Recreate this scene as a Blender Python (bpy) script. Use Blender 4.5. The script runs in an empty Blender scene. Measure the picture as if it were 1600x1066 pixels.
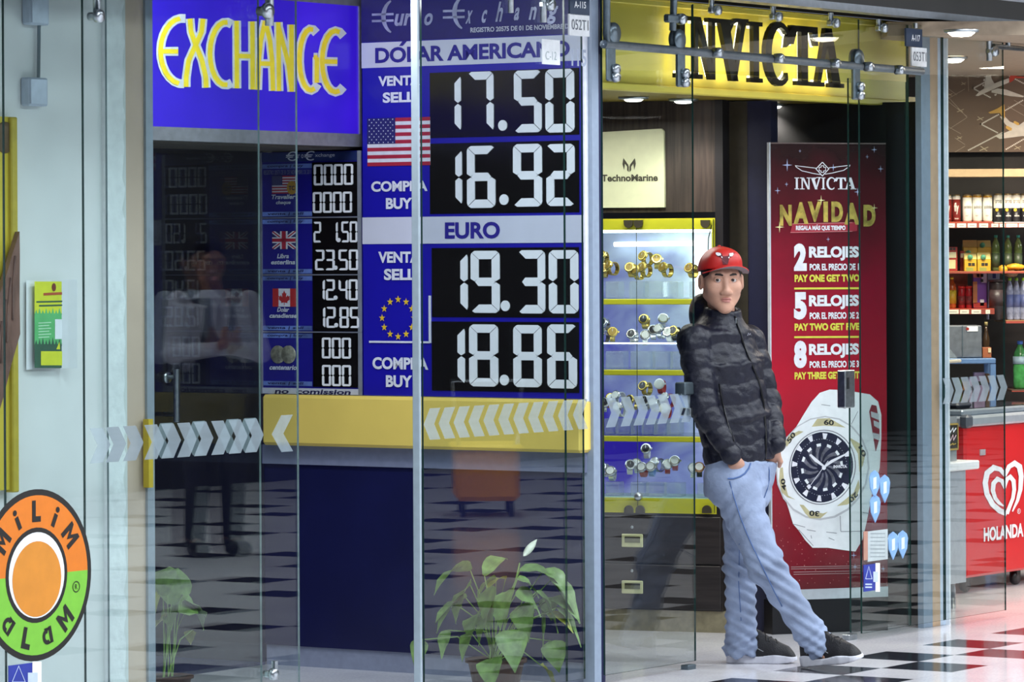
import bpy, math, random
import numpy as np
from mathutils import Vector, Matrix
S = bpy.context.scene
COL = S.collection
random.seed(7)
# ------------------------------------------------------------------ camera
FPX, HOR, ROLL, CZ = 6500.0, 400.0, .005, 1.62      # focal length in px, horizon row, roll, eye height
cr, sr = math.cos(ROLL), math.sin(ROLL)
cam_d = bpy.data.cameras.new('camera')
cam = bpy.data.objects.new('camera', cam_d); COL.objects.link(cam)
cam_d.sensor_width = 36; cam_d.lens = FPX/1600*36
cam_d.shift_y = -(533-HOR)/1600
cam_d.clip_end = 200
cam.matrix_world = Matrix(((cr, sr, 0, 0), (0, 0, -1, 0), (-sr, cr, 0, CZ), (0, 0, 0, 1)))
S.camera = cam
# ------------------------------------------------------------------ view, world, lights
S.view_settings.view_transform = 'Standard'; S.view_settings.look = 'None'
S.view_settings.gamma = 1; S.view_settings.use_curve_mapping = False
S.view_settings.exposure = 0.0
W = bpy.data.worlds.new('world'); S.world = W; W.use_nodes = True
W.node_tree.nodes['Background'].inputs[0].default_value = (.55, .65, .85, 1)
W.node_tree.nodes['Background'].inputs[1].default_value = .22

class Fr:
    """a place frame: x to the right, y away from the viewer, z up"""
    def __init__(o, x, y, deg):
        o.x, o.y, o.th = x, y, math.radians(deg); o.c, o.s = math.cos(o.th), math.sin(o.th)
    def W(o, p): return Vector((o.x+p[0]*o.c-p[1]*o.s, o.y+p[0]*o.s+p[1]*o.c, p[2]))
    def loc(o, X, Y):
        X -= o.x; Y -= o.y; return (X*o.c+Y*o.s, -X*o.s+Y*o.c)
    def px(o, px, py, y=0.):
        d = ray(px, py); t = (y-o.x*o.s+o.y*o.c)/(-d[0]*o.s+o.c)
        return (o.loc(d[0]*t, t)[0], y, CZ+d[2]*t)
def ray(px, py):
    cx, cy = px-800, py-HOR
    return ((cx*cr-cy*sr)/FPX, 1, (-cx*sr-cy*cr)/FPX)
def at(px, py, Y):
    d = ray(px, py); return Vector((d[0]*Y, Y, CZ+d[2]*Y))
G = Fr(0, 0, 0)
A = Fr(.3389, 15.735, 56.5)            # the glass front line: y grows into the shops
B = Fr(.3389, 15.735, -33.5)           # at a right angle to it: the rate board wall
C = Fr(.912, 17.80, -20.4)             # watch display case
D = Fr(1.102, 17.726, 20.0)            # poster stand

def lamp(name, fr, p, size, size_y, watts, color, aim=(0, 0, -1), spread=180):
    l = bpy.data.lights.new(name, 'AREA'); l.shape = 'RECTANGLE'; l.size = size; l.size_y = size_y
    l.energy = watts; l.color = color; l.spread = math.radians(spread)
    o = bpy.data.objects.new(name, l); COL.objects.link(o)
    o.location = fr.W(p)
    a = Vector((aim[0]*fr.c-aim[1]*fr.s, aim[0]*fr.s+aim[1]*fr.c, aim[2]))
    o.rotation_euler = a.to_track_quat('-Z', 'Y').to_euler()
    return o
COOL = (.86, .93, 1.0)
for k, u in enumerate((-7, -4, -1.2, 1.6, 4.4, 8, 12)):
    lamp('ceiling_lamp', A, (u, -2.6, 4.35), 1.6, .5, 112, COOL)
    lamp('ceiling_lamp', A, (u+1.2, -6.6, 4.35), 1.4, .5, 190, COOL)
lamp('shop_fill', A, (1.4, 1.1, 2.2), .9, .3, 10, (1, .97, .9))  # added fill light for the shop interior, apart from the soffit downlights
lamp('booth_fill', A, (-1.5, .45, 2.6), .9, .25, 17, (.93, .96, 1), aim=(.75, .15, -1))  # added light without a fitting, brightens the boards and ledge in the recess
lamp('store_lamp', G, (2.5, 20.6, 2.5), 1.0, .3, 68, (1, .88, .72))
lamp('store_lamp', G, (2.8, 19.2, 2.5), 1.0, .3, 48, (1, .9, .76))
# ------------------------------------------------------------------ materials
def lin(h):
    h = h.lstrip('#'); r = []
    for i in (0, 2, 4):
        v = int(h[i:i+2], 16)/255
        r.append(v/12.92 if v <= .04045 else ((v+.055)/1.055)**2.4)
    return (*r, 1)
MATS = {}
def mat(name, hexc, rough=.5, metal=0., emit=0., var=.06, scale=30., bump=0., bscale=80., spec=.5, coat=0., stretch=None):
    if name in MATS: return MATS[name]
    m = bpy.data.materials.new(name); m.use_nodes = True; N = m.node_tree.nodes; L = m.node_tree.links
    b = N['Principled BSDF']; col = lin(hexc)
    b.inputs['Roughness'].default_value = rough; b.inputs['Metallic'].default_value = metal
    b.inputs['Specular IOR Level'].default_value = spec; b.inputs['Coat Weight'].default_value = coat
    tc = N.new('ShaderNodeTexCoord'); src = tc.outputs['Object']
    if stretch:
        mp = N.new('ShaderNodeMapping'); mp.inputs['Scale'].default_value = stretch; L.new(src, mp.inputs[0]); src = mp.outputs[0]
    nz = N.new('ShaderNodeTexNoise'); nz.inputs['Scale'].default_value = scale; nz.inputs['Detail'].default_value = 4
    L.new(src, nz.inputs['Vector'])
    rp = N.new('ShaderNodeValToRGB')
    e = rp.color_ramp.elements
    e[0].position = .3; e[1].position = .7
    e[0].color = tuple(min(1, c*(1-var*1.6)) for c in col[:3])+(1,)
    e[1].color = tuple(min(1, c*(1+var)+var*.01) for c in col[:3])+(1,)
    L.new(nz.outputs['Fac'], rp.inputs['Fac']); L.new(rp.outputs['Color'], b.inputs['Base Color'])
    if emit:
        L.new(rp.outputs['Color'], b.inputs['Emission Color']); b.inputs['Emission Strength'].default_value = emit
    if bump:
        n2 = N.new('ShaderNodeTexNoise'); n2.inputs['Scale'].default_value = bscale; n2.inputs['Detail'].default_value = 5
        L.new(src, n2.inputs['Vector'])
        bp = N.new('ShaderNodeBump'); bp.inputs['Strength'].default_value = bump; bp.inputs['Distance'].default_value = .01
        L.new(n2.outputs['Fac'], bp.inputs['Height']); L.new(bp.outputs[0], b.inputs['Normal'])
    MATS[name] = m; return m
def glass(name, tint, ior=1.5, fog=0., fogcol='#c8d4da', rough=0.):
    """thin pane: Fresnel mirror over a see-through sheet"""
    m = bpy.data.materials.new(name); m.use_nodes = True; N = m.node_tree.nodes; L = m.node_tree.links
    N.remove(N['Principled BSDF']); out = N['Material Output']
    t = N.new('ShaderNodeBsdfTransparent'); t.inputs[0].default_value = (*tint, 1)
    g = N.new('ShaderNodeBsdfGlossy'); g.inputs['Roughness'].default_value = rough
    f = N.new('ShaderNodeFresnel'); gm = N.new('ShaderNodeNewGeometry')     # both faces of a thin pane mirror alike
    mi = N.new('ShaderNodeMapRange'); mi.inputs['To Min'].default_value = ior; mi.inputs['To Max'].default_value = 1/ior
    L.new(gm.outputs['Backfacing'], mi.inputs['Value']); L.new(mi.outputs[0], f.inputs[0])
    body = t.outputs[0]
    if fog:
        d = N.new('ShaderNodeBsdfDiffuse'); d.inputs[0].default_value = lin(fogcol)
        nz = N.new('ShaderNodeTexNoise'); nz.inputs['Scale'].default_value = 3
        mr = N.new('ShaderNodeMapRange'); mr.inputs['To Min'].default_value = fog*.8; mr.inputs['To Max'].default_value = fog*1.2
        L.new(nz.outputs['Fac'], mr.inputs['Value'])
        x = N.new('ShaderNodeMixShader'); L.new(mr.outputs[0], x.inputs[0]); L.new(t.outputs[0], x.inputs[1]); L.new(d.outputs[0], x.inputs[2]); body = x.outputs[0]
    mx = N.new('ShaderNodeMixShader'); L.new(f.outputs[0], mx.inputs[0]); L.new(body, mx.inputs[1]); L.new(g.outputs[0], mx.inputs[2])
    L.new(mx.outputs[0], out.inputs['Surface'])
    MATS[name] = m; return m
GLASS = glass('clear_glass', (.93, .965, .96))
EDGE = mat('glass_edge', '#1f3a36', .15, var=.1); EDGE2 = mat('glass_edge_pale', '#74868a', .2, var=.1)
FROST = glass('frosted_film', (.9, .93, .94), fog=.5, fogcol='#a9b8c0')
ACRYL = glass('clear_acrylic', (.93, .97, .98), ior=1.6, fog=.14, fogcol='#dfeef2')
BLOCK = glass('acrylic_block', (.93, .97, .98), ior=1.6, fog=.2, fogcol='#eef6f8')
STEEL = mat('brushed_steel', '#b9c1c6', .28, 1., var=.12, scale=60)
DSTEEL = mat('grey_steel', '#6c7a82', .35, .8, var=.12)
BLACK = mat('black_plastic', '#101114', .4)
WHITE = mat('white_print', '#e9ecf2', .5, var=.02)
# ------------------------------------------------------------------ mesh builder
class MB:
    def __init__(o): o.v = []; o.f = []; o.m = []; o.mats = []; o.sm = []
    def mi(o, m):
        if m not in o.mats: o.mats.append(m)
        return o.mats.index(m)
    def add(o, vs, fs, m, smooth=False):
        b = len(o.v); i = o.mi(m); o.v += [tuple(v) for v in vs]
        for f in fs: o.f.append([b+k for k in f]); o.m.append(i); o.sm.append(smooth)
    def box(o, x0, x1, y0, y1, z0, z1, m, bev=0.):
        if bev > 0:
            b = min(bev, .49*abs(x1-x0), .49*abs(y1-y0), .49*abs(z1-z0))
            pts = []; 
            for (sx, sy, sz) in [(a, b_, c_) for a in (0, 1) for b_ in (0, 1) for c_ in (0, 1)]:
                X, Y, Z = (x0, x1)[sx], (y0, y1)[sy], (z0, z1)[sz]; dx, dy, dz = (b, -b)[sx], (b, -b)[sy], (b, -b)[sz]
                pts += [(X, Y+dy, Z+dz), (X+dx, Y, Z+dz), (X+dx, Y+dy, Z)]
            k = lambda sx, sy, sz, a: (sx*4+sy*2+sz)*3+a
            fs = []
            for s in (0, 1):
                q = [k(s, 0, 0, 0), k(s, 1, 0, 0), k(s, 1, 1, 0), k(s, 0, 1, 0)]; fs.append(q if s else q[::-1])
                q = [k(0, s, 0, 1), k(1, s, 0, 1), k(1, s, 1, 1), k(0, s, 1, 1)]; fs.append(q[::-1] if s else q)
                q = [k(0, 0, s, 2), k(1, 0, s, 2), k(1, 1, s, 2), k(0, 1, s, 2)]; fs.append(q if s else q[::-1])
            for a in (0, 1):
                for c in (0, 1):
                    fs.append([k(0, a, c, 1), k(1, a, c, 1), k(1, a, c, 2), k(0, a, c, 2)])
                    fs.append([k(a, 0, c, 0), k(a, 1, c, 0), k(a, 1, c, 2), k(a, 0, c, 2)])
                    fs.append([k(a, c, 0, 0), k(a, c, 1, 0), k(a, c, 1, 1), k(a, c, 0, 1)])
            for a in (0, 1):
                for c in (0, 1):
                    for d in (0, 1): fs.append([k(a, c, d, 0), k(a, c, d, 1), k(a, c, d, 2)])
            o.add(pts, fs, m); return
        o.add([(x0, y0, z0), (x1, y0, z0), (x1, y1, z0), (x0, y1, z0), (x0, y0, z1), (x1, y0, z1), (x1, y1, z1), (x0, y1, z1)],
              [(0, 3, 2, 1), (4, 5, 6, 7), (0, 1, 5, 4), (1, 2, 6, 5), (2, 3, 7, 6), (3, 0, 4, 7)], m)
    def flat(o, pts, m):
        o.add(pts, [list(range(len(pts)))], m)
    def prism(o, pts, y0, y1, m, side=None):
        """outline of (x, z) pairs pushed from y0 (front) to y1"""
        n = len(pts)
        ar = sum(pts[i][0]*pts[(i+1) % n][1]-pts[(i+1) % n][0]*pts[i][1] for i in range(n))
        if ar < 0: pts = pts[::-1]
        o.add([(x, y0, z) for x, z in pts], [list(range(n))], m)
        vs = [(x, y0, z) for x, z in pts]+[(x, y1, z) for x, z in pts]
        o.add(vs, [(i, i+n, (i+1) % n+n, (i+1) % n) for i in range(n)]+[list(range(2*n-1, n-1, -1))], side or m)
    def tube(o, path, r, m, n=10, cap=True):
        P = [Vector(p) for p in path]; R = r if hasattr(r, '__len__') else [r]*len(P)
        vs = []; fs = []
        for i, p in enumerate(P):
            t = (P[min(i+1, len(P)-1)]-P[max(i-1, 0)]).normalized()
            a = t.cross(Vector((0, 0, 1)) if abs(t.z) < .9 else Vector((1, 0, 0))).normalized(); b = t.cross(a)
            vs += [p+(a*math.cos(2*math.pi*k/n)+b*math.sin(2*math.pi*k/n))*R[i] for k in range(n)]
        for i in range(len(P)-1):
            fs += [(i*n+k, i*n+(k+1) % n, (i+1)*n+(k+1) % n, (i+1)*n+k) for k in range(n)]
        if cap: fs += [list(range(n)), list(range((len(P)-1)*n, len(P)*n))]
        o.add(vs, fs, m, True)
    def lathe(o, prof, c, m, n=18, smooth=True, axis='z'):
        """profile of (radius, height) around a line through c"""
        vs = []; fs = []
        for r, h in prof:
            for k in range(n):
                a = 2*math.pi*k/n; x, y = r*math.cos(a), r*math.sin(a)
                vs.append((c[0]+x, c[1]+y, c[2]+h) if axis == 'z' else ((c[0]+x, c[1]+h, c[2]+y) if axis == 'y' else (c[0]+h, c[1]+x, c[2]+y)))
        for i in range(len(prof)-1):
            fs += [(i*n+k, i*n+(k+1) % n, (i+1)*n+(k+1) % n, (i+1)*n+k) for k in range(n)]
        fs += [list(range(n))[::-1], list(range((len(prof)-1)*n, len(prof)*n))]
        o.add(vs, fs, m, smooth)
    def ball(o, c, r, m, n=14):
        if not hasattr(r, '__len__'): r = (r, r, r)
        vs = []; fs = []; h = n//2
        for i in range(h+1):
            t = math.pi*i/h
            for k in range(n):
                a = 2*math.pi*k/n
                vs.append((c[0]+r[0]*math.sin(t)*math.cos(a), c[1]+r[1]*math.sin(t)*math.sin(a), c[2]+r[2]*math.cos(t)))
        for i in range(h): fs += [(i*n+k, (i+1)*n+k, (i+1)*n+(k+1) % n, i*n+(k+1) % n) for k in range(n)]
        o.add(vs, fs, m, True)
    def disc(o, cx, cz, r, y, m, n=28, rz=None):
        rz = rz or r
        o.flat([(cx+r*math.cos(2*math.pi*k/n), y, cz+rz*math.sin(2*math.pi*k/n)) for k in range(n)], m)
    def text(o, s, x0, x1, z0, z1, y, m, bold=0., shear=0., ext=0., mp=None):
        """lettering stretched to fill x0..x1, z0..z1 on the plane y"""
        vs, fs = glyphs(s, bold)
        a = [min(v[0] for v in vs), max(v[0] for v in vs), min(v[1] for v in vs), max(v[1] for v in vs)]
        sx = (x1-x0)/(a[1]-a[0]); sz = (z1-z0)/(a[3]-a[2]); out = []
        for v in vs:
            t = (v[1]-a[2])*sz
            p = (x0+(v[0]-a[0])*sx+shear*t, y, z0+t)
            out.append(mp(p) if mp else p)
        if ext:
            n = len(out); cnt = {}
            for f in fs:
                for i in range(len(f)):
                    e = (f[i], f[(i+1) % len(f)]); cnt[e] = 1
            sides = [(a_, a_+n, b_+n, b_) for a_, b_ in cnt if (b_, a_) not in cnt]
            o.add(out+[(p[0], p[1]+ext, p[2]) for p in out], list(fs)+sides, m); return
        o.add(out, fs, m)
    def ribbon(o, fr, pts, w, y, m):
        """flat stroke of pixel width w along pixel points, laid on a plane"""
        P = [Vector(p) for p in pts]; Lp = []; Rp = []
        for i, p in enumerate(P):
            a = (P[i]-P[i-1]).normalized() if i else (P[1]-P[0]).normalized()
            b = (P[i+1]-P[i]).normalized() if i < len(P)-1 else a
            t = (a+b).normalized(); n = Vector((-t[1], t[0])); k = 1/max(.5, n.dot(Vector((-a[1], a[0]))))
            ww = (w[i] if hasattr(w, '__len__') else w)/2*k
            Lp.append(p+n*ww); Rp.append(p-n*ww)
        vs = [fr.px(q[0], q[1], y) for q in Lp]+[fr.px(q[0], q[1], y) for q in Rp]; n = len(P)
        o.add(vs, [(i, i+1, n+i+1, n+i) for i in range(n-1)], m)
    def poly(o, fr, pts, y, m): o.flat([fr.px(a, b, y) for a, b in pts], m)
_gl = {}
def glyphs(s, bold=0.):
    k = (s, bold)
    if k not in _gl:
        c = bpy.data.curves.new('t', 'FONT'); c.body = s; c.offset = bold; c.resolution_u = 4
        ob = bpy.data.objects.new('t', c); me = bpy.data.meshes.new_from_object(ob)
        _gl[k] = ([tuple(v.co) for v in me.vertices], [tuple(p.vertices) for p in me.polygons])
        bpy.data.meshes.remove(me); bpy.data.objects.remove(ob); bpy.data.curves.remove(c)
    return _gl[k]
# ------------------------------------------------------------------ objects
ORG = {}
def tag(o, label=None, cat=None, group=None, kind=None):
    if label: o['label'] = label
    if cat: o['category'] = cat
    if group: o['group'] = group
    if kind: o['kind'] = kind
    return o
def thing(name, label, cat, fr, p, group=None):
    o = bpy.data.objects.new(name, None); COL.objects.link(o); o.empty_display_size = .1
    o.location = fr.W(p); o.rotation_euler = (0, 0, fr.th); ORG[o.name] = Vector(p)
    return tag(o, label, cat, group)
def mesh(mb, name, org=Vector((0, 0, 0))):
    me = bpy.data.meshes.new(name)
    me.from_pydata([tuple(Vector(v)-org) for v in mb.v], [], mb.f)
    for m in mb.mats: me.materials.append(m)
    me.polygons.foreach_set('material_index', mb.m); me.polygons.foreach_set('use_smooth', mb.sm)
    me.validate(); me.update(); return me
def part(name, mb, parent, label=None, kind=None):
    org = ORG[parent.name]
    o = bpy.data.objects.new(name, mesh(mb, name, org)); COL.objects.link(o); o.parent = parent; ORG[o.name] = org
    return tag(o, label, None, None, kind)
def solo(name, mb, label, cat, fr, p=(0, 0, 0), group=None, kind=None):
    p = Vector(p); o = bpy.data.objects.new(name, mesh(mb, name, p)); COL.objects.link(o)
    o.location = fr.W(p); o.rotation_euler = (0, 0, fr.th); ORG[o.name] = p
    return tag(o, label, cat, group, kind)
def struct(name, mb, fr, p=(0, 0, 0)): return solo(name, mb, None, None, fr, p, None, 'structure')
def dup(root, loc, rotz, label, group=None):
    r = root.copy(); COL.objects.link(r); r.location = loc; r.rotation_euler = (0, 0, rotz); r['label'] = label
    if group: r['group'] = group
    ORG[r.name] = ORG[root.name]
    for ch in root.children:
        c = ch.copy(); COL.objects.link(c); c.parent = r
        for g in ch.children:
            d = g.copy(); COL.objects.link(d); d.parent = c
    return r
def mid(*p):
    n = len(p); return tuple(sum(q[i] for q in p)/n for i in range(3))
# ================================================================== THE SETTING
# ---- floor: pale terrazzo with pairs of dark checker rows along the shop fronts
def floor_material():
    m = bpy.data.materials.new('checkered_terrazzo'); m.use_nodes = True; N = m.node_tree.nodes; L = m.node_tree.links
    b = N['Principled BSDF']; b.inputs['Roughness'].default_value = .12
    tc = N.new('ShaderNodeTexCoord'); sp = N.new('ShaderNodeSeparateXYZ'); L.new(tc.outputs['Object'], sp.inputs[0])
    def op(k, a, b_=None, c_=None):
        n = N.new('ShaderNodeMath'); n.operation = k
        for i, v in enumerate((a, b_, c_)):
            if v is None: continue
            if isinstance(v, (int, float)): n.inputs[i].default_value = v
            else: L.new(v, n.inputs[i])
        return n.outputs[0]
    i = op('FLOOR', op('DIVIDE', op('SUBTRACT', sp.outputs[0], 1.36), .31)); j = op('FLOOR', op('DIVIDE', sp.outputs[1], .31))
    par = op('LESS_THAN', op('FLOORED_MODULO', op('ADD', i, j), 2), .5)
    row = op('LESS_THAN', op('FLOORED_MODULO', j, 3), 1.5)
    out = op('LESS_THAN', sp.outputs[1], -.3)
    thin = op('MAXIMUM', op('GREATER_THAN', sp.outputs[1], -1.7), op('LESS_THAN', op('FLOORED_MODULO', op('ADD', i, op('MULTIPLY', op('FLOOR', op('DIVIDE', j, 3)), 1)), 4), 1.5))
    dark = op('MULTIPLY', op('MULTIPLY', par, row), op('MULTIPLY', out, thin))
    def joint(v, off):
        f = op('FRACT', op('DIVIDE', op('SUBTRACT', v, off), .31)); return op('LESS_THAN', f, .012)
    jn = op('MULTIPLY', op('MAXIMUM', joint(sp.outputs[0], 1.36), joint(sp.outputs[1], 0)), .25)
    nz = N.new('ShaderNodeTexNoise'); nz.inputs['Scale'].default_value = 90; L.new(tc.outputs['Object'], nz.inputs[0])
    n3 = N.new('ShaderNodeTexNoise'); n3.inputs['Scale'].default_value = 2.2; n3.inputs['Detail'].default_value = 6; L.new(tc.outputs['Object'], n3.inputs[0])
    r1 = N.new('ShaderNodeValToRGB'); r1.color_ramp.elements[0].color = lin('#c9c6cf'); r1.color_ramp.elements[1].color = lin('#e9e7ea')
    r1.color_ramp.elements[0].position = .3; r1.color_ramp.elements[1].position = .6
    L.new(op('ADD', op('MULTIPLY', nz.outputs[0], .5), op('MULTIPLY', n3.outputs[0], .5)), r1.inputs[0])
    r2 = N.new('ShaderNodeValToRGB'); r2.color_ramp.elements[0].color = lin('#1c1b22'); r2.color_ramp.elements[1].color = lin('#33323b')
    L.new(nz.outputs[0], r2.inputs[0])
    x = N.new('ShaderNodeMix'); x.data_type = 'RGBA'; L.new(dark, x.inputs[0]); L.new(r1.outputs[0], x.inputs[6]); L.new(r2.outputs[0], x.inputs[7])
    y = N.new('ShaderNodeMix'); y.data_type = 'RGBA'; L.new(jn, y.inputs[0]); L.new(x.outputs[2], y.inputs[6]); y.inputs[7].default_value = lin('#77757d')
    L.new(y.outputs[2], b.inputs['Base Color']); return m
mb = MB(); FL = floor_material()
mb.flat([(-16, -9.6, 0), (26, -9.6, 0), (26, 9, 0), (-16, 9, 0)], FL); struct('floor', mb, A)
# ---- concourse ceiling and the far side (seen only as reflections)
mb = MB(); mb.box(-16, 26, -9.6, -.35, 4.5, 4.6, mat('concourse_ceiling', '#3d3936', .8)); struct('ceiling', mb, A)
mb = MB(); mb.box(-16, 26, -9.8, -9.6, 0, 4.6, mat('far_wall_paint', '#120f0f', .7)); struct('wall_far', mb, A)
mb = MB(); mb.box(26, 26.2, -9.8, 9, 0, 4.6, mat('end_wall_paint', '#161312', .7)); struct('wall_end', mb, A)
# ---- wall over the shops: dark fascia, silver rail, pale truss
fasc = mat('dark_fascia', '#110c09', .6, var=.25, scale=6)
mb = MB(); mb.box(-12, 9.5, .05, .4, 2.66, 4.5, fasc); struct('wall_fascia', mb, A)
mb = MB(); mb.box(-12, 9.5, -.035, .05, 2.632, 2.662, mat('silver_rail', '#aeb6c0', .35, .7)); struct('trim_1', mb, A)
mb = MB(); mb.box(-12, 9.5, -.5, -.36, 2.70, 2.86, mat('pale_beam', '#a9b0bd', .5))
for k in range(9): mb.box(-9+k*2.05, -8.75+k*2.05, -.52, -.34, 2.69, 2.88, MATS['pale_beam'], .01)
struct('trim_2', mb, A)
# ---- left: painted wall with a peach end post
paint = mat('pale_paint', '#dcdfdf', .6, var=.04, scale=4)
mb = MB(); xl = A.px(28, 500, .5)[0]; xr = A.px(198, 500, .5)[0]
mb.box(-5.2, xr, .5, .62, 0, 2.66, paint)
struct('wall_left', mb, A)
mb = MB(); xa, xb = A.px(168, 400, .478)[0], A.px(194, 400, .478)[0]
zz = [i*.035 for i in range(76)]
edge = [(xb+.006*math.sin(k*1.7)+random.uniform(-.006, .006), z) for k, z in enumerate(zz)]
mb.prism([(xa, 2.65), (xa, 0)]+edge, .478, .5, mat('rough_white_plaster', '#f6f7fa', .75, bump=.3, bscale=50)); struct('trim_3', mb, A)
mb = MB(); xc, xd = xr, A.px(226, 500, .5)[0]
mb.box(xc, xd, .5, 1.5, 0, 2.66, mat('peach_post_paint', '#d3b9a6', .7, var=.05, scale=5)); struct('trim_4', mb, A)
mb = MB(); xe = A.px(237, 500, .5)[0]
mb.box(xd, xe, .49, 1.5, 0, 2.66, mat('door_frame_steel', '#a3aebb', .4, .4)); struct('trim_5', mb, A)
# ---- the booth recess: bulkhead, door wall, back
navy = mat('navy_laminate', '#0a0f46', .45, var=.12, scale=3)
dark = mat('dark_interior', '#15142a', .8)
mb = MB(); mb.box(xe, 0.25, 1.12, 1.62, 2.04, 2.66, mat('bulkhead_paint', '#4c463e', .6)); struct('wall_bulkhead', mb, A)
mb = MB()
mb.box(xe-.4, xe, 1.5, 4.2, 0, 2.66, dark); mb.box(xe-.4, .6, 4.1, 4.2, 0, 2.66, mat('booth_back_wall', '#1d1c2c', .8)); mb.box(xe, 0, 1.62, 4.2, 2.3, 2.66, dark)
mb.box(.0, .06, 1.62, 4.2, 0, 2.66, mat('booth_side_wall', '#1d1b40', .8))
struct('wall_booth', mb, A)
# recess glass door with a steel handle and the dark frame
mb = MB(); xdr = A.px(412, 500, 1.55)[0]
SMOKE = glass('smoked_glass', (.60, .62, .85), ior=1.5)
mb.box(xe, xdr, 1.55, 1.562, 0, 2.04, SMOKE)
d1 = struct('door_1', mb, A)
mb = MB(); h0 = A.px(276, 577, 1.49); h1 = A.px(276, 660, 1.49)
mb.tube([(h0[0], 1.49, h0[2]), (h1[0], 1.49, h1[2])], .0125, STEEL)
for z in (h0[2]-.03, h1[2]+.03): mb.tube([(h0[0], 1.49, z), (h0[0], 1.55, z)], .009, STEEL)
mb.lathe([(.0, -.0), (.022, 0), (.022, .012), (0, .012)], (A.px(263, 590, 1.53)[0], 1.53, A.px(263, 590, 1.53)[2]), STEEL, axis='y')
part('door_handle', mb, d1)
mb = MB(); y0 = A.px(231, 700, .48)
mb.box(A.px(227, 700, .48)[0], A.px(234, 700, .48)[0], .465, .489, A.px(231, 762, .48)[2], A.px(231, 655, .48)[2], mat('yellow_edge_strip', '#d8b62a', .5)); struct('trim_6', mb, A)
# ---- slim grey post where the two shop fronts meet
mb = MB(); xp0, xp1 = A.px(909, 500, .05)[0], A.px(937, 500, 0)[0]
mb.box(xp0, xp1, 0, .05, 0, 2.64, mat('post_blue_grey', '#8b99ac', .45, var=.05)); struct('trim_7', mb, A)
# ---- watch shop shell
wood = mat('dark_wood', '#3d312a', .5, var=.35, scale=9, stretch=(9, 9, .5))
blk = mat('black_wall', '#121013', .55)
cq = lambda px, y: C.px(px, 500, y)[0]
mb = MB(); mb.box(-.7, cq(1128, .02), .02, .08, 1.805, 2.284, wood); struct('wall_shop_left', mb, C)
mb = MB(); mb.box(-1.2, .75, .62, .7, 0, 2.284, blk); struct('wall_shop_back', mb, C)
mb = MB(); mb.box(A.px(1200, 300, .85)[0], A.px(1452, 300, .85)[0], .85, .95, 0, 2.28, mat('dark_shop_panel', '#2c2523', .5, var=.3, scale=8, stretch=(8, 8, .6))); struct('wall_shop_right', mb, A)
mb = MB(); mb.box(cq(1140, .1), cq(1170, .1), .1, .2, 0, 2.28, mat('bronze_panel', '#3a3324', .5, var=.1)); struct('trim_8', mb, C)
mb = MB(); mb.box(cq(1169, .1), cq(1206, .1), .1, .2, 0, 2.28, mat('midnight_panel', '#1b1d3a', .5)); struct('trim_9', mb, C)
mb = MB(); mb.box(.02, 3.35, .345, 2.6, 2.285, 2.32, mat('soffit_mustard', '#8a741f', .5)); struct('ceiling_shop', mb, A)
# ---- right shop post: pale corner with peach core
mb = MB(); v0, v1, v2, v3 = [A.px(x, 500, .05)[0] for x in (1441, 1455, 1467, 1475)]
mb.box(v0, v1, .05, .078, 0, 2.62, mat('corner_blue_grey', '#8796a8', .5)); mb.box(v1, v2, .05, .078, 0, 2.62, mat('corner_peach', '#c3a284', .6)); mb.box(v2, v3, .05, .078, 0, 2.62, mat('corner_white', '#c9d6e8', .5))
struct('trim_10', mb, A)
mb = MB(); mb.box(v3, v3+.012, .03, .085, 0, 2.62, mat('white_edge_strip', '#eef2f8', .4)); struct('trim_11', mb, A)
# ---- convenience store shell
mb = MB(); mb.box(1.62, 5.2, 17.9, 22.2, 2.56, 2.62, mat('store_ceiling_paint', '#a8957f', .7)); struct('ceiling_store', mb, G)
mb = MB(); mb.box(1.7, 5.2, 22.1, 22.2, 0, 2.56, mat('store_dark_wall', '#2b2622', .7, var=.3, scale=5)); struct('wall_store_back', mb, G)
mb = MB(); a_, b_ = at(1462, 268, 21.5), at(1640, 262, 21.5); mb.box(a_[0], b_[0], 21.4, 21.6, a_[2]-.03, a_[2]+.01, mat('tan_beam', '#a88e6a', .6)); struct('trim_12', mb, G)
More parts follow.
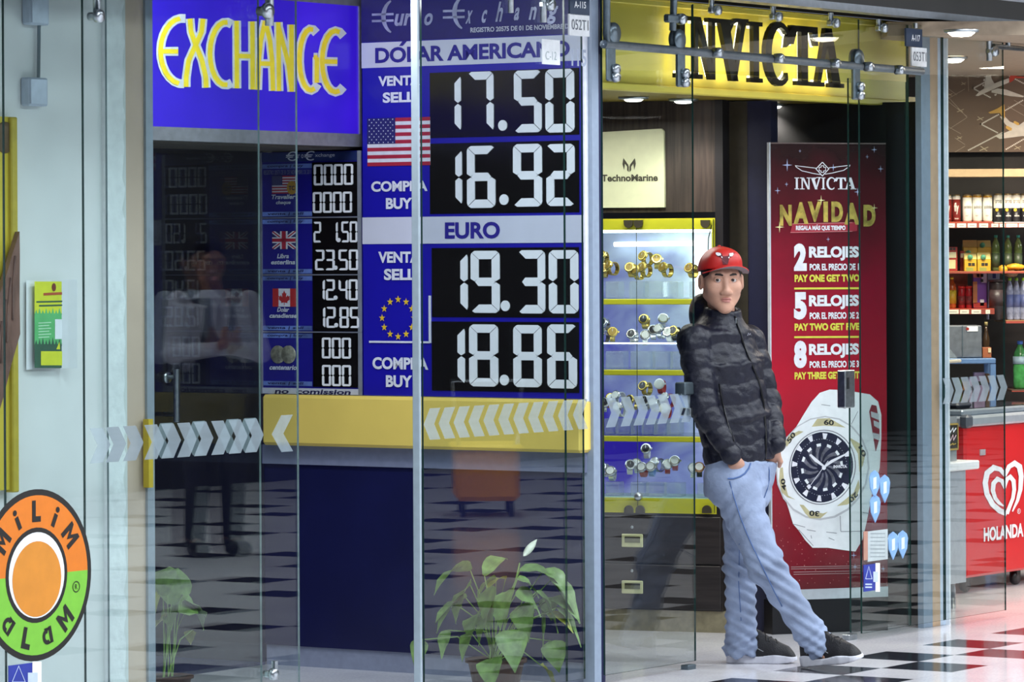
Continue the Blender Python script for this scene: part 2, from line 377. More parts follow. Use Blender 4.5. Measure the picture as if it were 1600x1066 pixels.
# ================================================================== EXCHANGE BOOTH
blue = mat('board_blue', '#1a14a8', .35, var=.05, scale=4)
blue2 = mat('banner_violet_blue', '#20188c', .35, var=.08, scale=4)
silver = mat('banner_silver', '#cfd3e6', .4, var=.03, scale=6)
segw = mat('segment_white', '#eef2fa', .45, emit=.0, var=.02)
slot = mat('display_black', '#0e0c0e', .18)
ink = mat('violet_ink', '#251d8e', .45)
YB = -.08
def bz(px, py, y=YB): return B.px(px, py, y)
SEG = {'0': 'abcdef', '1': 'bc', '2': 'abged', '3': 'abgcd', '4': 'fgbc', '5': 'afgcd', '6': 'afgedc', '7': 'abc', '8': 'abcdefg', '9': 'abcdfg'}
def seg_poly(s, t=.27):
    e = .018
    return {'a': [(.05, .06), (.14, 0), (.86, 0), (.95, .06), (1-t-e, t), (t+e, t)],
            'd': [(.05, 1.94), (.14, 2), (.86, 2), (.95, 1.94), (1-t-e, 2-t), (t+e, 2-t)],
            'b': [(.95+e, .07), (1, .16), (1, .90), (1-t/2, 1-e), (1-t, .88), (1-t, t+e)],
            'c': [(.95+e, 1.93), (1, 1.84), (1, 1.10), (1-t/2, 1+e), (1-t, 1.12), (1-t, 2-t-e)],
            'f': [(.05-e, .07), (0, .16), (0, .90), (t/2, 1-e), (t, .88), (t, t+e)],
            'e': [(.05-e, 1.93), (0, 1.84), (0, 1.10), (t/2, 1+e), (t, 1.12), (t, 2-t-e)],
            'g': [(t/2+e, 1), (t, 1-t/2), (1-t, 1-t/2), (1-t/2-e, 1), (1-t, 1+t/2), (t, 1+t/2)]}[s]
def digit(ch, x0, x1, z1, z0, y, parent, m, t=.27):
    mb = MB()
    for s in SEG[ch]:
        mb.prism([(x0+(x1-x0)*a, z1-(z1-z0)*b/2) for a, b in seg_poly(s, t)], y-.004, y, m)
    part('digit', mb, parent)
def dot(x, z, r, y, parent, m):
    mb = MB(); mb.prism([(x+r*math.cos(a*math.pi/9), z+r*math.sin(a*math.pi/9)) for a in range(18)], y-.004, y, m); part('decimal_point', mb, parent)
# ---- the counter under the boards
t = thing('exchange_counter', 'navy exchange booth counter with yellow ledge and grey plinth', 'counter', B, (-.8, -.08, 0))
xL, xR = bz(408, 700)[0], -.03
mb = MB(); mb.box(xL, xR, -.06, .0, .0801, .80, navy); part('front_panel', mb, t)
mb = MB(); mb.box(xL, xR, -.075, .0, .80, .876, mat('counter_grey', '#7d84a0', .45, var=.05)); part('grey_band', mb, t)
mb = MB(); z0 = bz(660, 702, -.13)[2]; z1 = bz(660, 621, -.13)[2]
mb.box(bz(408, 660, -.13)[0], bz(908, 660, -.13)[0], -.13, .0, z0, z1, mat('ledge_yellow', '#ecd06a', .35, var=.04, scale=3), .012); part('ledge', mb, t, 'yellow ledge')
mb = MB(); mb.box(xL, xR, -.05, .0, 0, .08, mat('plinth_grey', '#8d94ac', .5)); part('plinth', mb, t)
mb = MB(); mb.box(xL, xR+.0, .0, .06, 0, 2.66, navy); struct('wall_right', mb, B)
# ---- big rate board
t = thing('exchange_rate_board', 'tall blue board with dollar and euro rates in large white digits', 'sign', B, (-.54, -.08, 1.08))
X0, X1 = bz(567, 340)[0], bz(913, 340)[0]
zt = lambda y: bz(740, y)[2]
mb = MB(); mb.box(X0, X1, YB, 0, 1.078, 2.66, blue); part('panel', mb, t)
mb = MB(); mb.box(X0-.006, X1+.008, YB-.006, YB-.001, 1.07, 1.079, STEEL); mb.box(X1, X1+.008, YB-.006, YB+.05, 1.07, 2.66, mat('trim_white', '#e8ecf5', .4)); part('edge_trim', mb, t)
mb = MB(); mb.box(X0, X1, YB-.004, YB-.0005, 2.458, 2.66, mat('header_navy', '#191469', .3)); part('header', mb, t)
hm = mat('header_silver_letter', '#a9aecb', .35, .3, var=.25, scale=14)
yy = YB-.006
mb = MB()
for s, xa, xb, ya, yb, sh in (('ur', 615, 652, 20, 41, .25), ('o', 661, 684, 20, 40, .25), ('x', 727, 745, 16, 37, .25), ('c', 751, 768, 15, 36, .25), ('h', 774, 793, 2, 34, .25), ('a', 802, 820, 11, 32, .25), ('n', 826, 846, 10, 31, .25), ('g', 853, 877, 9, 38, .25)):
    p0, p1 = bz(xa, yb, yy), bz(xb, ya, yy); mb = MB(); mb.text(s, p0[0], p1[0]-.03, p0[2], p1[2], yy, hm, .03, sh); part('letter', mb, t)
for x0 in (0, 111):
    mb = MB()
    arc = [(613+x0-19*math.cos(a)*1.05+6, 26-x0*.055+27*math.sin(a)) for a in [(-1.15+i*.23) for i in range(11)]]
    mb.ribbon(B, arc, [2.5, 4, 5, 6, 7, 7, 7, 6, 5, 4, 2.5], yy, hm)
    for dy in (-4, 6): mb.ribbon(B, [(581+x0, 27+dy-x0*.05), (615+x0, 26+dy-x0*.05)], 3.6, yy, hm)
    part('euro_letter', mb, t, 'silver euro sign')
mb = MB(); p0, p1 = bz(735, 51, yy), bz(893, 42, yy); mb.text('REGISTRO 20575 DE 01 DE NOVIEMBRE DE', p0[0], p1[0], p0[2], p0[2]+.019, yy, mat('small_print', '#c4c6da', .5), .03); part('small_lettering', mb, t)
for nm, ya, yb, word, xa, xb in (('banner', 60.5, 100.5, 'DÓLAR AMERICANO', 586, 890), ('banner', 338, 380.3, 'EURO', 695, 781)):
    mb = MB(); mb.box(X0, X1, YB-.004, YB-.0005, zt(yb), zt(ya), silver); bn = part(nm, mb, t, 'silver banner reading '+word)
    mb = MB(); h = zt(ya)-zt(yb); xa, xb = bz(xa, ya, yy)[0], bz(xb, ya, yy)[0]
    mb.text(word.replace('Ó', 'O'), xa, xb, zt(yb)+h*.17, zt(ya)-h*.21, yy, ink, .035); part('lettering', mb, bn)
    if 'Ó' in word:
        mb = MB(); q = bz(628, 68.5, yy); mb.flat([(q[0]-.014, yy, q[2]-.008), (q[0]+.004, yy, q[2]-.008), (q[0]+.026, yy, q[2]+.012), (q[0]+.004, yy, q[2]+.012)], ink); part('accent', mb, bn)
mb = MB(); wl = mat('board_white_letter', '#dfe3f2', .45)
for s, xa, xb, ya, yb in (('VENTA', 591, 656, 117, 135), ('SELL', 598, 648, 143, 161), ('COMPRA', 580, 668, 282, 300), ('BUY', 603, 644, 309, 327), ('VENTA', 591, 656, 393, 411), ('SELL', 600, 649, 420, 438), ('COMPRA', 582, 669, 559, 577), ('BUY', 603, 644, 587, 605)):
    p0, p1 = bz(xa, yb, yy), bz(xb, ya, yy); mb = MB(); mb.text(s, p0[0], p1[0], p0[2], p1[2], yy, wl, .04); part('lettering', mb, t, 'white word '+s)
mb = MB(); mb.box(bz(578, 535)[0], bz(672, 535)[0], yy, YB, bz(620, 536)[2], bz(620, 533)[2], wl); mb.box(bz(671, 500)[0], bz(674, 500)[0], yy, YB, bz(672, 536)[2], bz(672, 462)[2], wl)
part('dividing_line', mb, t)
# flag of stars and stripes
red = mat('flag_red', '#a81f3c', .5); fblue = mat('flag_blue', '#1c1d66', .5); fw = mat('flag_white', '#dcdfec', .5)
def usflag(fr, x0, x1, z0, z1, y, parent):
    mb = MB(); h = (z1-z0)/13; mb.box(x0, x1, y-.002, y, z0, z1, fw)
    for k in range(0, 13, 2): mb.box(x0, x1, y-.003, y-.0019, z1-(k+1)*h, z1-k*h, red)
    xc = x0+(x1-x0)*.45; mb.box(x0, xc, y-.004, y-.0029, z1-7*h, z1, fblue)
    for r in range(9):
        for c in range(6 if r % 2 == 0 else 5):
            cx, cz = x0+(xc-x0)*(c+.5+(.5 if r % 2 else 0))/6, z1-7*h*(r+.5)/9
            star(mb, cx, cz, h*.26, y-.0045, fw)
    part('flag', mb, parent, 'flag with stars and red stripes')
def star(mb, cx, cz, r, y, m):
    mb.flat([(cx+(r if k % 2 == 0 else r*.4)*math.sin(k*math.pi/5), y, cz+(r if k % 2 == 0 else r*.4)*math.cos(k*math.pi/5)) for k in range(10)][::-1], m)
usflag(B, bz(575, 220)[0], bz(673, 220)[0], bz(623, 259)[2], bz(623, 184)[2], YB-.002, t)
mb = MB(); c = bz(622, 497, yy)
for k in range(12):
    a = k*math.pi/6; e = bz(622+25*math.sin(a), 497-29*math.cos(a), yy); star(mb, e[0], e[2], .0155, yy, mat('star_yellow', '#e9c22c', .5))
part('star_circle', mb, t, 'ring of twelve yellow stars')
for wx0, wx1, ya, yb, num in ((672, 905, 110, 213, [('1', 684, 720, 118, 206), ('7', 731, 771, 112, 206), ('.', 786, 196), ('5', 803, 846, 110, 207), ('0', 852, 897, 108, 207)]),
                              (672, 905, 222, 333, [('1', 684, 721, 234, 321), ('6', 729, 773, 228, 325), ('.', 788, 312), ('9', 801, 846, 225, 323), ('2', 853, 897, 225, 322)]),
                              (675, 905, 387, 496, [('1', 688, 729, 395, 487), ('9', 734, 779, 392, 489), ('.', 790, 478), ('3', 808, 850, 391, 490), ('0', 856, 902, 391, 490)]),
                              (675, 905, 503, 612, [('1', 683, 724, 511, 601), ('8', 731, 776, 507, 604), ('.', 788.5, 594), ('8', 800, 844, 508, 605), ('6', 853, 899, 507, 607)])):
    mb = MB(); a_, b_ = bz(wx0, ya)[0], bz(wx1, ya)[0]; za, zb = bz(790, ya)[2], bz(790, yb)[2]
    mb.box(a_, b_, YB-.003, YB-.0005, zb, za, slot); w = part('display_window', mb, t)
    for d in num:
        if d[0] == '.': p = bz(d[1], d[2], YB-.003); dot(p[0], p[2], .0205, YB-.003, w, segw)
        else:
            xm = (d[1]+d[2])/2
            digit(d[0], bz(d[1], 0, YB-.003)[0], bz(d[2], 0, YB-.003)[0], bz(xm, d[3], YB-.003)[2], bz(xm, d[4], YB-.003)[2], YB-.003, w, segw)
# ---- small board, half in the shade of the bulkhead
t = thing('currency_rate_board', 'narrow dark blue board listing four smaller currencies beside the big rate board', 'sign', B, (-1.3, -.08, 1.08))
sx0, sx1 = bz(408.5, 400)[0], bz(566, 400)[0]-.002
sz = lambda y: bz(487, y)[2]
navyb = mat('small_board_blue', '#171488', .4, var=.06, scale=4)
mb = MB(); mb.box(sx0, sx1, YB, 0, 1.078, sz(237), navyb); part('panel', mb, t)
mb = MB(); f_ = mat('board_frame_grey', '#9aa0b0', .4, .4); mb.box(sx1-.016, sx1, YB-.006, YB, 1.078, sz(237), f_); mb.box(sx0, sx0+.006, YB-.006, YB, 1.078, sz(237), f_)
for y in (340, 429.5, 519): mb.box(sx0, sx1, YB-.006, YB, sz(y+.8), sz(y-.8), f_)
part('frame', mb, t)
mb = MB(); mb.box(sx0+.006, sx1-.016, YB-.005, YB, 1.079, sz(607), mat('notice_strip', '#bfc6da', .5)); st = part('notice_strip', mb, t)
mb = MB(); p0 = bz(429, 615, YB-.006); p1 = bz(547, 609, YB-.006); mb.text('no  comission', p0[0], p1[0], sz(616), sz(608.5), YB-.0055, mat('navy_ink', '#16184f', .5), .03, .3); part('lettering', mb, st)
grad = mat('header_fade_blue', '#6a86d4', .4, var=.5, scale=6)
wt = mat('small_white_letter', '#ccd3e4', .5)
mb = MB(); mb.box(sx0+.006, sx1-.016, YB-.003, YB, sz(252), sz(238), mat('top_strip_navy', '#1b2c66', .4, var=.3, scale=5))
p0 = bz(446, 249, YB-.004)
mb.text('€', p0[0], p0[0]+.05, sz(251), sz(236), YB-.004, wt, .0, .1); mb.text('€', p0[0]+.09, p0[0]+.14, sz(251), sz(236), YB-.004, wt, .0, .1)
mb.text('ur o', p0[0]+.052, p0[0]+.088, sz(247), sz(241), YB-.004, wt); mb.text('xchange', p0[0]+.145, p0[0]+.24, sz(247), sz(240), YB-.004, wt); part('top_strip', mb, t)
for k, (ya, yb, top, bot, names, rows) in enumerate((
        (254, 339, 'compra | buy', 'venta | sell', ('Traveller', 'cheque'), [('0000', 489.6, 552.7, 257.4, 290), ('0000', 488, 550.7, 300.4, 333)]),
        (341, 429, 'compra | buy', 'venta | sell', ('Libra', 'esterlina'), [('2 1,50', 489, 558.6, 346.7, 379.2), ('23.50', 491, 560, 390.4, 422.5)]),
        (430, 518, 'compra | buy', 'venta | sell', ('Dolar', 'canadiense'), [('12.40', 492, 559, 436.7, 469.3), ('12.85', 492, 561, 479.5, 512.2)]),
        (520, 605, 'compra | buy', 'venta | sell', ('centenario',), [('000', 501, 547.8, 527.4, 559.9), ('000', 501, 547.8, 570, 602.8)]))):
    for wd, y in ((top, ya+5), (bot, yb-5)):
        mb = MB(); mb.box(sx0+.008, bz(488, y)[0], YB-.003, YB, sz(y+3.5), sz(y-3.5), grad); a_ = bz(418, y)[0]
        mb.text(wd, a_, bz(474, y)[0], sz(y+2.6), sz(y-2.6), YB-.004, MATS['navy_ink'], .02, .3); part('heading_strip', mb, t)
    n = len(names); yb2 = {0: 307, 1: 400, 2: 484, 3: 575}[k]
    for i, s in enumerate(names):
        wpx = len(s)*4.9; y = yb2+i*9.5; a_ = bz(446-wpx/2, y)[0]
        mb = MB(); mb.text(s, a_, bz(446+wpx/2, y)[0]-.02, sz(y+3.6), sz(y-3.6), YB-.004, wt, .03, .28); part('lettering', mb, t)
    if k == 0:
        p = bz(412, 268, YB-.004); mb = MB(); mb.text('REGISTRO 20575 DE 01 DE NOVIEMBRE DE 2011', p[0], bz(487, 268)[0], sz(272), sz(265), YB-.004, mat('dim_print', '#7f86a8', .5)); part('small_lettering', mb, t)
    fx0, fx1 = bz(426 if k < 3 else 424, 300)[0], bz(462.5, 300)[0]
    if k == 0:
        usflag(B, fx0, fx1, sz(302), sz(274), YB-.002, t)
        mb = MB(); mb.disc(bz(458, 293)[0], sz(293), .025, YB-.0085, mat('gold_seal', '#b58a35', .4), rz=.027); p = bz(453, 297, YB); mb.text('TC', p[0], p[0]+.03, sz(297), sz(290), YB-.009, MATS['navy_ink'], .03); part('gold_seal', mb, t, 'round gold seal')
    elif k == 1:
        mb = MB(); a_, b_, c_, d_ = fx0, fx1, sz(389), sz(361); y = YB-.003; mb.box(a_, b_, y, YB, c_, d_, fblue)
        w_, h_ = b_-a_, d_-c_
        def P(u, v, yy_): return (a_+w_*u, yy_, c_+h_*v)
        for wid, m_, y2 in ((.12, fw, y-.0005), (.045, red, y-.001)):
            for s in (1, -1):
                v0, v1 = (0, 1) if s == 1 else (1, 0); e = wid
                mb.flat([P(0, v0, y2), P(e, v0, y2), P(1, v1-s*e, y2), P(1, v1, y2), P(1-e, v1, y2), P(0, v0+s*e, y2)], m_)
        for wid, m_, y2 in ((.16, fw, y-.0015), (.09, red, y-.002)):
            mb.flat([P(.5-wid, 0, y2), P(.5+wid, 0, y2), P(.5+wid, 1, y2), P(.5-wid, 1, y2)], m_); mb.flat([P(0, .5-wid, y2), P(1, .5-wid, y2), P(1, .5+wid, y2), P(0, .5+wid, y2)], m_)
        part('flag', mb, t, 'flag with red and white crosses on blue')
    elif k == 2:
        mb = MB(); a_, b_, c_, d_ = fx0, fx1, sz(479.5), sz(451); y = YB-.003; mb.box(a_, b_, y, YB, c_, d_, fw); w_ = (b_-a_)
        r2 = mat('maple_red', '#b5262c', .5)
        for q in (0, .75): mb.box(a_+w_*q, a_+w_*(q+.25), y-.001, y+.0005, c_, d_, r2)
        leaf = [(0, .5), (.12, .28), (.2, .33), (.17, .02), (.33, .18), (.37, .08), (.52, .12), (.46, -.04), (.52, -.1), (.27, -.28), (.3, -.38), (.03, -.33), (.03, -.52)]
        leaf = leaf+[(-x, z) for x, z in leaf[::-1]]; hh = (d_-c_)*.8
        mb.flat([((a_+b_)/2+x*hh*.95, y-.001, (c_+d_)/2+z*hh) for x, z in leaf][::-1], r2); part('flag', mb, t, 'flag with red maple leaf')
    else:
        mb = MB()
        for cx, q in ((435, 0), (452, -.002)):
            p = bz(cx, 554, YB); mb.lathe([(0, -.004), (.034, -.004), (.036, -.002), (.036, 0)], (p[0], YB-.002+q, p[2]), mat('coin_silver', '#a8a896', .4, .5, var=.3, scale=60), axis='y')
        part('coins', mb, t, 'pair of silver coins')
    mb = MB(); mb.box(bz(488.5, 300)[0], sx1-.016, YB-.004, YB, sz(yb-.5), sz(ya), slot); w = part('display_window', mb, t)
    for s, xa, xb, y1, y2 in rows:
        nd = sum(ch not in '.,' for ch in s); npt = len(s)-nd; pt = 9 if npt else 0
        cw = ((xb-xa)-pt*npt*.5)/nd; x = xa
        for ch in s:
            if ch in '.,':
                p = bz(x+1.5, y2-4, YB-.004); dot(p[0], p[2], .0085, YB-.004, w, segw); x += pt*.5; continue
            if ch != ' ': digit(ch, bz(x+cw*.06, 0)[0], bz(x+cw*.92, 0)[0], sz(y1), sz(y2), YB-.004, w, segw, .2)
            x += cw
# ---- EXCHANGE light box over the door
YS = 1.08
t = thing('exchange_lightbox_sign', 'blue violet lightbox sign reading EXCHANGE over the booth door', 'sign', A, (-.6, YS, 2.1))
sL, sR = A.px(236, 100, YS)[0], A.px(560, 100, YS)[0]; zb, zt_ = 2.1, 2.6
mb = MB(); fr_ = mat('lightbox_frame', '#9a9aa2', .4, .5, var=.1)
mb.box(sL, sR+.01, YS-.006, 1.16, zb-.05, zb, fr_); mb.box(sL, sR+.01, YS-.006, 1.16, zt_, zt_+.03, fr_); mb.box(sR, sR+.012, YS-.006, 1.16, zb-.05, zt_+.03, fr_); part('frame', mb, t)
m = bpy.data.materials.new('lit_blue_acrylic'); m.use_nodes = True; N = m.node_tree.nodes; L = m.node_tree.links; b = N['Principled BSDF']
b.inputs['Base Color'].default_value = lin('#2a18a0'); b.inputs['Roughness'].default_value = .3
nz = N.new('ShaderNodeTexNoise'); nz.inputs['Scale'].default_value = 1.6; tc = N.new('ShaderNodeTexCoord'); L.new(tc.outputs['Object'], nz.inputs[0])
rp = N.new('ShaderNodeValToRGB'); rp.color_ramp.elements[0].position = .35; rp.color_ramp.elements[1].position = .68
rp.color_ramp.elements[0].color = lin('#2210b0'); rp.color_ramp.elements[1].color = lin('#4a1cf0')
L.new(nz.outputs[0], rp.inputs[0]); L.new(rp.outputs[0], b.inputs['Emission Color']); b.inputs['Emission Strength'].default_value = .62
mb = MB(); mb.box(sL, sR, YS, 1.16, zb, zt_, m); part('face', mb, t)
grey = mat('sign_letter_grey', '#c2c6cf', .4, emit=.28); yel = mat('sign_letter_yellow', '#e0c928', .4, emit=.3)
def cp(x, y): return (230+x/4.635, y/4.635)
def arc(cx, cy, rx, ry, a0, a1, n=14): return [(cx+rx*math.cos(math.radians(a0+(a1-a0)*i/n)), cy-ry*math.sin(math.radians(a0+(a1-a0)*i/n))) for i in range(n+1)]
LET = {'E': [arc(255, 370, 158, 238, 82, 275), [(100, 372), (225, 372)]],
       'X': [[(310, 135), (318, 230), (350, 320), (395, 430), (425, 560), (428, 635)], [(405, 135), (395, 230), (350, 330), (300, 440), (283, 560), (282, 630)]],
       'C': [arc(570, 388, 115, 228, 68, 292)],
       'H': [[(648, 150), (650, 640)], [(762, 155), (765, 648)], [(650, 405), (762, 408)]],
       'A': [[(855, 150), (822, 300), (808, 440), (800, 650)], [(855, 150), (890, 300), (905, 440), (912, 658)], [(812, 460), (905, 462)]],
       'N': [[(950, 160), (955, 660)], [(950, 190), (985, 320), (1025, 470), (1045, 640)], [(1045, 178), (1046, 665)]],
       'G': [arc(1185, 432, 82, 222, 60, 308), [(1228, 600), (1230, 415)], [(1205, 415), (1235, 415)]],
       'e': [arc(1365, 445, 98, 222, 55, 305), [(1265, 445), (1378, 447)]]}
for key, strokes in LET.items():
    mb = MB()
    for j, (w_, dy, m_) in enumerate(((13.8, .004, grey), (7.4, .0065, yel))):
        for i, s in enumerate(strokes):
            P = [cp(*q) for q in s]
            if j == 1 and len(P) > 2 and key in 'ECGe': P = P[1:-1]
            if j == 0 or len(s) > 2 or True:
                mb.ribbon(A, P, w_ if len(P) > 4 or j == 0 else w_*.95, YS-dy-i*.0002, m_)
    part('letter', mb, t)
# ---- the dim man behind the smoked door is built with the people
# ---- seen through the door: desk edge and two dim lamps
mb = MB(); e = mat('dim_bulb', '#ffe2b0', .5, emit=6.)
p = A.px(312, 236, 3.4); mb.lathe([(0, .0), (.03, .0), (.03, .02), (0, .02)], (p[0], 3.4, p[2]), e); solo('ceiling_light', mb, 'small warm ceiling spot glowing inside the dark exchange booth', 'light', A, (p[0], 3.4, p[2]))
# ================================================================== GLASS FRONT
def pane(name, px0, px1, y, z0, z1, em=None, th=.008):
    em = em or EDGE
    x0, x1 = A.px(px0, 500, y)[0], A.px(px1, 500, y)[0]
    mb = MB()
    mb.add([(x0, y, z0), (x1, y, z0), (x1, y, z1), (x0, y, z1)], [(0, 1, 2, 3)], GLASS)
    mb.add([(x0, y+th, z0), (x1, y+th, z0), (x1, y+th, z1), (x0, y+th, z1)], [(3, 2, 1, 0)], GLASS)
    mb.add([(x0, y, z1), (x1, y, z1), (x1, y+th, z1), (x0, y+th, z1)], [(0, 1, 2, 3)], em)
    mb.add([(x0, y, z0), (x1, y, z0), (x1, y+th, z0), (x0, y+th, z0)], [(3, 2, 1, 0)], em)
    for x, s in ((x0, 0), (x1, 1)):
        q = [(x, y, z0), (x, y, z1), (x, y+th, z1), (x, y+th, z0)]; mb.add(q if s == 0 else q[::-1], [(0, 1, 2, 3)], em)
    o = struct(name, mb, A, (x0, y, z0)); return o
def chevrons(win, pxs, y, d, m=None, zc=1.024, h=.056, w=.105, a=.066):
    mb = MB()
    for q in pxs:
        x = A.px(q, 660, y)[0]-d*w/2
        pts = [(0, h), (a, h), (w, 0), (a, -h), (0, -h), (w-a, 0)]
        mb.flat([(x+d*px_, y-.003, zc+pz) for px_, pz in (pts[::-1] if d > 0 else pts)], m or FROST)
    part('chevron_band', mb, win, 'row of frosted arrow shapes')
w1 = pane('window_1', -40, 8, 0, .03, 2.6)
w2 = pane('window_2', 8.6, 132, 0, .03, 2.6)
w3 = pane('window_3', 132.6, 466, 0, .03, 2.6, EDGE2)
d2 = pane('door_2', 169, 407, .045, .03, 2.6, EDGE2)
chevrons(w3, [155, 180, 207, 240, 266, 291, 317, 344, 371, 396], 0, 1); 
mb = MB(); part_y = -.003
chevrons(w3, [440], 0, -1, h=.062, w=.12)
chevrons(d2, [253, 304, 357, 384], .045, -1)
w4 = pane('window_4', 661, 884, 0, .03, 2.6)
w5 = pane('window_5', 884.5, 912, .0, .03, 2.6)
chevrons(w4, [674+23.2*k for k in range(10)], 0, -1)
chevrons(w5, [906], .0, -1)
w6 = pane('window_6', 943, 1085, 0, .03, 2.6)
chevrons(w6, [957, 980, 1000, 1019, 1037, 1056, 1074], 0, 1)
w7 = pane('window_7', 1086, 1345, -.03, 2.335, 2.6)
d3 = pane('door_3', 1328, 1419, .06, .03, 2.36)
w8 = pane('window_8', 1345, 1420, 0, .03, 2.6)
w9 = pane('window_9', 1421.5, 1474, 0, .03, 2.6)
w10 = pane('window_10', 1476, 1570, 0, .03, 2.6)
chevrons(w10, [1481, 1495, 1509, 1523, 1537, 1551, 1565], 0, 1)
mb = MB(); x0 = A.px(655, 500, -.012)[0]
mb.box(x0, x0+.012, -.012, .02, .02, 2.6, mat('pale_aluminium', '#b6c6d0', .35, .35, var=.04), .003); part('edge_profile', mb, w4, 'pale aluminium edge strip')
# ---- fittings
def clamp(px, py0, py1, y, label, disc=None, big=1., group=None):
    p0, p1 = A.px(px, py0, y), A.px(px, py1, y)
    t = thing('glass_clamp', label, 'fitting', A, p1, group)
    mb = MB(); mb.tube([p0, p1], .011*big, STEEL); part('pin', mb, t)
    if disc:
        d = A.px(*disc, y-.02); mb = MB(); mb.lathe([(0, -.02), (.017*big, -.02), (.02*big, -.012), (.02*big, .0), (.012*big, .002), (.012*big, .03), (0, .03)], (d[0], y-.01, d[2]), STEEL, axis='y'); part('disc', mb, t)
        mb = MB(); mb.box(min(p0[0], d[0])-.014, max(p0[0], d[0]), y-.01, y+.012, d[2]-.011, d[2]+.011, STEEL, .004); part('arm', mb, t)
    return t
clamp(151, -14, 32, -.005, 'steel spider fitting at the top of the far left glass joint', (155, 25), 1.1)
clamp(421, -14, 40, -.005, 'steel spider fitting in front of the EXCHANGE lightbox sign', (419, 17), 1.35)
clamp(798, -14, 20, -.005, 'steel pin over the euro sign of the big rate board header')
clamp(849, -4, 35, -.005, 'steel spider fitting over the last letters of the rate board header', (861, 7), 1.2)
clamp(429, 1033, 1062, -.005, 'steel floor fitting below the left end of the booth counter', (428, 1054), 1.)
clamp(1112, -2, 20, -.04, 'glass clamp above the left N of the yellow shop sign', (1122, 16))
clamp(1208, 10, 30, -.04, 'glass clamp above the C of the yellow shop sign', (1217, 26))
clamp(1298, 20, 39, -.04, 'glass clamp above the last A of the yellow shop sign', (1307, 36))
clamp(1373, 30, 48, -.04, 'glass clamp right of the yellow shop sign lettering', (1382, 44))
clamp(1430, 36, 44, -.01, 'short steel pin above the A-117 plate')
clamp(1546, 43, 95, -.01, 'steel spider fitting beside the grey mural with airplanes', (1555, 80), 1.2)
t = clamp(1575, 48, 76, -.01, 'steel bracket carrying a rail at the store opening')
mb = MB(); a_, b_ = A.px(1552, 72, -.01), A.px(1625, 79, -.01); mb.tube([a_, b_], .012, STEEL); part('rail', mb, t)
# ---- sliding door rail and its hangers
r0, r1 = A.px(943, 69, -.03), A.px(1440, 112, -.03)
t = thing('sliding_door_rail', 'round steel rail crossing in front of the yellow shop sign', 'rail', A, r0)
mb = MB(); mb.tube([r0, r1], .0165, mat('rail_steel', '#8f9ba5', .35, .75, var=.1), 14); part('tube', mb, t)
for q in ((1122, 82), (1218, 91), (1306, 99), (1358, 104), (1406, 109)):
    p = A.px(*q, -.06); mb = MB(); mb.lathe([(0, -.016), (.016, -.016), (.02, -.008), (.02, .02), (0, .02)], p, STEEL, axis='y'); part('collar', mb, t)
def hanger(px, ys, label, wheel):
    p = A.px(px, ys[1], -.03); t = thing('door_hanger', label, 'fitting', A, p)
    a_, b_ = A.px(px, ys[0], -.03), A.px(px+4, ys[1], -.03)
    mb = MB(); mb.box(min(a_[0], b_[0])-.012, max(a_[0], b_[0])+.022, -.04, -.02, b_[2], a_[2], DSTEEL, .006); part('plate', mb, t)
    w_ = A.px(*wheel, -.03); mb = MB(); mb.lathe([(0, -.012), (.038, -.012), (.042, -.005), (.036, .0), (.042, .005), (.042, .02), (0, .02)], (w_[0], -.03, w_[2]), DSTEEL, axis='y', n=22); part('wheel', mb, t)
    for k in (.35, .12):
        z = b_[2]+(a_[2]-b_[2])*k; mb = MB(); mb.lathe([(0, -.02), (.017, -.02), (.02, -.01), (.02, 0), (0, 0)], (b_[0]+.006, -.04, z), STEEL, axis='y'); part('bolt', mb, t)
hanger(951, (72, 127), 'door hanger at the left end of the steel rail beside the post', (958, 52))
hanger(1060, (75, 136), 'door hanger in front of the first letter of the yellow shop sign', (1060, 62))
hanger(1334, (96, 156), 'door hanger right of the last letter of the yellow shop sign', (1340, 92))
mb = MB(); mb.tube([A.px(948, -10, -.03), A.px(948, 70, -.03)], .014, DSTEEL); solo('hanging_rod', mb, 'steel rod rising from the left end of the door rail', 'rod', A, A.px(948, 70, -.03))
t = thing('hanging_rod', 'steel rod with round bolt left of the first letter of the yellow shop sign', 'rod', A, A.px(1053, 48, -.03))
mb = MB(); mb.tube([A.px(1053, -6, -.03), A.px(1051, 48, -.03)], .014, DSTEEL); part('rod', mb, t)
p = A.px(1060, 30, -.03); mb = MB(); mb.box(A.px(1041, 30, -.03)[0], p[0], -.045, -.015, p[2]-.016, p[2]+.016, DSTEEL, .006); part('arm', mb, t)
mb = MB(); mb.lathe([(0, -.03), (.018, -.03), (.022, -.02), (.022, .0), (0, 0)], p, STEEL, axis='y'); part('bolt', mb, t)
# door furniture
def box_px(fr, x0, y0, x1, y1, yf, yb, m, bev=.0, mb=None):
    mb = mb or MB(); a_, b_ = fr.px(x0, y1, yf), fr.px(x1, y0, yf); mb.box(a_[0], b_[0], yf, yb, a_[2], b_[2], m, bev); return mb
t = thing('door_lock', 'steel lock case on the right glass door beside the poster', 'lock', A, A.px(1328, 638, .04))
part('case', box_px(A, 1321, 578, 1336, 638, .045, .085, STEEL, .004), t)
part('slot', box_px(A, 1324, 590, 1327, 608, .043, .05, BLACK), t)
t = thing('door_latch', 'dark steel latch on the edge of the glass pane the man leans on', 'latch', A, A.px(1083, 650, -.02))
part('case', box_px(A, 1071, 597, 1086, 618, -.02, .03, DSTEEL, .005), t)
part('bolt', box_px(A, 1079, 637, 1091, 650, -.02, .03, STEEL, .003), t)
solo('floor_clamp', box_px(A, 1076, 1038, 1088, 1052, -.012, .025, DSTEEL, .003), 'grey floor clamp under the pane the man leans on', 'fitting', A, A.px(1082, 1050, 0))
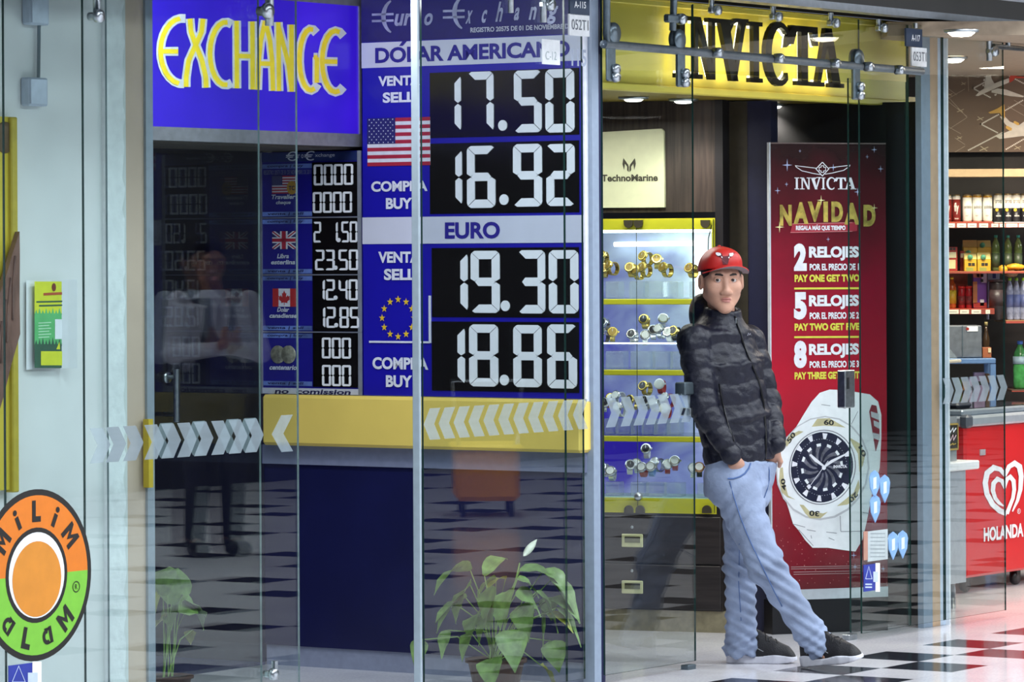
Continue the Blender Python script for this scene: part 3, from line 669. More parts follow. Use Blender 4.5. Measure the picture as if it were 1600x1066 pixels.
solo('floor_clamp', box_px(A, 1327, 990, 1340, 1001, .05, .085, STEEL, .003), 'steel floor clamp under the right glass door', 'fitting', A, A.px(1333, 1000, .06))
# ---- plates and stickers on the glass
pn = mat('plate_navy', '#2b3c55', .4); pw = mat('plate_white', '#f2f5f7', .45)
def plate(x0, y0, x1, y1, m, txt, tm, tb, label, cat='sign', bold=.02, y=-.012):
    t = thing('number_plate', label, cat, A, A.px((x0+x1)/2, y1, y))
    part('plate', box_px(A, x0, y0, x1, y1, y, y+.008, m), t)
    mb = MB(); a_, b_ = A.px(tb[0], tb[3], y), A.px(tb[2], tb[1], y); mb.text(txt, a_[0], b_[0], a_[2], b_[2], y-.0015, tm, bold); part('lettering', mb, t)
plate(891, -14, 921, 22.5, pn, 'A-115', pw, (897, 3, 915, 12), 'navy plate lettered A-115 at the top of the grey post')
plate(890, 24, 921, 55, pw, '052T1', mat('plate_grey_ink', '#6d727a', .5), (893, 32, 919, 46), 'white plate numbered 052T1 below the navy plate', bold=0)
plate(1416, 46, 1441, 72, pn, 'A-117', pw, (1424, 55, 1437, 64), 'navy plate lettered A-117 right of the yellow shop sign')
plate(1425, 75.5, 1448, 103, pw, '053T1', MATS['plate_grey_ink'], (1427, 82, 1447, 95), 'white plate numbered 053T1 right of the yellow shop sign', bold=0)
t = thing('paper_sticker', 'small white square sticker over the word AMERICANO on the glass', 'sticker', A, A.px(861, 100, -.008))
part('sheet', box_px(A, 848, 63, 875, 100, -.008, -.004, pw), t)
mb = MB(); a_, b_ = A.px(853, 93, -.01), A.px(870, 81, -.01); mb.text('C-12', a_[0], b_[0], a_[2], b_[2], -.0095, mat('pale_ink', '#b9c4c6', .5)); part('lettering', mb, t)
mb = MB(); a_, b_ = A.px(892, 103, 0), A.px(915, 78, 0); mb.text('115', a_[0], b_[0], a_[2], b_[2], -.003, mat('etched_number', '#aab4c8', .6), .02); part('number_decal', mb, w5)
# round orange and green sticker
RS = A.px(57, 899, -.006); RR = .268
t = thing('round_sticker', 'large round orange and green sticker with black lettering on the glass', 'sticker', A, (RS[0], -.006, RS[2]-RR))
og, gn, bk = mat('sticker_orange', '#e07a1c', .45, var=.03), mat('sticker_green', '#7cc23c', .45, var=.04), mat('sticker_black', '#1e1b18', .45)
mb = MB(); mb.prism([(RS[0]+RR*math.cos(k*math.pi/30), RS[2]+RR*math.sin(k*math.pi/30)) for k in range(60)], -.006, -.003, bk); part('backing', mb, t)
mb = MB(); r = RR*.93
mb.flat([(RS[0]+r*math.cos(a*math.pi/30-.0), -.0065, RS[2]+r*math.sin(a*math.pi/30)) for a in range(0, 31)], og); mb.flat([(RS[0]+r*math.cos(a*math.pi/30), -.0065, RS[2]+r*math.sin(a*math.pi/30)) for a in range(30, 61)], gn); part('ring', mb, t)
mb = MB(); mb.disc(RS[0], RS[2], RR*.555, -.007, bk, 40); mb.disc(RS[0], RS[2], RR*.50, -.0075, WHITE, 40); mb.disc(RS[0], RS[2]-.012, RR*.44, -.008, mat('sticker_plain_orange', '#d98a2a', .5, var=.06, scale=12), 40); part('plain_centre', mb, t, 'plain orange centre disc')
for word, up, a0, st in (('MiLiM', 1, 90, 27.5), ('aLaM', -1, -90, 29)):
    for i, ch in enumerate(word):
        k = i-(len(word)-1)/2; th = math.radians(a0-up*k*st); rc = RR*.745; h = RR*.25
        wd = h*({'M': .95, 'i': .26, 'L': .62, 'a': .72}[ch]); hh = h*(.8 if ch == 'a' else 1)
        c_ = (RS[0]+rc*math.cos(th), RS[2]+rc*math.sin(th)); rot = th-math.pi/2 if up > 0 else th+math.pi/2
        def mp(p, c_=c_, rot=rot): return (c_[0]+p[0]*math.cos(rot)-p[1]*math.sin(rot), -.0075, c_[1]+p[0]*math.sin(rot)+p[1]*math.cos(rot))
        shp = {'M': [[(0, 0), (.26, 0), (.26, .62), (.5, .2), (.74, .62), (.74, 0), (1, 0), (1, 1), (.78, 1), (.5, .55), (.22, 1), (0, 1)]],
               'i': [[(0, 0), (1, 0), (1, .64), (0, .64)], [(.5+.55*math.cos(q*math.pi/6), .86+.14*math.sin(q*math.pi/6)) for q in range(12)]],
               'L': [[(0, 0), (1, 0), (1, .26), (.42, .26), (.42, 1), (0, 1)]],
               'a': [[(.70, 0), (1, 0), (1, 1), (.70, 1)], [(.45+.45*math.cos(q*math.pi/9), .46+.46*math.sin(q*math.pi/9)) for q in range(3, 16)]+[(.45+.18*math.cos(q*math.pi/9), .46+.2*math.sin(q*math.pi/9)) for q in range(15, 2, -1)], [(.3, .92), (.8, .78), (.8, .96), (.3, 1)], [(.4, .0), (.8, .14), (.8, 0)]]}[ch]
        mb = MB()
        for P in shp: mb.flat([mp((-wd/2+a*wd, -hh/2+b_*hh)) for a, b_ in P], bk)
        part('letter', mb, t)
mb = MB(); p = A.px(119, 917, -.007)
mb.text('R', p[0]-.006, p[0]+.006, p[2]-.008, p[2]+.008, -.0078, bk)
for k in range(20):
    a, b_ = k*math.pi/10, (k+1)*math.pi/10; mb.flat([(p[0]+.018*math.cos(a), -.0078, p[2]+.018*math.sin(a)), (p[0]+.018*math.cos(b_), -.0078, p[2]+.018*math.sin(b_)), (p[0]+.015*math.cos(b_), -.0078, p[2]+.015*math.sin(b_)), (p[0]+.015*math.cos(a), -.0078, p[2]+.015*math.sin(a))], bk)
part('registered_mark', mb, t)
# blue and white guidance cards
def card(x0, y0, x1, y1, label):
    y = -.008; t = thing('sticker_card', label, 'sticker', A, A.px(x0, y1, y)); W_, H_ = x1-x0, y1-y0
    part('sheet', box_px(A, x0, y0, x1, y1, y, y+.003, mat('card_blue', '#2b3a9c', .45)), t)
    mb = MB(); mb.poly(A, [(x0+W_*.72, y1), (x1, y1), (x1, y0), (x0+W_*.72, y0)], y-.0006, pw); part('white_strip', mb, t)
    mb = MB(); lt = mat('card_light_blue', '#c4d2ee', .5)
    mb.poly(A, [(x0+W_*.58, y0+H_*.66), (x0+W_*.88, y0+H_*.66), (x0+W_*.88, y0+H_*.3), (x0+W_*.58, y0+H_*.3)], y-.001, lt); part('light_square', mb, t)
    mb = MB(); tri = [(x0+W_*.1, y0+H_*.55), (x0+W_*.3, y0+H_*.12), (x0+W_*.5, y0+H_*.55)]
    mb.ribbon(A, tri+[tri[0]], 1., y-.001, lt)
    for q in (.74, .84): mb.ribbon(A, [(x0+W_*.08, y0+H_*q), (x0+W_*.5, y0+H_*q)], H_*.05, y-.001, lt)
    part('emblem', mb, t)
card(1350, 880, 1375, 925, 'blue and white card stuck low on the glass by the poster foot')
card(14, 1034, 65, 1092, 'blue and white card below the round orange sticker')
t = thing('notice_card', 'grey printed notice stuck on the glass above the blue card', 'notice', A, A.px(1352, 878, -.008))
part('sheet', box_px(A, 1356, 827, 1387, 878, -.008, -.005, mat('notice_grey', '#b9c4c6', .5)), t)
mb = MB()
for k in range(7): mb.ribbon(A, [(1360, 834+k*6), (1383, 834+k*6)], 1.1, -.0087, mat('notice_line', '#8f9aa0', .5))
part('print', mb, t)
part('orange_margin', box_px(A, 1350, 830, 1356, 876, -.008, -.005, mat('notice_orange', '#b98a78', .5)), t)
hol = mat('shield_foil', '#8db8ec', .2, .1, var=.12, scale=25); hol2 = mat('shield_foil_light', '#dcecfb', .2)
for q, lab in (((1367, 757), 'leftmost of the upper pair of pale blue shield stickers'), ((1383, 764), 'rightmost of the upper pair of pale blue shield stickers'), ((1368, 795), 'pale blue shield sticker just below the upper pair'), ((1396, 853), 'pale blue shield sticker right of the grey notice'), ((1411, 851), 'rightmost pale blue shield sticker near the glass joint')):
    cx, cy = q; y = -.008; t = thing('shield_sticker', lab, 'sticker', A, A.px(cx, cy+22, y), 'shield stickers on the right glass')
    sh = [(0, -22), (6, -17), (8, -10), (6.5, 6), (0, 22), (-6.5, 6), (-8, -10), (-6, -17)]
    mb = MB(); P = [A.px(cx+a, cy+b_, y) for a, b_ in sh]; mb.prism([(p[0], p[2]) for p in P], y, y+.004, hol); part('foil', mb, t)
    mb = MB(); mb.poly(A, [(cx+a, cy+b_) for a, b_ in ((-2.5, 8), (2.5, 6), (2.5, -12), (-2.5, -10))], y-.001, hol2); part('highlight_bar', mb, t)
# ---- things on the left wall behind the glass
bx = mat('electric_box', '#b9c4d4', .4, .2)
for (x0, y0, x1, y1), lab in (((46, 122, 76, 165), 'lower grey junction box on the pale left wall'), ((48, -12, 78, 38), 'upper grey junction box on the pale left wall')):
    t = thing('junction_box', lab, 'electric box', A, A.px((x0+x1)/2, y1, .46)); m_ = box_px(A, x0, y0, x1, y1, .46, .5, bx, .006); part('body', m_, t)
    part('cover', box_px(A, x0+3, y0+3, x1-3, y1-3, .455, .46, mat('box_cover', '#c3cede', .4)), t)
mb = MB(); mb.tube([A.px(60, 122, .485), A.px(61, 38, .485)], .006, mat('conduit_grey', '#8b979d', .4)); solo('conduit', mb, 'thin grey conduit joining the two junction boxes', 'pipe', A, A.px(60, 122, .485))
t = thing('paper_flyer', 'green and yellow flyer with curled white edge taped to the pale wall', 'flyer', A, A.px(72, 578, .49))
fy = .49
mb = MB(); n = 8; 
L_ = [A.px(41+ (63*k/n), 438-1*k/n, fy) for k in range(n+1)]; L2 = [A.px(41+63*k/n, 578-3*k/n, fy) for k in range(n+1)]
for k in range(n):
    c0, c1 = [-.05*max(0, (j/n-.55))**1.5*3 for j in (k, k+1)]
    mb.flat([(L2[k][0], fy+c0, L2[k][2]), (L2[k+1][0], fy+c1, L2[k+1][2]), (L_[k+1][0], fy+c1, L_[k+1][2]), (L_[k][0], fy+c0, L_[k][2])], WHITE)
part('sheet', mb, t)
mb = MB(); y = fy-.017
def fp(x0, y0, x1, y1, m, e=0): mb.poly(A, [(x0, y1), (x1, y1), (x1, y0), (x0, y0)], y-e, m)
fyel, fgrn, fdk = mat('flyer_yellow', '#d8dc2e', .5), mat('flyer_green', '#5cb870', .5), mat('flyer_dark_green', '#2f5a45', .5)
fp(54, 440, 101, 490, fyel); fp(54, 490, 101, 538, fgrn); fp(54, 538, 100, 575, fdk)
for k in range(9): mb.poly(A, [(54+k*5.2, 541), (59.2+k*5.2, 541), (56.6+k*5.2, 531-k % 3*2)], y-.0004, fdk)
for k in range(9): mb.poly(A, [(54+k*5.2, 492), (59.2+k*5.2, 492), (56.6+k*5.2, 484-k % 2*3)], y-.0004, fgrn)
fp(64, 549, 99, 571, fyel, .0008); fp(86, 499, 100, 530, WHITE, .0008); mb.poly(A, [(88, 546), (94, 546), (93, 534)], y-.001, fyel)
c_ = A.px(84, 449, y); mb.disc(c_[0], c_[2], .011, y-.001, mat('flyer_maroon', '#7a2f22', .5), 12, .014)
mb.ribbon(A, [(68, 460), (97, 458.5)], 4, y-.001, mat('flyer_red', '#b5532a', .5))
for a, b_, c2 in ((57, 100, 472), (61, 99, 478)): mb.ribbon(A, [(a, c2), (b_, c2-1)], 2.4, y-.001, fdk)
for k in range(6): mb.ribbon(A, [(60, 505+k*4.5), (80-k % 2*3, 504+k*4.5)], 1.6, y-.001, mat('flyer_pale', '#b6e0bd', .5))
part('print', mb, t)
# yellow display board at the far left with a brown wrapped roll leaning over it
t = thing('yellow_board', 'tall yellow board with a brown disc at the far left edge', 'board', A, A.px(5, 770, .47))
by = mat('board_yellow', '#cdb93a', .5, var=.06, scale=4)
part('panel', box_px(A, -45, 183, 25, 770, .465, .49, by), t)
part('edge_moulding', box_px(A, 21, 183, 28, 770, .45, .49, mat('board_yellow_edge', '#b8a535', .5), .004), t)
c_ = A.px(8, 215, .463); mb = MB(); mb.lathe([(0, -.004), (.05, -.004), (.052, 0), (0, 0)], (c_[0], .464, c_[2]), mat('board_disc_brown', '#6b553c', .5), axis='y', n=24); part('disc', mb, t, 'brown disc')
film = mat('brown_wrap', '#7d5f55', .25, var=.25, scale=18, bump=.9, bscale=26, stretch=(1, 1, .4))
mb = MB(); P = [A.px(a, b_, .44) for a, b_ in ((27, 362), (27.5, 400), (27, 470), (28, 522), (14, 570), (2, 620), (-12, 668), (-30, 700), (-30, 520), (-12, 480), (4, 438), (16, 396))]
mb.prism([(p[0], p[2]) for p in P], .43, .449, film)
for k in range(5): mb.tube([A.px(24-k*7, 400+k*34, .428), A.px(20-k*8, 440+k*38, .43), A.px(20-k*9, 500+k*34, .428)], .004, film)
solo('wrapped_roll', mb, 'brown strip in crinkled plastic lying diagonally across the yellow board', 'wrapping', A, P[6])
# ================================================================== WATCH SHOP
yellow = mat('sign_yellow', '#e6d458', .4, var=.04, scale=4)
yellow_case = mat('case_yellow', '#d8cf2e', .4, var=.04, scale=5)
# ---- yellow fascia sign with halo-lit black letters
YF = .30
t = thing('shop_sign', 'yellow shop sign with black halo-lit letters INVICTA', 'sign', A, (1.4, YF, 2.27))
fx0, fx1 = A.px(930, 100, YF)[0], A.px(1418, 100, YF)[0]
mb = MB(); mb.box(fx0, fx1, YF, YF+.04, 2.272, 2.645, yellow); part('board', mb, t)
mb = MB(); mb.box(fx0, fx1, YF-.012, YF, 2.272, 2.30, yellow, .004); mb.box(fx0, fx1, YF-.012, YF, 2.615, 2.645, yellow, .004); part('frame', mb, t)
lb = mat('letter_black', '#17130f', .3); halo = mat('halo_led', '#fff6cf', .5, emit=3.5, var=.0)
def serif(ch):
    if ch == 'I': return [[(.3, 0), (.7, 0), (.7, 1), (.3, 1)], [(.05, 0), (.95, 0), (.95, .07), (.05, .07)], [(.05, .93), (.95, .93), (.95, 1), (.05, 1)]]
    if ch == 'N': return [[(.14, 0), (.26, 0), (.26, .95), (.14, .95)], [(.0, 0), (.42, 0), (.42, .07), (.0, .07)], [(.0, .93), (.34, .93), (.34, 1), (.0, 1)], [(.16, 1), (.36, 1), (.88, 0), (.70, 0)], [(.76, 0), (.88, 0), (.88, 1), (.76, 1)], [(.62, .93), (1., .93), (1., 1), (.62, 1)]]
    if ch == 'V': return [[(.06, 1), (.36, 1), (.66, 0), (.44, 0)], [(.78, .97), (.92, .97), (.60, 0), (.48, 0)], [(0, .93), (.45, .93), (.45, 1), (0, 1)], [(.42, .80), (.52, .93), (.62, .97), (1., .97), (1., 1.03), (.6, 1.03), (.47, .98), (.38, .86)]]
    if ch == 'C':
        o = [(.55+.50*math.cos(math.radians(a)), .5+.54*math.sin(math.radians(a))) for a in range(42, 321, 14)]
        i = [(.60+.33*math.cos(math.radians(a)), .5+.44*math.sin(math.radians(a))) for a in range(316, 40, -14)]
        return [o+i, [(.98, .98), (1.02, .72), (.80, .62), (.84, .80)]]
    if ch == 'T': return [[(.38, 0), (.62, 0), (.62, 1), (.38, 1)], [(.2, 0), (.8, 0), (.8, .07), (.2, .07)], [(.02, .9), (.98, .9), (.98, 1), (.02, 1)], [(.0, .68), (.10, .68), (.22, .9), (.04, 1), (.02, .9)], [(1., .68), (.90, .68), (.78, .9), (.96, 1), (.98, .9)]]
    if ch == 'A': return [[(.0, 0), (.36, 0), (.36, .07), (.0, .07)], [(.52, 0), (1., 0), (1., .07), (.52, .07)], [(.10, 0), (.22, 0), (.54, .95), (.46, 1), (.40, 1)], [(.62, 0), (.90, 0), (.60, 1), (.40, 1)], [(.26, .30), (.70, .30), (.68, .38), (.28, .38)]]
def letter(ch, x0, x1, z0, z1, mb, y0, y1, m, face=None):
    for p in serif(ch):
        P = [(x0+(x1-x0)*a, z0+(z1-z0)*b_) for a, b_ in p]
        if y1 is None: mb.flat([(x, y0, z) for x, z in (P if sum(P[i][0]*P[(i+1) % len(P)][1]-P[(i+1) % len(P)][0]*P[i][1] for i in range(len(P))) > 0 else P[::-1])], m)
        else: mb.prism(P, y0, y1, m)
zb0 = A.px(1060, 121, YF-.07)[2]; zt0 = A.px(1066, 24, YF-.07)[2]
for ch, xa, xb in (('I', 1056, 1077), ('N', 1080, 1123), ('V', 1122, 1170), ('I', 1171, 1193), ('C', 1194, 1238), ('T', 1236, 1279), ('A', 1271, 1319)):
    mb = MB(); a_, b_ = A.px(xa, 90, YF-.07)[0], A.px(xb, 90, YF-.07)[0]
    letter(ch, a_, b_, zb0, zt0, mb, YF-.07, YF-.05, lb); o = part('letter', mb, t)
    mb = MB(); e = .012
    letter(ch, a_+e, b_-e, zb0+e, zt0-e, mb, YF-.0495, YF-.047, halo); part('halo_light', mb, o)
# ---- downlights in the soffit
dl = mat('downlight_white', '#fffdf2', .5, emit=9., var=0)
for (qx, qy), lab in (((990, 153), 'leftmost of four round downlights under the yellow shop sign'), ((1068, 156), 'second round downlight from the left under the yellow shop sign'), ((1138, 160.5), 'third round downlight from the left under the yellow shop sign'), ((1207, 164), 'rightmost round downlight under the yellow shop sign')):
    d = ray(qx, qy); tt = (2.28-CZ)/d[2]; p = (*A.loc(d[0]*tt, tt), 2.285)
    t = thing('downlight', lab, 'light', A, p, 'downlights under the yellow shop sign')
    mb = MB(); mb.lathe([(.048, -.012), (.062, -.010), (.066, 0), (.048, 0)], p, STEEL, n=24); part('trim_ring', mb, t)
    mb = MB(); mb.lathe([(0, -.022), (.03, -.02), (.046, -.008), (.046, 0)], p, dl, n=24); part('diffuser', mb, t)
    l = bpy.data.lights.new('downlight_lamp', 'SPOT'); l.energy = 14; l.spot_size = 2.; l.spot_blend = .6; l.shadow_soft_size = .05; l.color = (1, .96, .86)
    lo = bpy.data.objects.new('downlight_lamp', l); COL.objects.link(lo); lo.location = A.W((p[0], p[1], 2.25))
# ---- pale sign above the case
def cpx(x, y, yy=0.): return C.px(x, y, yy)
t = thing('brand_sign', 'square cream sign lettered TechnoMarine on dark wood above the watch case', 'sign', C, cpx(985, 325))
cream = mat('cream_panel', '#e6e5bd', .4, var=.03)
pts = [cpx(915, 325), cpx(1038, 324), cpx(1037, 205), cpx(1033, 201), cpx(915, 208)]
mb = MB(); mb.prism([(p[0], p[2]) for p in pts], -.0, .02, cream); part('panel', mb, t)
k_ = mat('sign_ink', '#3f3a2c', .5)
mb = MB(); a_, b_ = cpx(940, 284), cpx(1028, 272); mb.text('TechnoMarine', a_[0], b_[0], a_[2], b_[2], -.002, k_, .03); part('lettering', mb, t)
for sgn in (-1, 1):
    mb = MB()
    mb.poly(C, [(983+sgn*1, 258), (983+sgn*9, 247), (983+sgn*10.5, 256), (983+sgn*8, 266), (983+sgn*6.5, 256), (983+sgn*2, 262)][::sgn], -.002, k_)
    mb.poly(C, [(983+sgn*0.5, 260), (983+sgn*3, 257), (983+sgn*3.2, 266), (983+sgn*.6, 269)][::sgn], -.0024, k_); part('emblem_half', mb, t)
# ---- display case
Z0, Z1 = cpx(1030, 802.5)[2]+.001, cpx(1030, 341.5)[2]; cx0, cx1 = -.64, cpx(1118, 600)[0]; DP = .34
shz = [cpx(1030, 466)[2], cpx(1030, 577)[2], cpx(1030, 681)[2]]; zbot = cpx(1030, 779)[2]; ztop = cpx(1030, 359)[2]
t = CASE = thing('display_case', 'lit glass display case of watches with yellow top and bottom rails', 'display case', C, (-.2, 0, Z0))
mb = MB(); mb.box(cx0, cx1, .0, DP, ztop, Z1, yellow_case); part('top_rail', mb, t)
mb = MB(); mb.box(cx0, cx1, .0, DP, Z0, zbot, yellow_case); part('bottom_rail', mb, t)
mb = MB(); mb.box(cx1-.014, cx1, .0, .03, zbot, ztop, yellow_case); part('side_frame', mb, t)
bm_ = bpy.data.materials.new('underwater_print'); bm_.use_nodes = True; N = bm_.node_tree.nodes; L = bm_.node_tree.links; b = N['Principled BSDF']
tc = N.new('ShaderNodeTexCoord'); mp_ = N.new('ShaderNodeMapping'); mp_.inputs['Scale'].default_value = (1.6, 1, 2.2); L.new(tc.outputs['Object'], mp_.inputs[0])
nz = N.new('ShaderNodeTexNoise'); nz.inputs['Scale'].default_value = 1.5; nz.inputs['Detail'].default_value = 6; nz.inputs['Distortion'].default_value = .8; L.new(mp_.outputs[0], nz.inputs[0])
sp = N.new('ShaderNodeSeparateXYZ'); L.new(tc.outputs['Object'], sp.inputs[0])
ad = N.new('ShaderNodeMath'); ad.operation = 'MULTIPLY_ADD'; L.new(sp.outputs[0], ad.inputs[0]); ad.inputs[1].default_value = .55; L.new(nz.outputs[0], ad.inputs[2])
ad2 = N.new('ShaderNodeMath'); ad2.operation = 'MULTIPLY_ADD'; L.new(sp.outputs[2], ad2.inputs[0]); ad2.inputs[1].default_value = .22; L.new(ad.outputs[0], ad2.inputs[2])
rp = N.new('ShaderNodeValToRGB'); R_ = rp.color_ramp
for pos, c_ in ((.30, '#2c1a9c'), (.5, '#3c40c4'), (.66, '#4c80dc'), (.82, '#84c8ea'), (.96, '#dff4f6')):
    if pos in (.30, .96): e_ = R_.elements[0 if pos == .30 else 1]; e_.position = pos
    else: e_ = R_.elements.new(pos)
    e_.color = lin(c_)
L.new(ad2.outputs[0], rp.inputs[0]); L.new(rp.outputs[0], b.inputs['Base Color']); L.new(rp.outputs[0], b.inputs['Emission Color']); b.inputs['Emission Strength'].default_value = .8
mb = MB(); mb.box(cx0-.35, cx1, DP, DP+.02, Z0, Z1, bm_); part('back_panel', mb, t, 'blue underwater picture panel')
for z in shz:
    mb = MB(); mb.box(cx0, cx1-.016, .035, DP-.005, z-.006, z, ACRYL); o = part('shelf', mb, t)
    mb = MB(); mb.box(cx0, cx1-.016, .02, .036, z-.028, z-.004, yellow_case, .003); part('shelf_edge', mb, o, 'yellow shelf edge')
mb = MB(); mb.box(cx0, cx1-.016, .02, DP, zbot-.002, zbot+.001, mat('case_floor_mint', '#b7dcc8', .4)); part('case_floor', mb, t)
tubem = mat('case_tube_light', '#f4fbff', .5, emit=6., var=0)
for (xa, xb, yy_) in ((960, 1100, 382),):
    mb = MB(); p0, p1 = cpx(xa, yy_, DP-.04), cpx(xb, yy_-2, DP-.04); mb.tube([p0, p1], .011, tubem); part('light_tube', mb, t)
mb = MB(); mb.box(cx0, cx1-.02, .03, .05, ztop-.012, ztop, tubem); part('light_strip', mb, t)
mb = MB(); p0 = cpx(945, 536.5, .05); mb.box(cx0, cpx(1078, 536, .05)[0], .045, .052, p0[2]-.003, p0[2]+.003, tubem); part('light_strip', mb, t)
mb = MB(); p0, p1 = cpx(1088, 392, DP-.02), cpx(1100, 470, DP-.02); mb.box(p0[0], p1[0], DP-.03, DP-.015, p1[2], p0[2], tubem); part('light_panel', mb, t)
seam = cpx(997, 600)[0]
for x0, x1 in ((cx0, seam-.002), (seam+.002, cx1-.004)):
    mb = MB(); q = [(x0, -.006, Z0+.005), (x1, -.006, Z0+.005), (x1, -.006, Z1-.005), (x0, -.006, Z1-.005)]; mb.add(q, [(0, 1, 2, 3)], GLASS)
    mb.box(x1-.0015, x1, -.007, -.001, Z0+.005, Z1-.005, EDGE); part('glass_door', mb, t)
hg = mat('hinge_bronze', '#3b3526', .45)
for hx, hy, up in ((982, 344, -1), (997.5, 344, -1), (1102, 344, -1), (982.5, 802, 1), (1000.5, 802, 1), (1104.5, 802, 1)):
    c_ = cpx(hx, hy, -.01); r = .0205
    mb = MB(); mb.prism([(c_[0]+r*math.cos(k*math.pi/12), c_[2]+up*(r*1.05*math.sin(k*math.pi/12)+(.012 if k not in (0, 12) else 0))) for k in range(13)], -.016, -.004, hg); part('hinge', mb, t)
c_ = cpx(997.5, 776, -.03); mb = MB(); mb.ball(c_, .0195, STEEL, 16); mb.tube([c_, (c_[0], -.004, c_[2])], .006, STEEL); part('lock_knob', mb, t)
for z, e in ((ztop-.02, 5), (shz[0]-.03, 3.5), (shz[1]-.03, 3), (shz[2]-.03, 3)):
    lamp('case_lamp', C, ((cx0+cx1)/2, .13, z), 1.0, .05, e*.13, (.88, .95, 1))
mb = MB(); mb.tube([cpx(1112, 352, -.02), cpx(1107, 372, -.02), cpx(1106, 400, -.02), cpx(1110, 440, -.02)], .0022, BLACK); solo('cable', mb, 'thin dark cable hanging at the right end of the watch case', 'cable', C, cpx(1110, 440, -.02))
mb = MB(); mb.box(cx1+.001, C.px(1141, 500, .1)[0], .004, .36, Z0+.002, 2.284, mat('black_pilaster', '#141115', .5)); struct('trim_13', mb, C)
# ---- base cabinet
t = thing('base_cabinet', 'black drawer cabinet under the lit watch case', 'cabinet', C, (-.2, 0, .0))
bw = mat('cabinet_black_wood', '#2a2422', .4, var=.25, scale=7, stretch=(.6, 1, 9))
mb = MB(); mb.box(cx0, cpx(1129, 900)[0], .0, DP+.02, .092, Z0, bw); part('body', mb, t)
mb = MB(); mb.box(cx0, cpx(1134, 970)[0], .01, DP+.02, 0, .092, mat('kick_beige', '#8d8468', .6, var=.15)); part('plinth', mb, t)
zs = cpx(1030, 881.5)[2]; xr_ = cpx(1127, 881)[0]
hm_ = mat('handle_cream', '#cfcf9c', .45)
for z0_, z1_, hy, ly in ((zs+.003, Z0-.012, (835, 855), 824), (.098, zs-.003, (908, 927.5), 892)):
    mb = MB(); mb.box(cx0+.01, xr_, -.012, 0, z0_, z1_, bw, .003); d = part('drawer', mb, t)
    part('pull', box_px(C, 971, hy[0], 1004, hy[1], -.02, -.012, hm_, .003), d, 'cream recessed pull')
    m2 = box_px(C, 976, hy[0]+5, 1000, hy[1]-7, -.0215, -.0195, mat('pull_recess_shade', '#77765a', .6)); m2 = box_px(C, 976, hy[0]+4, 1000, hy[0]+6.5, -.0225, -.019, mat('pull_painted_shadow', '#3a3727', .6), 0, m2); part('pull_slot', m2, d)  # raised strips in darker colours paint the shade inside the pull
    c_ = cpx(987.5, ly, -.014); mb = MB(); mb.lathe([(0, -.004), (.006, -.004), (.007, 0), (0, 0)], c_, STEEL, axis='y', n=12); part('keyhole', mb, d)
# ---- watches and their stands
def watch_proto(name, strapm, casem, dialm, lab):
    t = thing(name, lab, 'watch', G, (0, 0, 0))
    mb = MB(); n = 20; R0, R1, w = .026, .030, .011
    for k in range(n):
        a0, a1 = 2*math.pi*k/n, 2*math.pi*(k+1)/n
        for (ra, rb, fl) in ((R1, R1, 0), (R0, R0, 1)):
            q = [(-w, -ra*math.cos(a0), ra*math.sin(a0)), (w, -ra*math.cos(a0), ra*math.sin(a0)), (w, -ra*math.cos(a1), ra*math.sin(a1)), (-w, -ra*math.cos(a1), ra*math.sin(a1))]
            mb.add(q[::-1] if fl else q, [(0, 1, 2, 3)], strapm, True)
        for s in (-w, w): mb.add([(s, -R0*math.cos(a0), R0*math.sin(a0)), (s, -R1*math.cos(a0), R1*math.sin(a0)), (s, -R1*math.cos(a1), R1*math.sin(a1)), (s, -R0*math.cos(a1), R0*math.sin(a1))], [(0, 1, 2, 3)], strapm)
    part('strap', mb, t)
    tl = math.radians(24); c_, s_ = math.cos(tl), math.sin(tl)
    def rot(mb):      # the face leans up
        mb.v = [(x, -.0+(y)*c_-(z)*s_*-1 if 0 else y*c_+z*s_, -y*s_+z*c_) for x, y, z in mb.v]; return mb
    mb = MB(); mb.lathe([(0, -.043), (.020, -.043), (.0235, -.040), (.0235, -.032), (.018, -.028), (0, -.028)], (0, 0, 0), casem, axis='y', n=20, smooth=False)
    mb.box(.022, .029, -.039, -.034, -.004, .004, casem); part('case', rot(mb), t)
    mb = MB(); mb.lathe([(0, -.0445), (.0165, -.0445), (.0165, -.042), (0, -.042)], (0, 0, 0), dialm, axis='y', n=20, smooth=False)
    for a in (.5, 2.2): mb.box(-.001, .001, -.0452, -.0446, 0, .012, WHITE)
    part('dial', rot(mb), t); return t
gold = mat('gold_metal', '#dcc470', .22, .85, var=.1); silv = mat('silver_metal', '#d6d8da', .2, .85, var=.08); whp = mat('white_ceramic', '#eef0f0', .25)
redr = mat('red_rubber', '#b0342a', .45); orr = mat('orange_rubber', '#cf7a2a', .45); blr = mat('black_rubber', '#17161a', .4); rg = mat('rose_gold', '#b98a6a', .25, .8); dgold = mat('gold_dial', '#8a6f22', .3, .3); ddark = mat('dark_dial', '#23222c', .2); dwh = mat('white_dial', '#f1f2f0', .25)
lbr = mat('light_blue_rubber', '#6d9ad8', .4)
KIND = {'gold': (gold, gold, dgold), 'silver with a dark dial': (silv, silv, ddark), 'silver': (silv, silv, dwh), 'white': (whp, silv, dwh), 'white with a dark dial': (whp, silv, ddark), 'red-strapped': (redr, silv, dwh), 'orange-strapped': (orr, gold, dwh), 'black-strapped': (blr, gold, ddark), 'gold with a dark dial': (gold, gold, ddark), 'rose gold': (blr, rg, dwh), 'white and red': (redr, whp, dwh), 'blue-strapped': (lbr, silv, dwh)}
SH = ['top shelf', 'second shelf', 'third shelf', 'bottom level']
SHZ = [shz[0], shz[1], shz[2], zbot+.002]
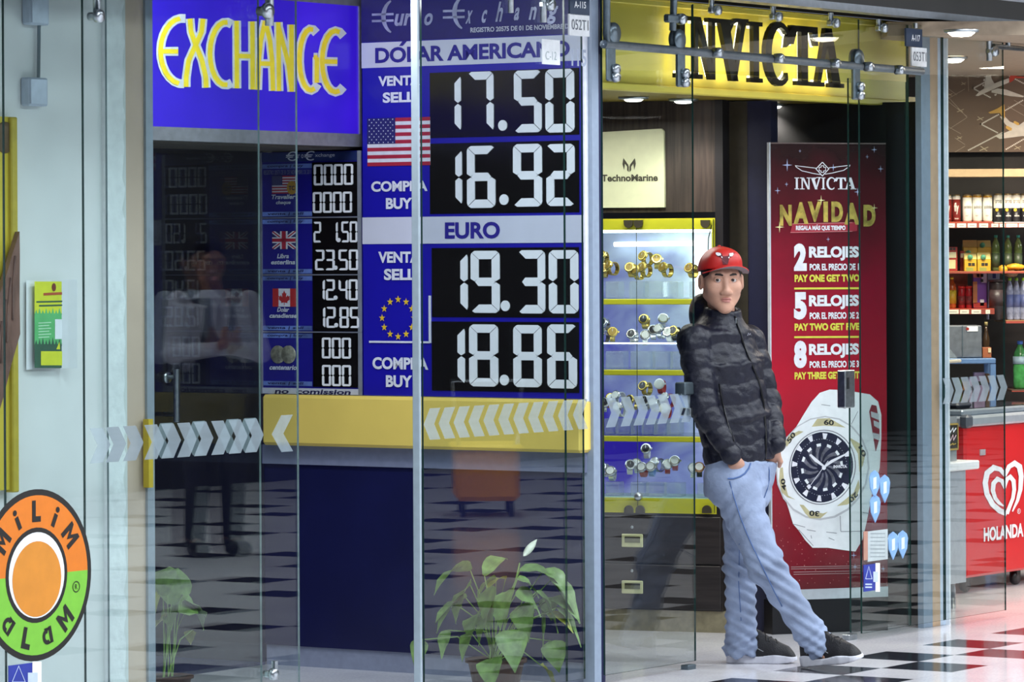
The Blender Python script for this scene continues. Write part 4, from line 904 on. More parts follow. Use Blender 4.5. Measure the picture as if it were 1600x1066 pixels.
WL = [
 [(944, 404, 'gold'), (945, 424, 'gold'), (958, 420, 'gold'), (988, 423, 'gold'), (999, 427, 'gold'), (1010, 423, 'gold'), (1012, 405, 'gold'), (1027, 410, 'gold'), (1043, 423, 'gold'), (1083, 424, 'gold')],
 [(946, 509, 'silver with a dark dial'), (957, 524, 'gold'), (944, 527, 'silver'), (991, 527, 'silver with a dark dial'), (1009, 504, 'gold with a dark dial'), (1008, 529, 'white'), (1021, 521, 'silver with a dark dial'), (1036, 503, 'white'), (1034, 519, 'silver'), (1048, 524, 'white'), (1057, 522, 'black-strapped')],
 [(944, 634, 'silver with a dark dial'), (953, 627, 'orange-strapped'), (969, 623, 'white'), (972, 641, 'white'), (990, 630, 'gold with a dark dial'), (1011, 608, 'gold with a dark dial'), (1034, 605, 'white and red'), (1010, 631, 'silver with a dark dial'), (1026, 634, 'white'), (1046, 626, 'red-strapped'), (1042, 643, 'white and red')],
 [(945, 735, 'silver with a dark dial'), (957, 741, 'silver'), (984, 731, 'white with a dark dial'), (996, 729, 'white'), (1006, 735, 'red-strapped'), (1019, 734, 'blue-strapped'), (1011, 706, 'white with a dark dial'), (1030, 727, 'silver'), (1043, 730, 'red-strapped'), (1055, 725, 'red-strapped'), (1083, 736, 'white'), (1093, 735, 'rose gold')]]
protos = {}
order = ['first', 'second', 'third', 'fourth', 'fifth', 'sixth', 'seventh', 'eighth', 'ninth', 'tenth', 'eleventh', 'twelfth']
for si, row in enumerate(WL):
    xs = sorted(range(len(row)), key=lambda i: row[i][0])
    for i, (qx, qy, kd) in enumerate(row):
        lab = kd+' wristwatch, '+order[xs.index(i)]+' from left, '+SH[si]+' of lit case'
        dep = .10 + (.05 if qy < (sum(r[1] for r in row)/len(row)) else 0)
        p = C.W(cpx(qx, qy, dep)); rz = C.th+random.uniform(-.45, .45)
        if kd not in protos:
            o = protos[kd] = watch_proto('wristwatch', *KIND[kd], lab); o.location = p; o.rotation_euler = (0, 0, rz)
        else: o = dup(protos[kd], p, rz, lab)
        o['group'] = 'wristwatches in the lit display case'
stm = BLOCK
ST = [[(945, 965), (982, 1004), (1006, 1034), (1036, 1058), (1076, 1090)], [(945, 972), (984, 1014), (1018, 1042), (1046, 1060)], [(943, 956), (960, 982), (984, 996), (1001, 1018), (1020, 1038), (1040, 1059)], [(945, 965), (984, 1004), (1008, 1032), (1036, 1062), (1088, 1106)]]
STH = [440, 550, 656, 757]
ns = 0
for si, row in enumerate(ST):
    for i, (xa, xb) in enumerate(row):
        yb_ = (466, 577, 681, 779)[si]
        a_, b_ = cpx(xa, yb_, .06), cpx(xb, STH[si], .06)
        mb = MB(); mb.box(a_[0], b_[0], .07, .15, SHZ[si]+.001, SHZ[si]+.001+(b_[2]-a_[2])*.98, stm, .003)
        solo('acrylic_stand', mb, 'clear acrylic block, '+order[i]+' from the left on the '+SH[si]+' of the watch case', 'display stand', C, ((a_[0]+b_[0])/2, .1, SHZ[si]), 'acrylic blocks in the lit display case')
# ---- poster stand
t = thing('poster_stand', 'tall red poster stand advertising watches beside the leaning man', 'poster', D, (.28, 0, 0))
W_ = D.px(1385, 500)[0]; zp0, zp1 = D.px(1290, 920)[2], D.px(1290, 223)[2]
mb = MB(); mb.box(0, W_, .0, .09, 0, D.px(1290, 936)[2], mat('stand_black', '#101016', .4)); part('base', mb, t)
mb = MB(); mb.box(0, W_, -.004, .03, D.px(1290, 936)[2], zp0, mat('stand_silver', '#c5ccd2', .4)); part('foot_strip', mb, t)
pm = bpy.data.materials.new('red_glitter_print'); pm.use_nodes = True; N = pm.node_tree.nodes; L = pm.node_tree.links; b = N['Principled BSDF']; b.inputs['Roughness'].default_value = .25
tc = N.new('ShaderNodeTexCoord'); sp = N.new('ShaderNodeSeparateXYZ'); L.new(tc.outputs['Object'], sp.inputs[0])
n1 = N.new('ShaderNodeTexNoise'); n1.inputs['Scale'].default_value = 5; n1.inputs['Detail'].default_value = 8; L.new(tc.outputs['Object'], n1.inputs[0])
ma = N.new('ShaderNodeMath'); ma.operation = 'MULTIPLY_ADD'; L.new(n1.outputs[0], ma.inputs[0]); ma.inputs[1].default_value = .35; L.new(sp.outputs[2], ma.inputs[2])
mr = N.new('ShaderNodeMapRange'); mr.inputs['From Min'].default_value = .2; mr.inputs['From Max'].default_value = 2.3; L.new(ma.outputs[0], mr.inputs[0])
rp = N.new('ShaderNodeValToRGB'); R_ = rp.color_ramp; R_.elements[0].position = .04; R_.elements[0].color = lin('#5e1a20'); R_.elements[1].position = .97; R_.elements[1].color = lin('#2e1214')
for pos, c_ in ((.16, '#7d1c28'), (.32, '#a31528'), (.5, '#b81a30'), (.68, '#9c1630'), (.82, '#641622')):
    R_.elements.new(pos).color = lin(c_)
L.new(mr.outputs[0], rp.inputs[0])
vo = N.new('ShaderNodeTexVoronoi'); vo.inputs['Scale'].default_value = 55; L.new(tc.outputs['Object'], vo.inputs[0])
lt = N.new('ShaderNodeMapRange'); lt.inputs['From Min'].default_value = .16; lt.inputs['From Max'].default_value = .04; L.new(vo.outputs['Distance'], lt.inputs[0])
zl = N.new('ShaderNodeMapRange'); zl.inputs['From Min'].default_value = .75; zl.inputs['From Max'].default_value = .3; L.new(sp.outputs[2], zl.inputs[0])
mu = N.new('ShaderNodeMath'); mu.operation = 'MULTIPLY'; L.new(lt.outputs[0], mu.inputs[0]); L.new(zl.outputs[0], mu.inputs[1])
mx = N.new('ShaderNodeMix'); mx.data_type = 'RGBA'; L.new(mu.outputs[0], mx.inputs[0]); L.new(rp.outputs[0], mx.inputs[6]); mx.inputs[7].default_value = lin('#d08a86'); L.new(mx.outputs[2], b.inputs['Base Color'])
mb = MB(); mb.box(0, W_, .0, .02, zp0, zp1, pm); sheet = part('poster_panel', mb, t)
mb = MB(); mb.box(-.006, 0, -.004, .02, zp0, zp1, MATS['stand_silver']); mb.box(0, W_, -.004, .0, zp1-.006, zp1, mat('poster_edge', '#6d5a58', .4)); part('edge_strip', mb, t)
yp = -.003
def dp(x, y, yy_=yp): return D.px(x, y, yy_)
def dtext(s, xa, xb, ya, yb, m, bold=.03, e=0., nm='lettering'):
    mb = MB(); p0, p1 = dp(xa, (ya+yb)/2), dp(xb, (ya+yb)/2); xm = (xa+xb)/2; mb.text(s, p0[0], p1[0], dp(xm, yb)[2], dp(xm, ya)[2], yp-e, m, bold); part(nm, mb, sheet)
pwht = mat('poster_white', '#f2edf4', .4); pyel = mat('poster_yellow', '#e6d84e', .4); pgold = mat('poster_gold', '#c9ae52', .35, .2, var=.35, scale=24); pcr = mat('poster_crimson', '#a82036', .4)
mb = MB(); xs = [1241, 1251, 1270, 1285, 1291, 1304, 1325, 1339]
for ch, xa, xb in (('I', 1241, 1249), ('N', 1250, 1267), ('V', 1266, 1283), ('I', 1283, 1290), ('C', 1290.5, 1306), ('T', 1306, 1322), ('A', 1319, 1338)):
    letter(ch, dp(xa, 286)[0], dp(xb, 286)[0], dp(1290, 296)[2], dp(1290, 277.5)[2], mb, yp, None, pwht)
part('brand_lettering', mb, sheet)
mb = MB()
wing = [(1276, 263), (1243, 259), (1244, 261), (1253, 267), (1262, 269), (1270, 271), (1282, 273)]
mb.ribbon(D, wing, 1.1, yp, pwht); mb.ribbon(D, [(2*1285.5-x, y-.7) for x, y in wing], 1.1, yp, pwht)
mb.ribbon(D, [(1285, 253.5), (1295, 264), (1285, 275), (1275, 264), (1285, 253.5)], 1.3, yp-.0004, pwht)
mb.ribbon(D, [(1283, 259), (1287, 259), (1287, 261.5), (1290, 261.5), (1290, 267), (1287, 267), (1287, 269.5), (1283, 269.5), (1283, 267), (1280, 267), (1280, 261.5), (1283, 261.5), (1283, 259)], 1., yp-.0006, pwht)
part('winged_emblem', mb, sheet)
for ch, xa, xb, ya, yb in (('N', 1218.5, 1237, 320, 353), ('A', 1240, 1263, 316, 350), ('V', 1262, 1284, 315, 347), ('I', 1286.5, 1293.5, 315, 347), ('D', 1299, 1317, 315, 347), ('A', 1319, 1343, 317, 351), ('D', 1349, 1368, 320, 354)):
    dtext(ch, xa, xb, ya, yb, pgold, .06, .0006)
mb = MB(); mb.poly(D, [(1235, 363.5), (1238, 350), (1340, 347), (1339, 361), (1330, 362)], yp, pcr); mb.ribbon(D, [(1235, 363.5), (1332, 361.5)], .9, yp-.0003, mat('poster_pink', '#e08a8a', .5)); mb.ribbon(D, [(1238, 350), (1332, 348)], .9, yp-.0003, MATS['poster_pink']); part('ribbon', mb, sheet)
dtext('REGALA MÁS QUE TIEMPO', 1243.5, 1321, 351, 361, pwht, .05, .0008)
for n_, ya, pr, pay in (('2', 380.5, '1', 'ONE GET TWO'), ('5', 456.5, '2', 'TWO GET FIVE'), ('8', 532.5, '3', 'THREE GET EIGHT')):
    dtext(n_, 1240.5, 1260.5, ya, ya+43, pwht, .07); dtext('RELOJES', 1264, 1342, ya+4.5, ya+27, pwht, .05)
    dtext('POR EL PRECIO DE '+pr, 1265, 1342, ya+31.5, ya+42, pwht, .04); dtext('PAY '+pay, 1241.5, 1343, ya+48.5, ya+60, pyel, .05)
    if n_ != '8':
        mb = MB(); mb.ribbon(D, [(1241, ya+70.5), (1342, ya+70)], 3., yp, pyel); part('divider', mb, sheet)
spk = mat('sparkle_print', '#b9c2e8', .4)
def sparkle(x, y, r, m=spk): 
    mb = MB(); P = []
    for k in range(8):
        q = r if k % 2 == 0 else r*.16; P.append((x+q*math.sin(k*math.pi/4)*.8, y-q*math.cos(k*math.pi/4)))
    mb.poly(D, P[::-1], yp-.001, m); part('sparkle', mb, sheet)
for q in ((1230, 258, 10), (1215, 298, 6), (1302, 262, 6), (1340, 300, 7), (1229, 288, 4), (1366, 234, 6), (1294, 374, 4), (1376, 264, 6), (1334, 868, 6), (1336, 886, 5), (1380, 889, 5), (1250, 236, 3), (1355, 245, 4)): sparkle(*q)
gsp = mat('gold_sparkle', '#f6e9a8', .4)
sparkle(1283, 313, 8, gsp); sparkle(1218, 355, 9, gsp); sparkle(1366, 325, 7, gsp)
mb = MB()
for y in (885.5, 888.5, 893.5, 897): mb.ribbon(D, [(1236 if y < 891 else 1240, y+.8), (1346, y-1.2)], .9, yp, mat('fine_print', '#b08a8c', .5))
part('fine_print', mb, sheet)
# the printed watch
def w(x, y): return (1210+x/3.95, 600+y/3.95)
pw1, pw2, pw3 = mat('print_white', '#f2f1f3', .4, var=.03), mat('print_pale_grey', '#c9c6ca', .4, var=.05), mat('print_grey', '#8f8a92', .4)
pcrm = mat('print_cream', '#c9bc92', .4, var=.08); pnv = mat('print_navy', '#20213a', .3, var=.2, scale=30); pbk = mat('print_black', '#15141a', .4)
mb = MB()
mb.poly(D, [w(*q) for q in ((340, 35), (430, 38), (590, 65), (640, 110), (660, 190), (660, 330), (650, 520), (600, 690), (570, 850), (545, 960), (500, 1035), (440, 1028), (330, 1012), (235, 1012), (190, 965), (150, 905), (115, 865), (90, 780), (60, 690), (120, 290), (180, 190), (230, 110), (280, 55))][::-1], yp, pw1)
part('printed_bracelet', mb, sheet)
mb = MB()
mb.poly(D, [w(*q) for q in ((585, 170), (600, 128), (630, 135), (648, 240), (650, 330), (640, 370), (625, 420), (610, 330))][::-1], yp-.0004, mat('print_red_gap', '#8e2a38', .4))
for q in ((595, 170, 645, 185), (607, 300, 648, 312), (612, 225, 650, 240)): mb.poly(D, [w(q[0], q[1]), w(q[2], q[3]), w(q[2]-2, q[3]+38), w(q[0]+3, q[1]+34)][::-1], yp-.0006, pw2)
part('bracelet_opening', mb, sheet)
mb = MB()
for s in (((290, 128), (345, 135)), ((410, 145), (440, 152)), ((475, 250), (515, 170)), ((115, 865), (190, 885)), ((200, 900), (255, 910)), ((320, 915), (385, 922)), ((410, 910), (406, 815)), ((410, 912), (545, 910)), ((545, 795), (585, 800)), ((225, 935), (230, 955)), ((335, 950), (370, 965)), ((150, 900), (240, 1000))):
    mb.ribbon(D, [w(*q) for q in s], .9, yp-.0006, pw3)
o = part('bracelet_lines', mb, sheet)
ROT = .12
def el(cx, cy, rx, ry, n=48): return [w(cx+rx*math.cos(a*2*math.pi/n)-ROT*.4*ry*math.sin(a*2*math.pi/n), cy+ry*math.sin(a*2*math.pi/n)) for a in range(n)]
mb = MB(); mb.poly(D, el(298, 520, 290, 322, 20), yp-.001, pw2); mb.poly(D, el(296, 518, 280, 312, 20), yp-.0014, pw1); part('printed_bezel', mb, sheet)
mb = MB()
crm = {'60': [(230, 265), (265, 215), (340, 212), (440, 270), (380, 262), (300, 258)], '50': [(65, 360), (90, 320), (150, 290), (180, 295), (120, 330), (75, 390)], '40': [(28, 600), (35, 520), (52, 515), (60, 600), (85, 690), (130, 715), (80, 700), (45, 670)], '30': [(155, 745), (180, 748), (215, 785), (300, 800), (330, 790), (285, 830), (220, 830), (190, 800)], '20': [(385, 755), (430, 720), (490, 670), (520, 590), (528, 640), (500, 715), (450, 745)], '10': [(462, 330), (530, 370), (560, 440), (548, 500), (525, 545), (515, 430), (480, 370)]}
for k, P in crm.items(): mb.poly(D, [w(*q) for q in P][::-1], yp-.0018, pcrm)
part('cream_insets', mb, sheet)
for s, cx, cy, rot in (('60', 335, 238, 5), ('50', 102, 332, -48), ('40', 55, 622, -100), ('30', 245, 800, 185), ('20', 487, 700, 138), ('10', 542, 415, 62)):
    mb = MB(); a = math.radians(-rot); p = dp(*w(cx, cy)); hw, hh = .026, .0115
    def mp(q, p=p, a=a): return (p[0]+(q[0]*math.cos(a)-q[2]*math.sin(a))*.9, q[1], p[2]+q[0]*math.sin(a)+q[2]*math.cos(a))
    mb.text(s, -hw, hw, -hh, hh, yp-.0022, pbk, .03, mp=mp); part('bezel_numeral', mb, sheet)
mb = MB(); mb.poly(D, el(296, 515, 207, 232), yp-.0022, pw3); mb.poly(D, el(296, 515, 200, 226), yp-.0026, pw1); mb.poly(D, el(294, 515, 192, 218), yp-.003, pnv); part('printed_dial', mb, sheet)
mb = MB()
for k in range(12):
    a = k*math.pi/6+.1
    if k == 3: continue
    def pol(r, da): return w(294+192*r*math.sin(a+da)+ROT*-.4*0, 515-218*r*math.cos(a+da))
    mb.poly(D, [pol(.97, -.085), pol(.97, .085), pol(.80, .05), pol(.80, -.05)][::1], yp-.0034, pwht)
    for j in range(1, 5):
        r_ = .80; q = w(294+192*r_*math.sin(a+j*.105), 515-218*r_*math.cos(a+j*.105)); mb.poly(D, [(q[0]-.5, q[1]+.5), (q[0]+.5, q[1]+.5), (q[0]+.5, q[1]-.5), (q[0]-.5, q[1]-.5)], yp-.0034, pw2)
part('hour_markers', mb, sheet)
mb = MB()
for k in range(12):
    a = k*math.pi/6+.25; P1 = []; P2 = []
    for j in range(5):
        r = .16+.46*j/4; tw = (1-j/4)*.55
        P1.append(w(294+192*r*math.sin(a-tw-.0), 515-218*r*math.cos(a-tw))); P2.append(w(294+192*r*math.sin(a-tw+.24), 515-218*r*math.cos(a-tw+.24)))
    mb.poly(D, P1+P2[::-1], yp-.0034, mat('turbine_grey', '#6d6a76', .35, var=.35, scale=50))
    e = [w(294+192*r*math.sin(a+d_), 515-218*r*math.cos(a+d_)) for r, d_ in ((.60, 0), (.68, 0), (.68, .22), (.60, .22))]; mb.poly(D, e[::-1][::-1], yp-.0036, pw1)
part('turbine_blades', mb, sheet)
mb = MB()
for P in ([(305, 515), (250, 480), (215, 440), (225, 432), (270, 470), (310, 505)], [(300, 525), (360, 485), (440, 440), (434, 432), (350, 470), (298, 512)]): mb.poly(D, [w(*q) for q in P][::-1], yp-.004, pwht)
mb.ribbon(D, [w(332, 475), w(212, 640)], .8, yp-.0044, pwht); c_ = dp(*w(303, 517)); mb.disc(c_[0], c_[2], .010, yp-.0046, pwht, 12); mb.poly(D, [w(*q) for q in ((198, 632), (214, 618), (228, 636), (212, 652))][::-1], yp-.0046, pwht)
part('printed_hands', mb, sheet)
dtext('INVICTA', w(362, 505)[0], w(445, 512)[0], w(362, 500)[1], w(362, 520)[1], pwht, .05, .0042)
# ================================================================== CONVENIENCE STORE
YS2 = 21.6
def K(Y): return Y/FPX
def gp(x, y, Y): v = at(x, y, Y); return (v[0], v[1], v[2])
# ---- mural with airplanes
YM = 22.0
t = thing('airplane_mural', 'brown wall mural printed with airplanes and dotted flight lines', 'mural', G, gp(1540, 238, YM))
p0, p1 = gp(1462, 238, YM), gp(1660, 96, YM)
mb = MB(); mb.box(p0[0], p1[0], YM, YM+.06, p0[2], p1[2], mat('mural_brown', '#7a6350', .6, var=.1, scale=2)); part('panel', mb, t)
mu_w, mu_c, mu_r, mu_y, mu_l = mat('mural_white', '#e6dccb', .5), mat('mural_cream', '#c9b795', .5), mat('mural_red', '#c8402a', .5), mat('mural_yellow', '#dfae4a', .5), mat('mural_line', '#b3a08a', .5)
def gpoly(mb, pts, Y, m):
    q = [gp(a, b_, Y) for a, b_ in pts]; ar = sum(q[i][0]*q[(i+1) % len(q)][2]-q[(i+1) % len(q)][0]*q[i][2] for i in range(len(q)))
    mb.flat(q if ar > 0 else q[::-1], m)
def M(x, y): return (1460+x/6.27, 80+y/6.27)
ym = YM-.002
def dotted(a, b_, n):
    mb = MB()
    for k in range(n):
        c_ = gp(a[0]+(b_[0]-a[0])*k/n, a[1]+(b_[1]-a[1])*k/n, ym); r = .0035; mb.flat([(c_[0]-r, ym, c_[2]-r), (c_[0]+r, ym, c_[2]-r), (c_[0]+r, ym, c_[2]+r), (c_[0]-r, ym, c_[2]+r)], mu_w)
    o = part('dotted_line', mb, t); o['kind'] = 'stuff'
for a, b_, n in ((M(335, 970), M(690, 785), 26), (M(695, 580), M(878, 475), 13), (M(455, 715), M(640, 615), 14), (M(455, 715), M(630, 805), 13), (M(380, 365), M(520, 290), 11), (M(380, 365), M(560, 460), 13), (M(705, 960), M(930, 830), 15), (M(690, 220), M(900, 330), 14), (M(700, 180), M(900, 90), 13)): dotted(a, b_, n)
mb = MB()
for a, b_ in ((M(90, 400), M(320, 650)), (M(90, 490), M(300, 370)), (M(120, 480), M(320, 640)), (M(150, 760), M(320, 650)), (M(100, 720), M(260, 810)), (M(200, 850), M(300, 915)), (M(200, 990), M(300, 930)), (M(140, 370), M(220, 430)), (M(330, 240), M(335, 390)), (M(780, 480), M(930, 570)), (M(720, 540), M(930, 660))):
    P = [gp(*a, ym), gp(*b_, ym)]; d = Vector((P[1][0]-P[0][0], 0, P[1][2]-P[0][2])).normalized()*.0012; n_ = (-d[2], d[0])
    mb.flat([(P[0][0]-n_[0], ym, P[0][2]-n_[1]), (P[1][0]-n_[0], ym, P[1][2]-n_[1]), (P[1][0]+n_[0], ym, P[1][2]+n_[1]), (P[0][0]+n_[0], ym, P[0][2]+n_[1])][::-1], mu_l)
part('flight_lines', mb, t)
def airplane(body, wings, tail, eng, bm_, tm, lab):
    mb = MB()
    for w_ in wings: gpoly(mb, [M(*q) for q in w_], ym-.002, bm_)
    gpoly(mb, [M(*q) for q in body], ym-.004, bm_)
    for w_ in tail: gpoly(mb, [M(*q) for q in w_], ym-.006, tm)
    for w_ in eng: gpoly(mb, [M(*q) for q in w_], ym-.006, tm if tm is mu_y else bm_)
    part('printed_airplane', mb, t, lab)
airplane([(403, 437), (440, 395), (520, 345), (640, 295), (735, 262), (742, 285), (725, 310), (640, 345), (540, 390), (430, 440)],
         [[(485, 360), (520, 150), (535, 148), (560, 270), (590, 320), (560, 345)], [(560, 385), (620, 365), (700, 375), (878, 440), (870, 452), (740, 440), (560, 405)]],
         [[(730, 265), (765, 200), (780, 180), (855, 150), (850, 175), (810, 240), (770, 290), (735, 310)], [(790, 245), (878, 250), (878, 265), (800, 265)]],
         [[(480, 275), (495, 270), (495, 290), (482, 295)], [(585, 425), (610, 415), (610, 430), (595, 440)], [(470, 330), (485, 322), (486, 340), (473, 345)]], mu_w, mu_r, 'white printed airplane with red tail')
airplane([(640, 640), (690, 640), (740, 690), (860, 740), (940, 800), (940, 850), (860, 830), (760, 790), (690, 710)],
         [[(600, 835), (760, 770), (830, 800), (880, 830), (640, 860)], [(800, 745), (878, 690), (900, 690), (880, 760)]],
         [[(530, 600), (620, 560), (685, 520), (690, 590), (690, 660), (665, 640), (640, 605), (545, 612)]],
         [[(700, 735), (715, 730), (760, 755), (755, 778), (735, 778), (700, 755)], [(775, 690), (790, 683), (830, 705), (830, 725), (810, 725), (778, 705)]], mu_w, mu_y, 'cream printed airplane with yellow tail')
for cx, cy, s in ((450, 660, 1.), (255, 580, 1.), (150, 425, .8), (285, 318, .7), (245, 848, .8), (485, 955, 1.3), (815, 945, 1.), (100, 670, .6)):
    mb = MB(); q = lambda a, b_: M(cx+a*s, cy+b_*s)
    gpoly(mb, [q(-35, 12), (q(30, -14)), q(36, -10), q(-30, 18)], ym-.001, mu_c); gpoly(mb, [q(-30, -18), q(-22, -20), q(28, 16), q(20, 18)], ym-.0015, mu_c); part('printed_airplane', mb, t, 'small faint printed airplane')
# ---- ceiling lights
for (qx, qy), lab in (((1502, 49), 'round ceiling light nearest the shop entrance rail'), ((1488, 91), 'round ceiling light just above the airplane mural')):
    d = ray(qx, qy); tt = (2.552-CZ)/d[2]; p = (d[0]*tt, tt, 2.558); t = thing('ceiling_light', lab, 'light', G, p)
    mb = MB(); mb.lathe([(.062, -.012), (.072, -.01), (.075, 0), (.062, 0)], p, STEEL, n=24); part('trim_ring', mb, t)
    mb = MB(); mb.lathe([(0, -.03), (.04, -.026), (.06, -.01), (.06, 0)], p, mat('warm_diffuser', '#fff3dc', .5, emit=10, var=0), n=24); part('diffuser', mb, t)
# ---- shelves
tagm, tagr, tagw = mat('shelf_red', '#b5482e', .5), mat('tag_red', '#8f3a2c', .5), mat('price_tag', '#e2dccb', .5)
def shelf(x0, x1, y, label, m, tags, h=9, side='left'):
    t = thing('store_shelf', label, 'shelf', G, gp((x0+x1)/2, y, YS2))
    p0, p1 = gp(x0, y, YS2), gp(x1, y, YS2)
    mb = MB(); mb.box(p0[0], p1[0], YS2-.16, YS2+.35, p0[2]-.012, p0[2], m); part('board', mb, t)
    Yf = YS2-.163; q0, q1 = gp(x0, y, Yf), gp(x1, y+h, Yf); mb = MB(); mb.box(p0[0], p1[0], Yf-.004, Yf+.002, q1[2], p0[2]-.004, tagr); part('price_rail', mb, t)
    for a, b_ in tags:
        u0, u1 = gp(a, y+1.5, Yf-.006), gp(b_, y+h-.5, Yf-.006); mb = MB(); mb.box(u0[0], u1[0], Yf-.006, Yf-.004, u1[2], u0[2]-.002, tagw); mb.box(u0[0]+.01, u1[0]-.01, Yf-.0066, Yf-.006, (u0[2]+u1[2])/2-.004, (u0[2]+u1[2])/2+.001, mat('tag_print', '#a09a8c', .5)); part('price_tag', mb, t)
    return p0[2]
zA = shelf(1462, 1546, 347, 'red shelf carrying the row of tall cans behind the glass', tagm, [(1478, 1492), (1495.5, 1509.5), (1512, 1526), (1530, 1544)], 9)
zB = shelf(1548, 1640, 347.5, 'white tagged shelf carrying black and white cans at the right edge', mat('shelf_white', '#d8d4cc', .5), [(1549, 1560), (1562, 1570), (1572, 1590), (1592, 1610)], 8)
zC = shelf(1462, 1548, 482, 'lower store shelf carrying juice bottles and snack boxes', tagm, [(1476, 1498), (1500, 1514), (1518, 1533), (1540, 1547)], 9)
zD = shelf(1566, 1640, 500, 'shelf carrying clear water bottles at the right edge', mat('shelf_wood', '#8a6a44', .5), [], 5)
zE = shelf(1575, 1640, 608, 'low dark shelf carrying the green soda bottle', mat('shelf_dark', '#4a3a30', .5), [], 4)
zF = shelf(1462, 1600, 424, 'shelf level carrying juice cartons and green bottles', mat('shelf_orange', '#b06a48', .5), [], 3)
canm = mat('can_rim', '#c9b98f', .3, .7)
def can(x, wpx, top, z, cols, label, group, txt=None, dy=0., tcol=None, rim=canm):
    Y = YS2+dy; r = wpx/2*K(Y); b_ = gp(x, 344, Y); h = at(x, top, Y)[2]-z; p = (b_[0], Y, z)
    t = thing('drink_can', label, 'can', G, p, group); mb = MB()
    n = len(cols); hs = [0]+[c[0] for c in cols]
    for i, (f, m) in enumerate(cols):
        lo, hi = hs[i]*h*.9+.006, f*h*.9+.006
        mb.lathe([(r*.86 if i == 0 else r, lo-(.005 if i == 0 else 0)), (r, lo+.004), (r, hi)], p, m, n=18)
    part('body', mb, t)
    mb = MB(); mb.lathe([(r, h*.9+.006), (r*.88, h*.97), (r*.9, h), (r*.8, h), (r*.78, h*.985), (0, h*.985)], p, rim, n=18); part('rim', mb, t)
    if txt:
        for s, fx, fz, fw_, fh, m in txt:
            mb = MB(); cx = p[0]+fx*r; mb.text(s, cx-fw_*r, cx+fw_*r, p[2]+fz*h, p[2]+(fz+fh)*h, Y-r-.001, m, .02, .0) if s else mb.disc(cx, p[2]+fz*h, fw_*r, Y-r-.001, m, 14); part('lettering' if s else 'emblem', mb, t)
cr_, cw_, cb_, cg_ = mat('can_maroon', '#7a2420', .35), mat('can_white', '#ece8dc', .35), mat('can_black', '#1d1c22', .35), mat('can_gold', '#c99a3a', .3, .4)
ci = mat('can_ink', '#7d7a72', .5); cgd = mat('can_yellow', '#e0b62a', .4)
def scrawl(x, zb, s, r, Y): pass
for i, x in enumerate((1481, 1494.5)):
    can(x, 13, 304, zA, [(.86, cr_), (1, cw_)], ('leftmost' if i == 0 else 'second')+' maroon can with white script on the red shelf', 'maroon cans on the red shelf', [('fly', -.1, .28, .55, .42, cw_), ('beer', 0, .1, .5, .05, cw_)])
for i, x in enumerate((1511.5, 1527, 1543)):
    can(x, 15, 303.5, zA, [(.93, cw_), (1, cg_)], ('first', 'second', 'third')[i]+' white can with gold top from the left on the red shelf', 'white cans with gold tops', [('odelo', 0, .48, .8, .13, ci), ('ml', -.2, .2, .25, .05, ci)])
for i, x in enumerate((1559.5, 1575, 1588, 1602)):
    can(x, 14, 302.5, zB, [(.50, cb_), (1, cw_)], ('first', 'second', 'third', 'fourth')[i]+' black and white can from the left at the right edge', 'black and white cans', [('orona', 0, .66, .75, .12, ci), (None, -.35, .43, .36, 0, cgd), ('extra', 0, .2, .55, .05, cw_)])
can(1597, 10, 306, zB, [(.86, cr_), (1, cw_)], 'maroon can behind the black and white cans', 'maroon cans on the red shelf', None, .12)
def bottle(x, wpx, top, z, prof, m, capm, label, group=None, lab=None, dy=0., cap=.07):
    Y = YS2+dy; r = wpx/2*K(Y); b_ = gp(x, 400, Y); h = at(x, top, Y)[2]-z; p = (b_[0], Y, z)
    t = thing('drink_bottle', label, 'bottle', G, p, group)
    mb = MB(); mb.lathe([(r*a, h*b2) for a, b2 in prof], p, m, n=18); part('body', mb, t)
    mb = MB(); rc = r*prof[-1][0]*1.15; mb.lathe([(rc, h*prof[-1][1]), (rc, h), (rc*.9, h), (0, h)], p, capm, n=16); part('cap', mb, t)
    if lab:
        mb = MB(); lo, hi, lm = lab; mb.lathe([(r*1.02, h*lo), (r*1.02, h*hi)], p, lm, n=18); part('bottle_label', mb, t)
PET = [(.8, 0), (1, .04), (.97, .2), (1, .4), (.96, .5), (1, .62), (.85, .76), (.4, .88), (.36, .93)]
JUG = [(.85, 0), (1, .03), (1, .68), (.8, .8), (.42, .9), (.42, .93)]
teal = mat('teal_cap', '#2a8a7a', .4); gglass = mat('green_tint_bottle', '#56683a', .12, var=.25, scale=40); lime = mat('lime_cap', '#8cc23a', .4)
for i, x in enumerate((1556, 1575, 1591)):
    bottle(x, 13, 367.5, zF, PET, gglass, teal, ('first', 'second', 'third')[i]+' green bottle from the left behind the yellow snack bag', 'green bottles on the shelf', (.1, .5, mat('green_label', '#3c4a34', .4)))
bottle(1487, 14, 433, zC, PET, mat('orange_juice', '#b85a28', .2, var=.2), mat('cap_yellow', '#e0c52e', .4), 'orange juice bottle with yellow cap and yellow label', None, (.15, .58, mat('juice_label', '#d2b93a', .4)))
bottle(1476, 10, 440, zC, PET, mat('plum_bottle', '#4a2a4a', .2), BLACK, 'dark plum bottle at the post beside the orange juice', None, (.1, .5, mat('plum_label', '#c9b23a', .4)))
for i, x in enumerate((1502, 1513.5)):
    bottle(x, 11, 447, zC, [(.9, 0), (1, .03), (1, .8), (.92, .85), (.9, .9)], mat('red_drink', '#a8222a', .25, var=.2), mat('cap_red', '#c22a26', .4), ('left', 'right')[i]+' one of two red drink bottles beside the orange juice', 'red drink bottles', (.15, .55, mat('red_label', '#8a3a3c', .4, var=.4, scale=60)))
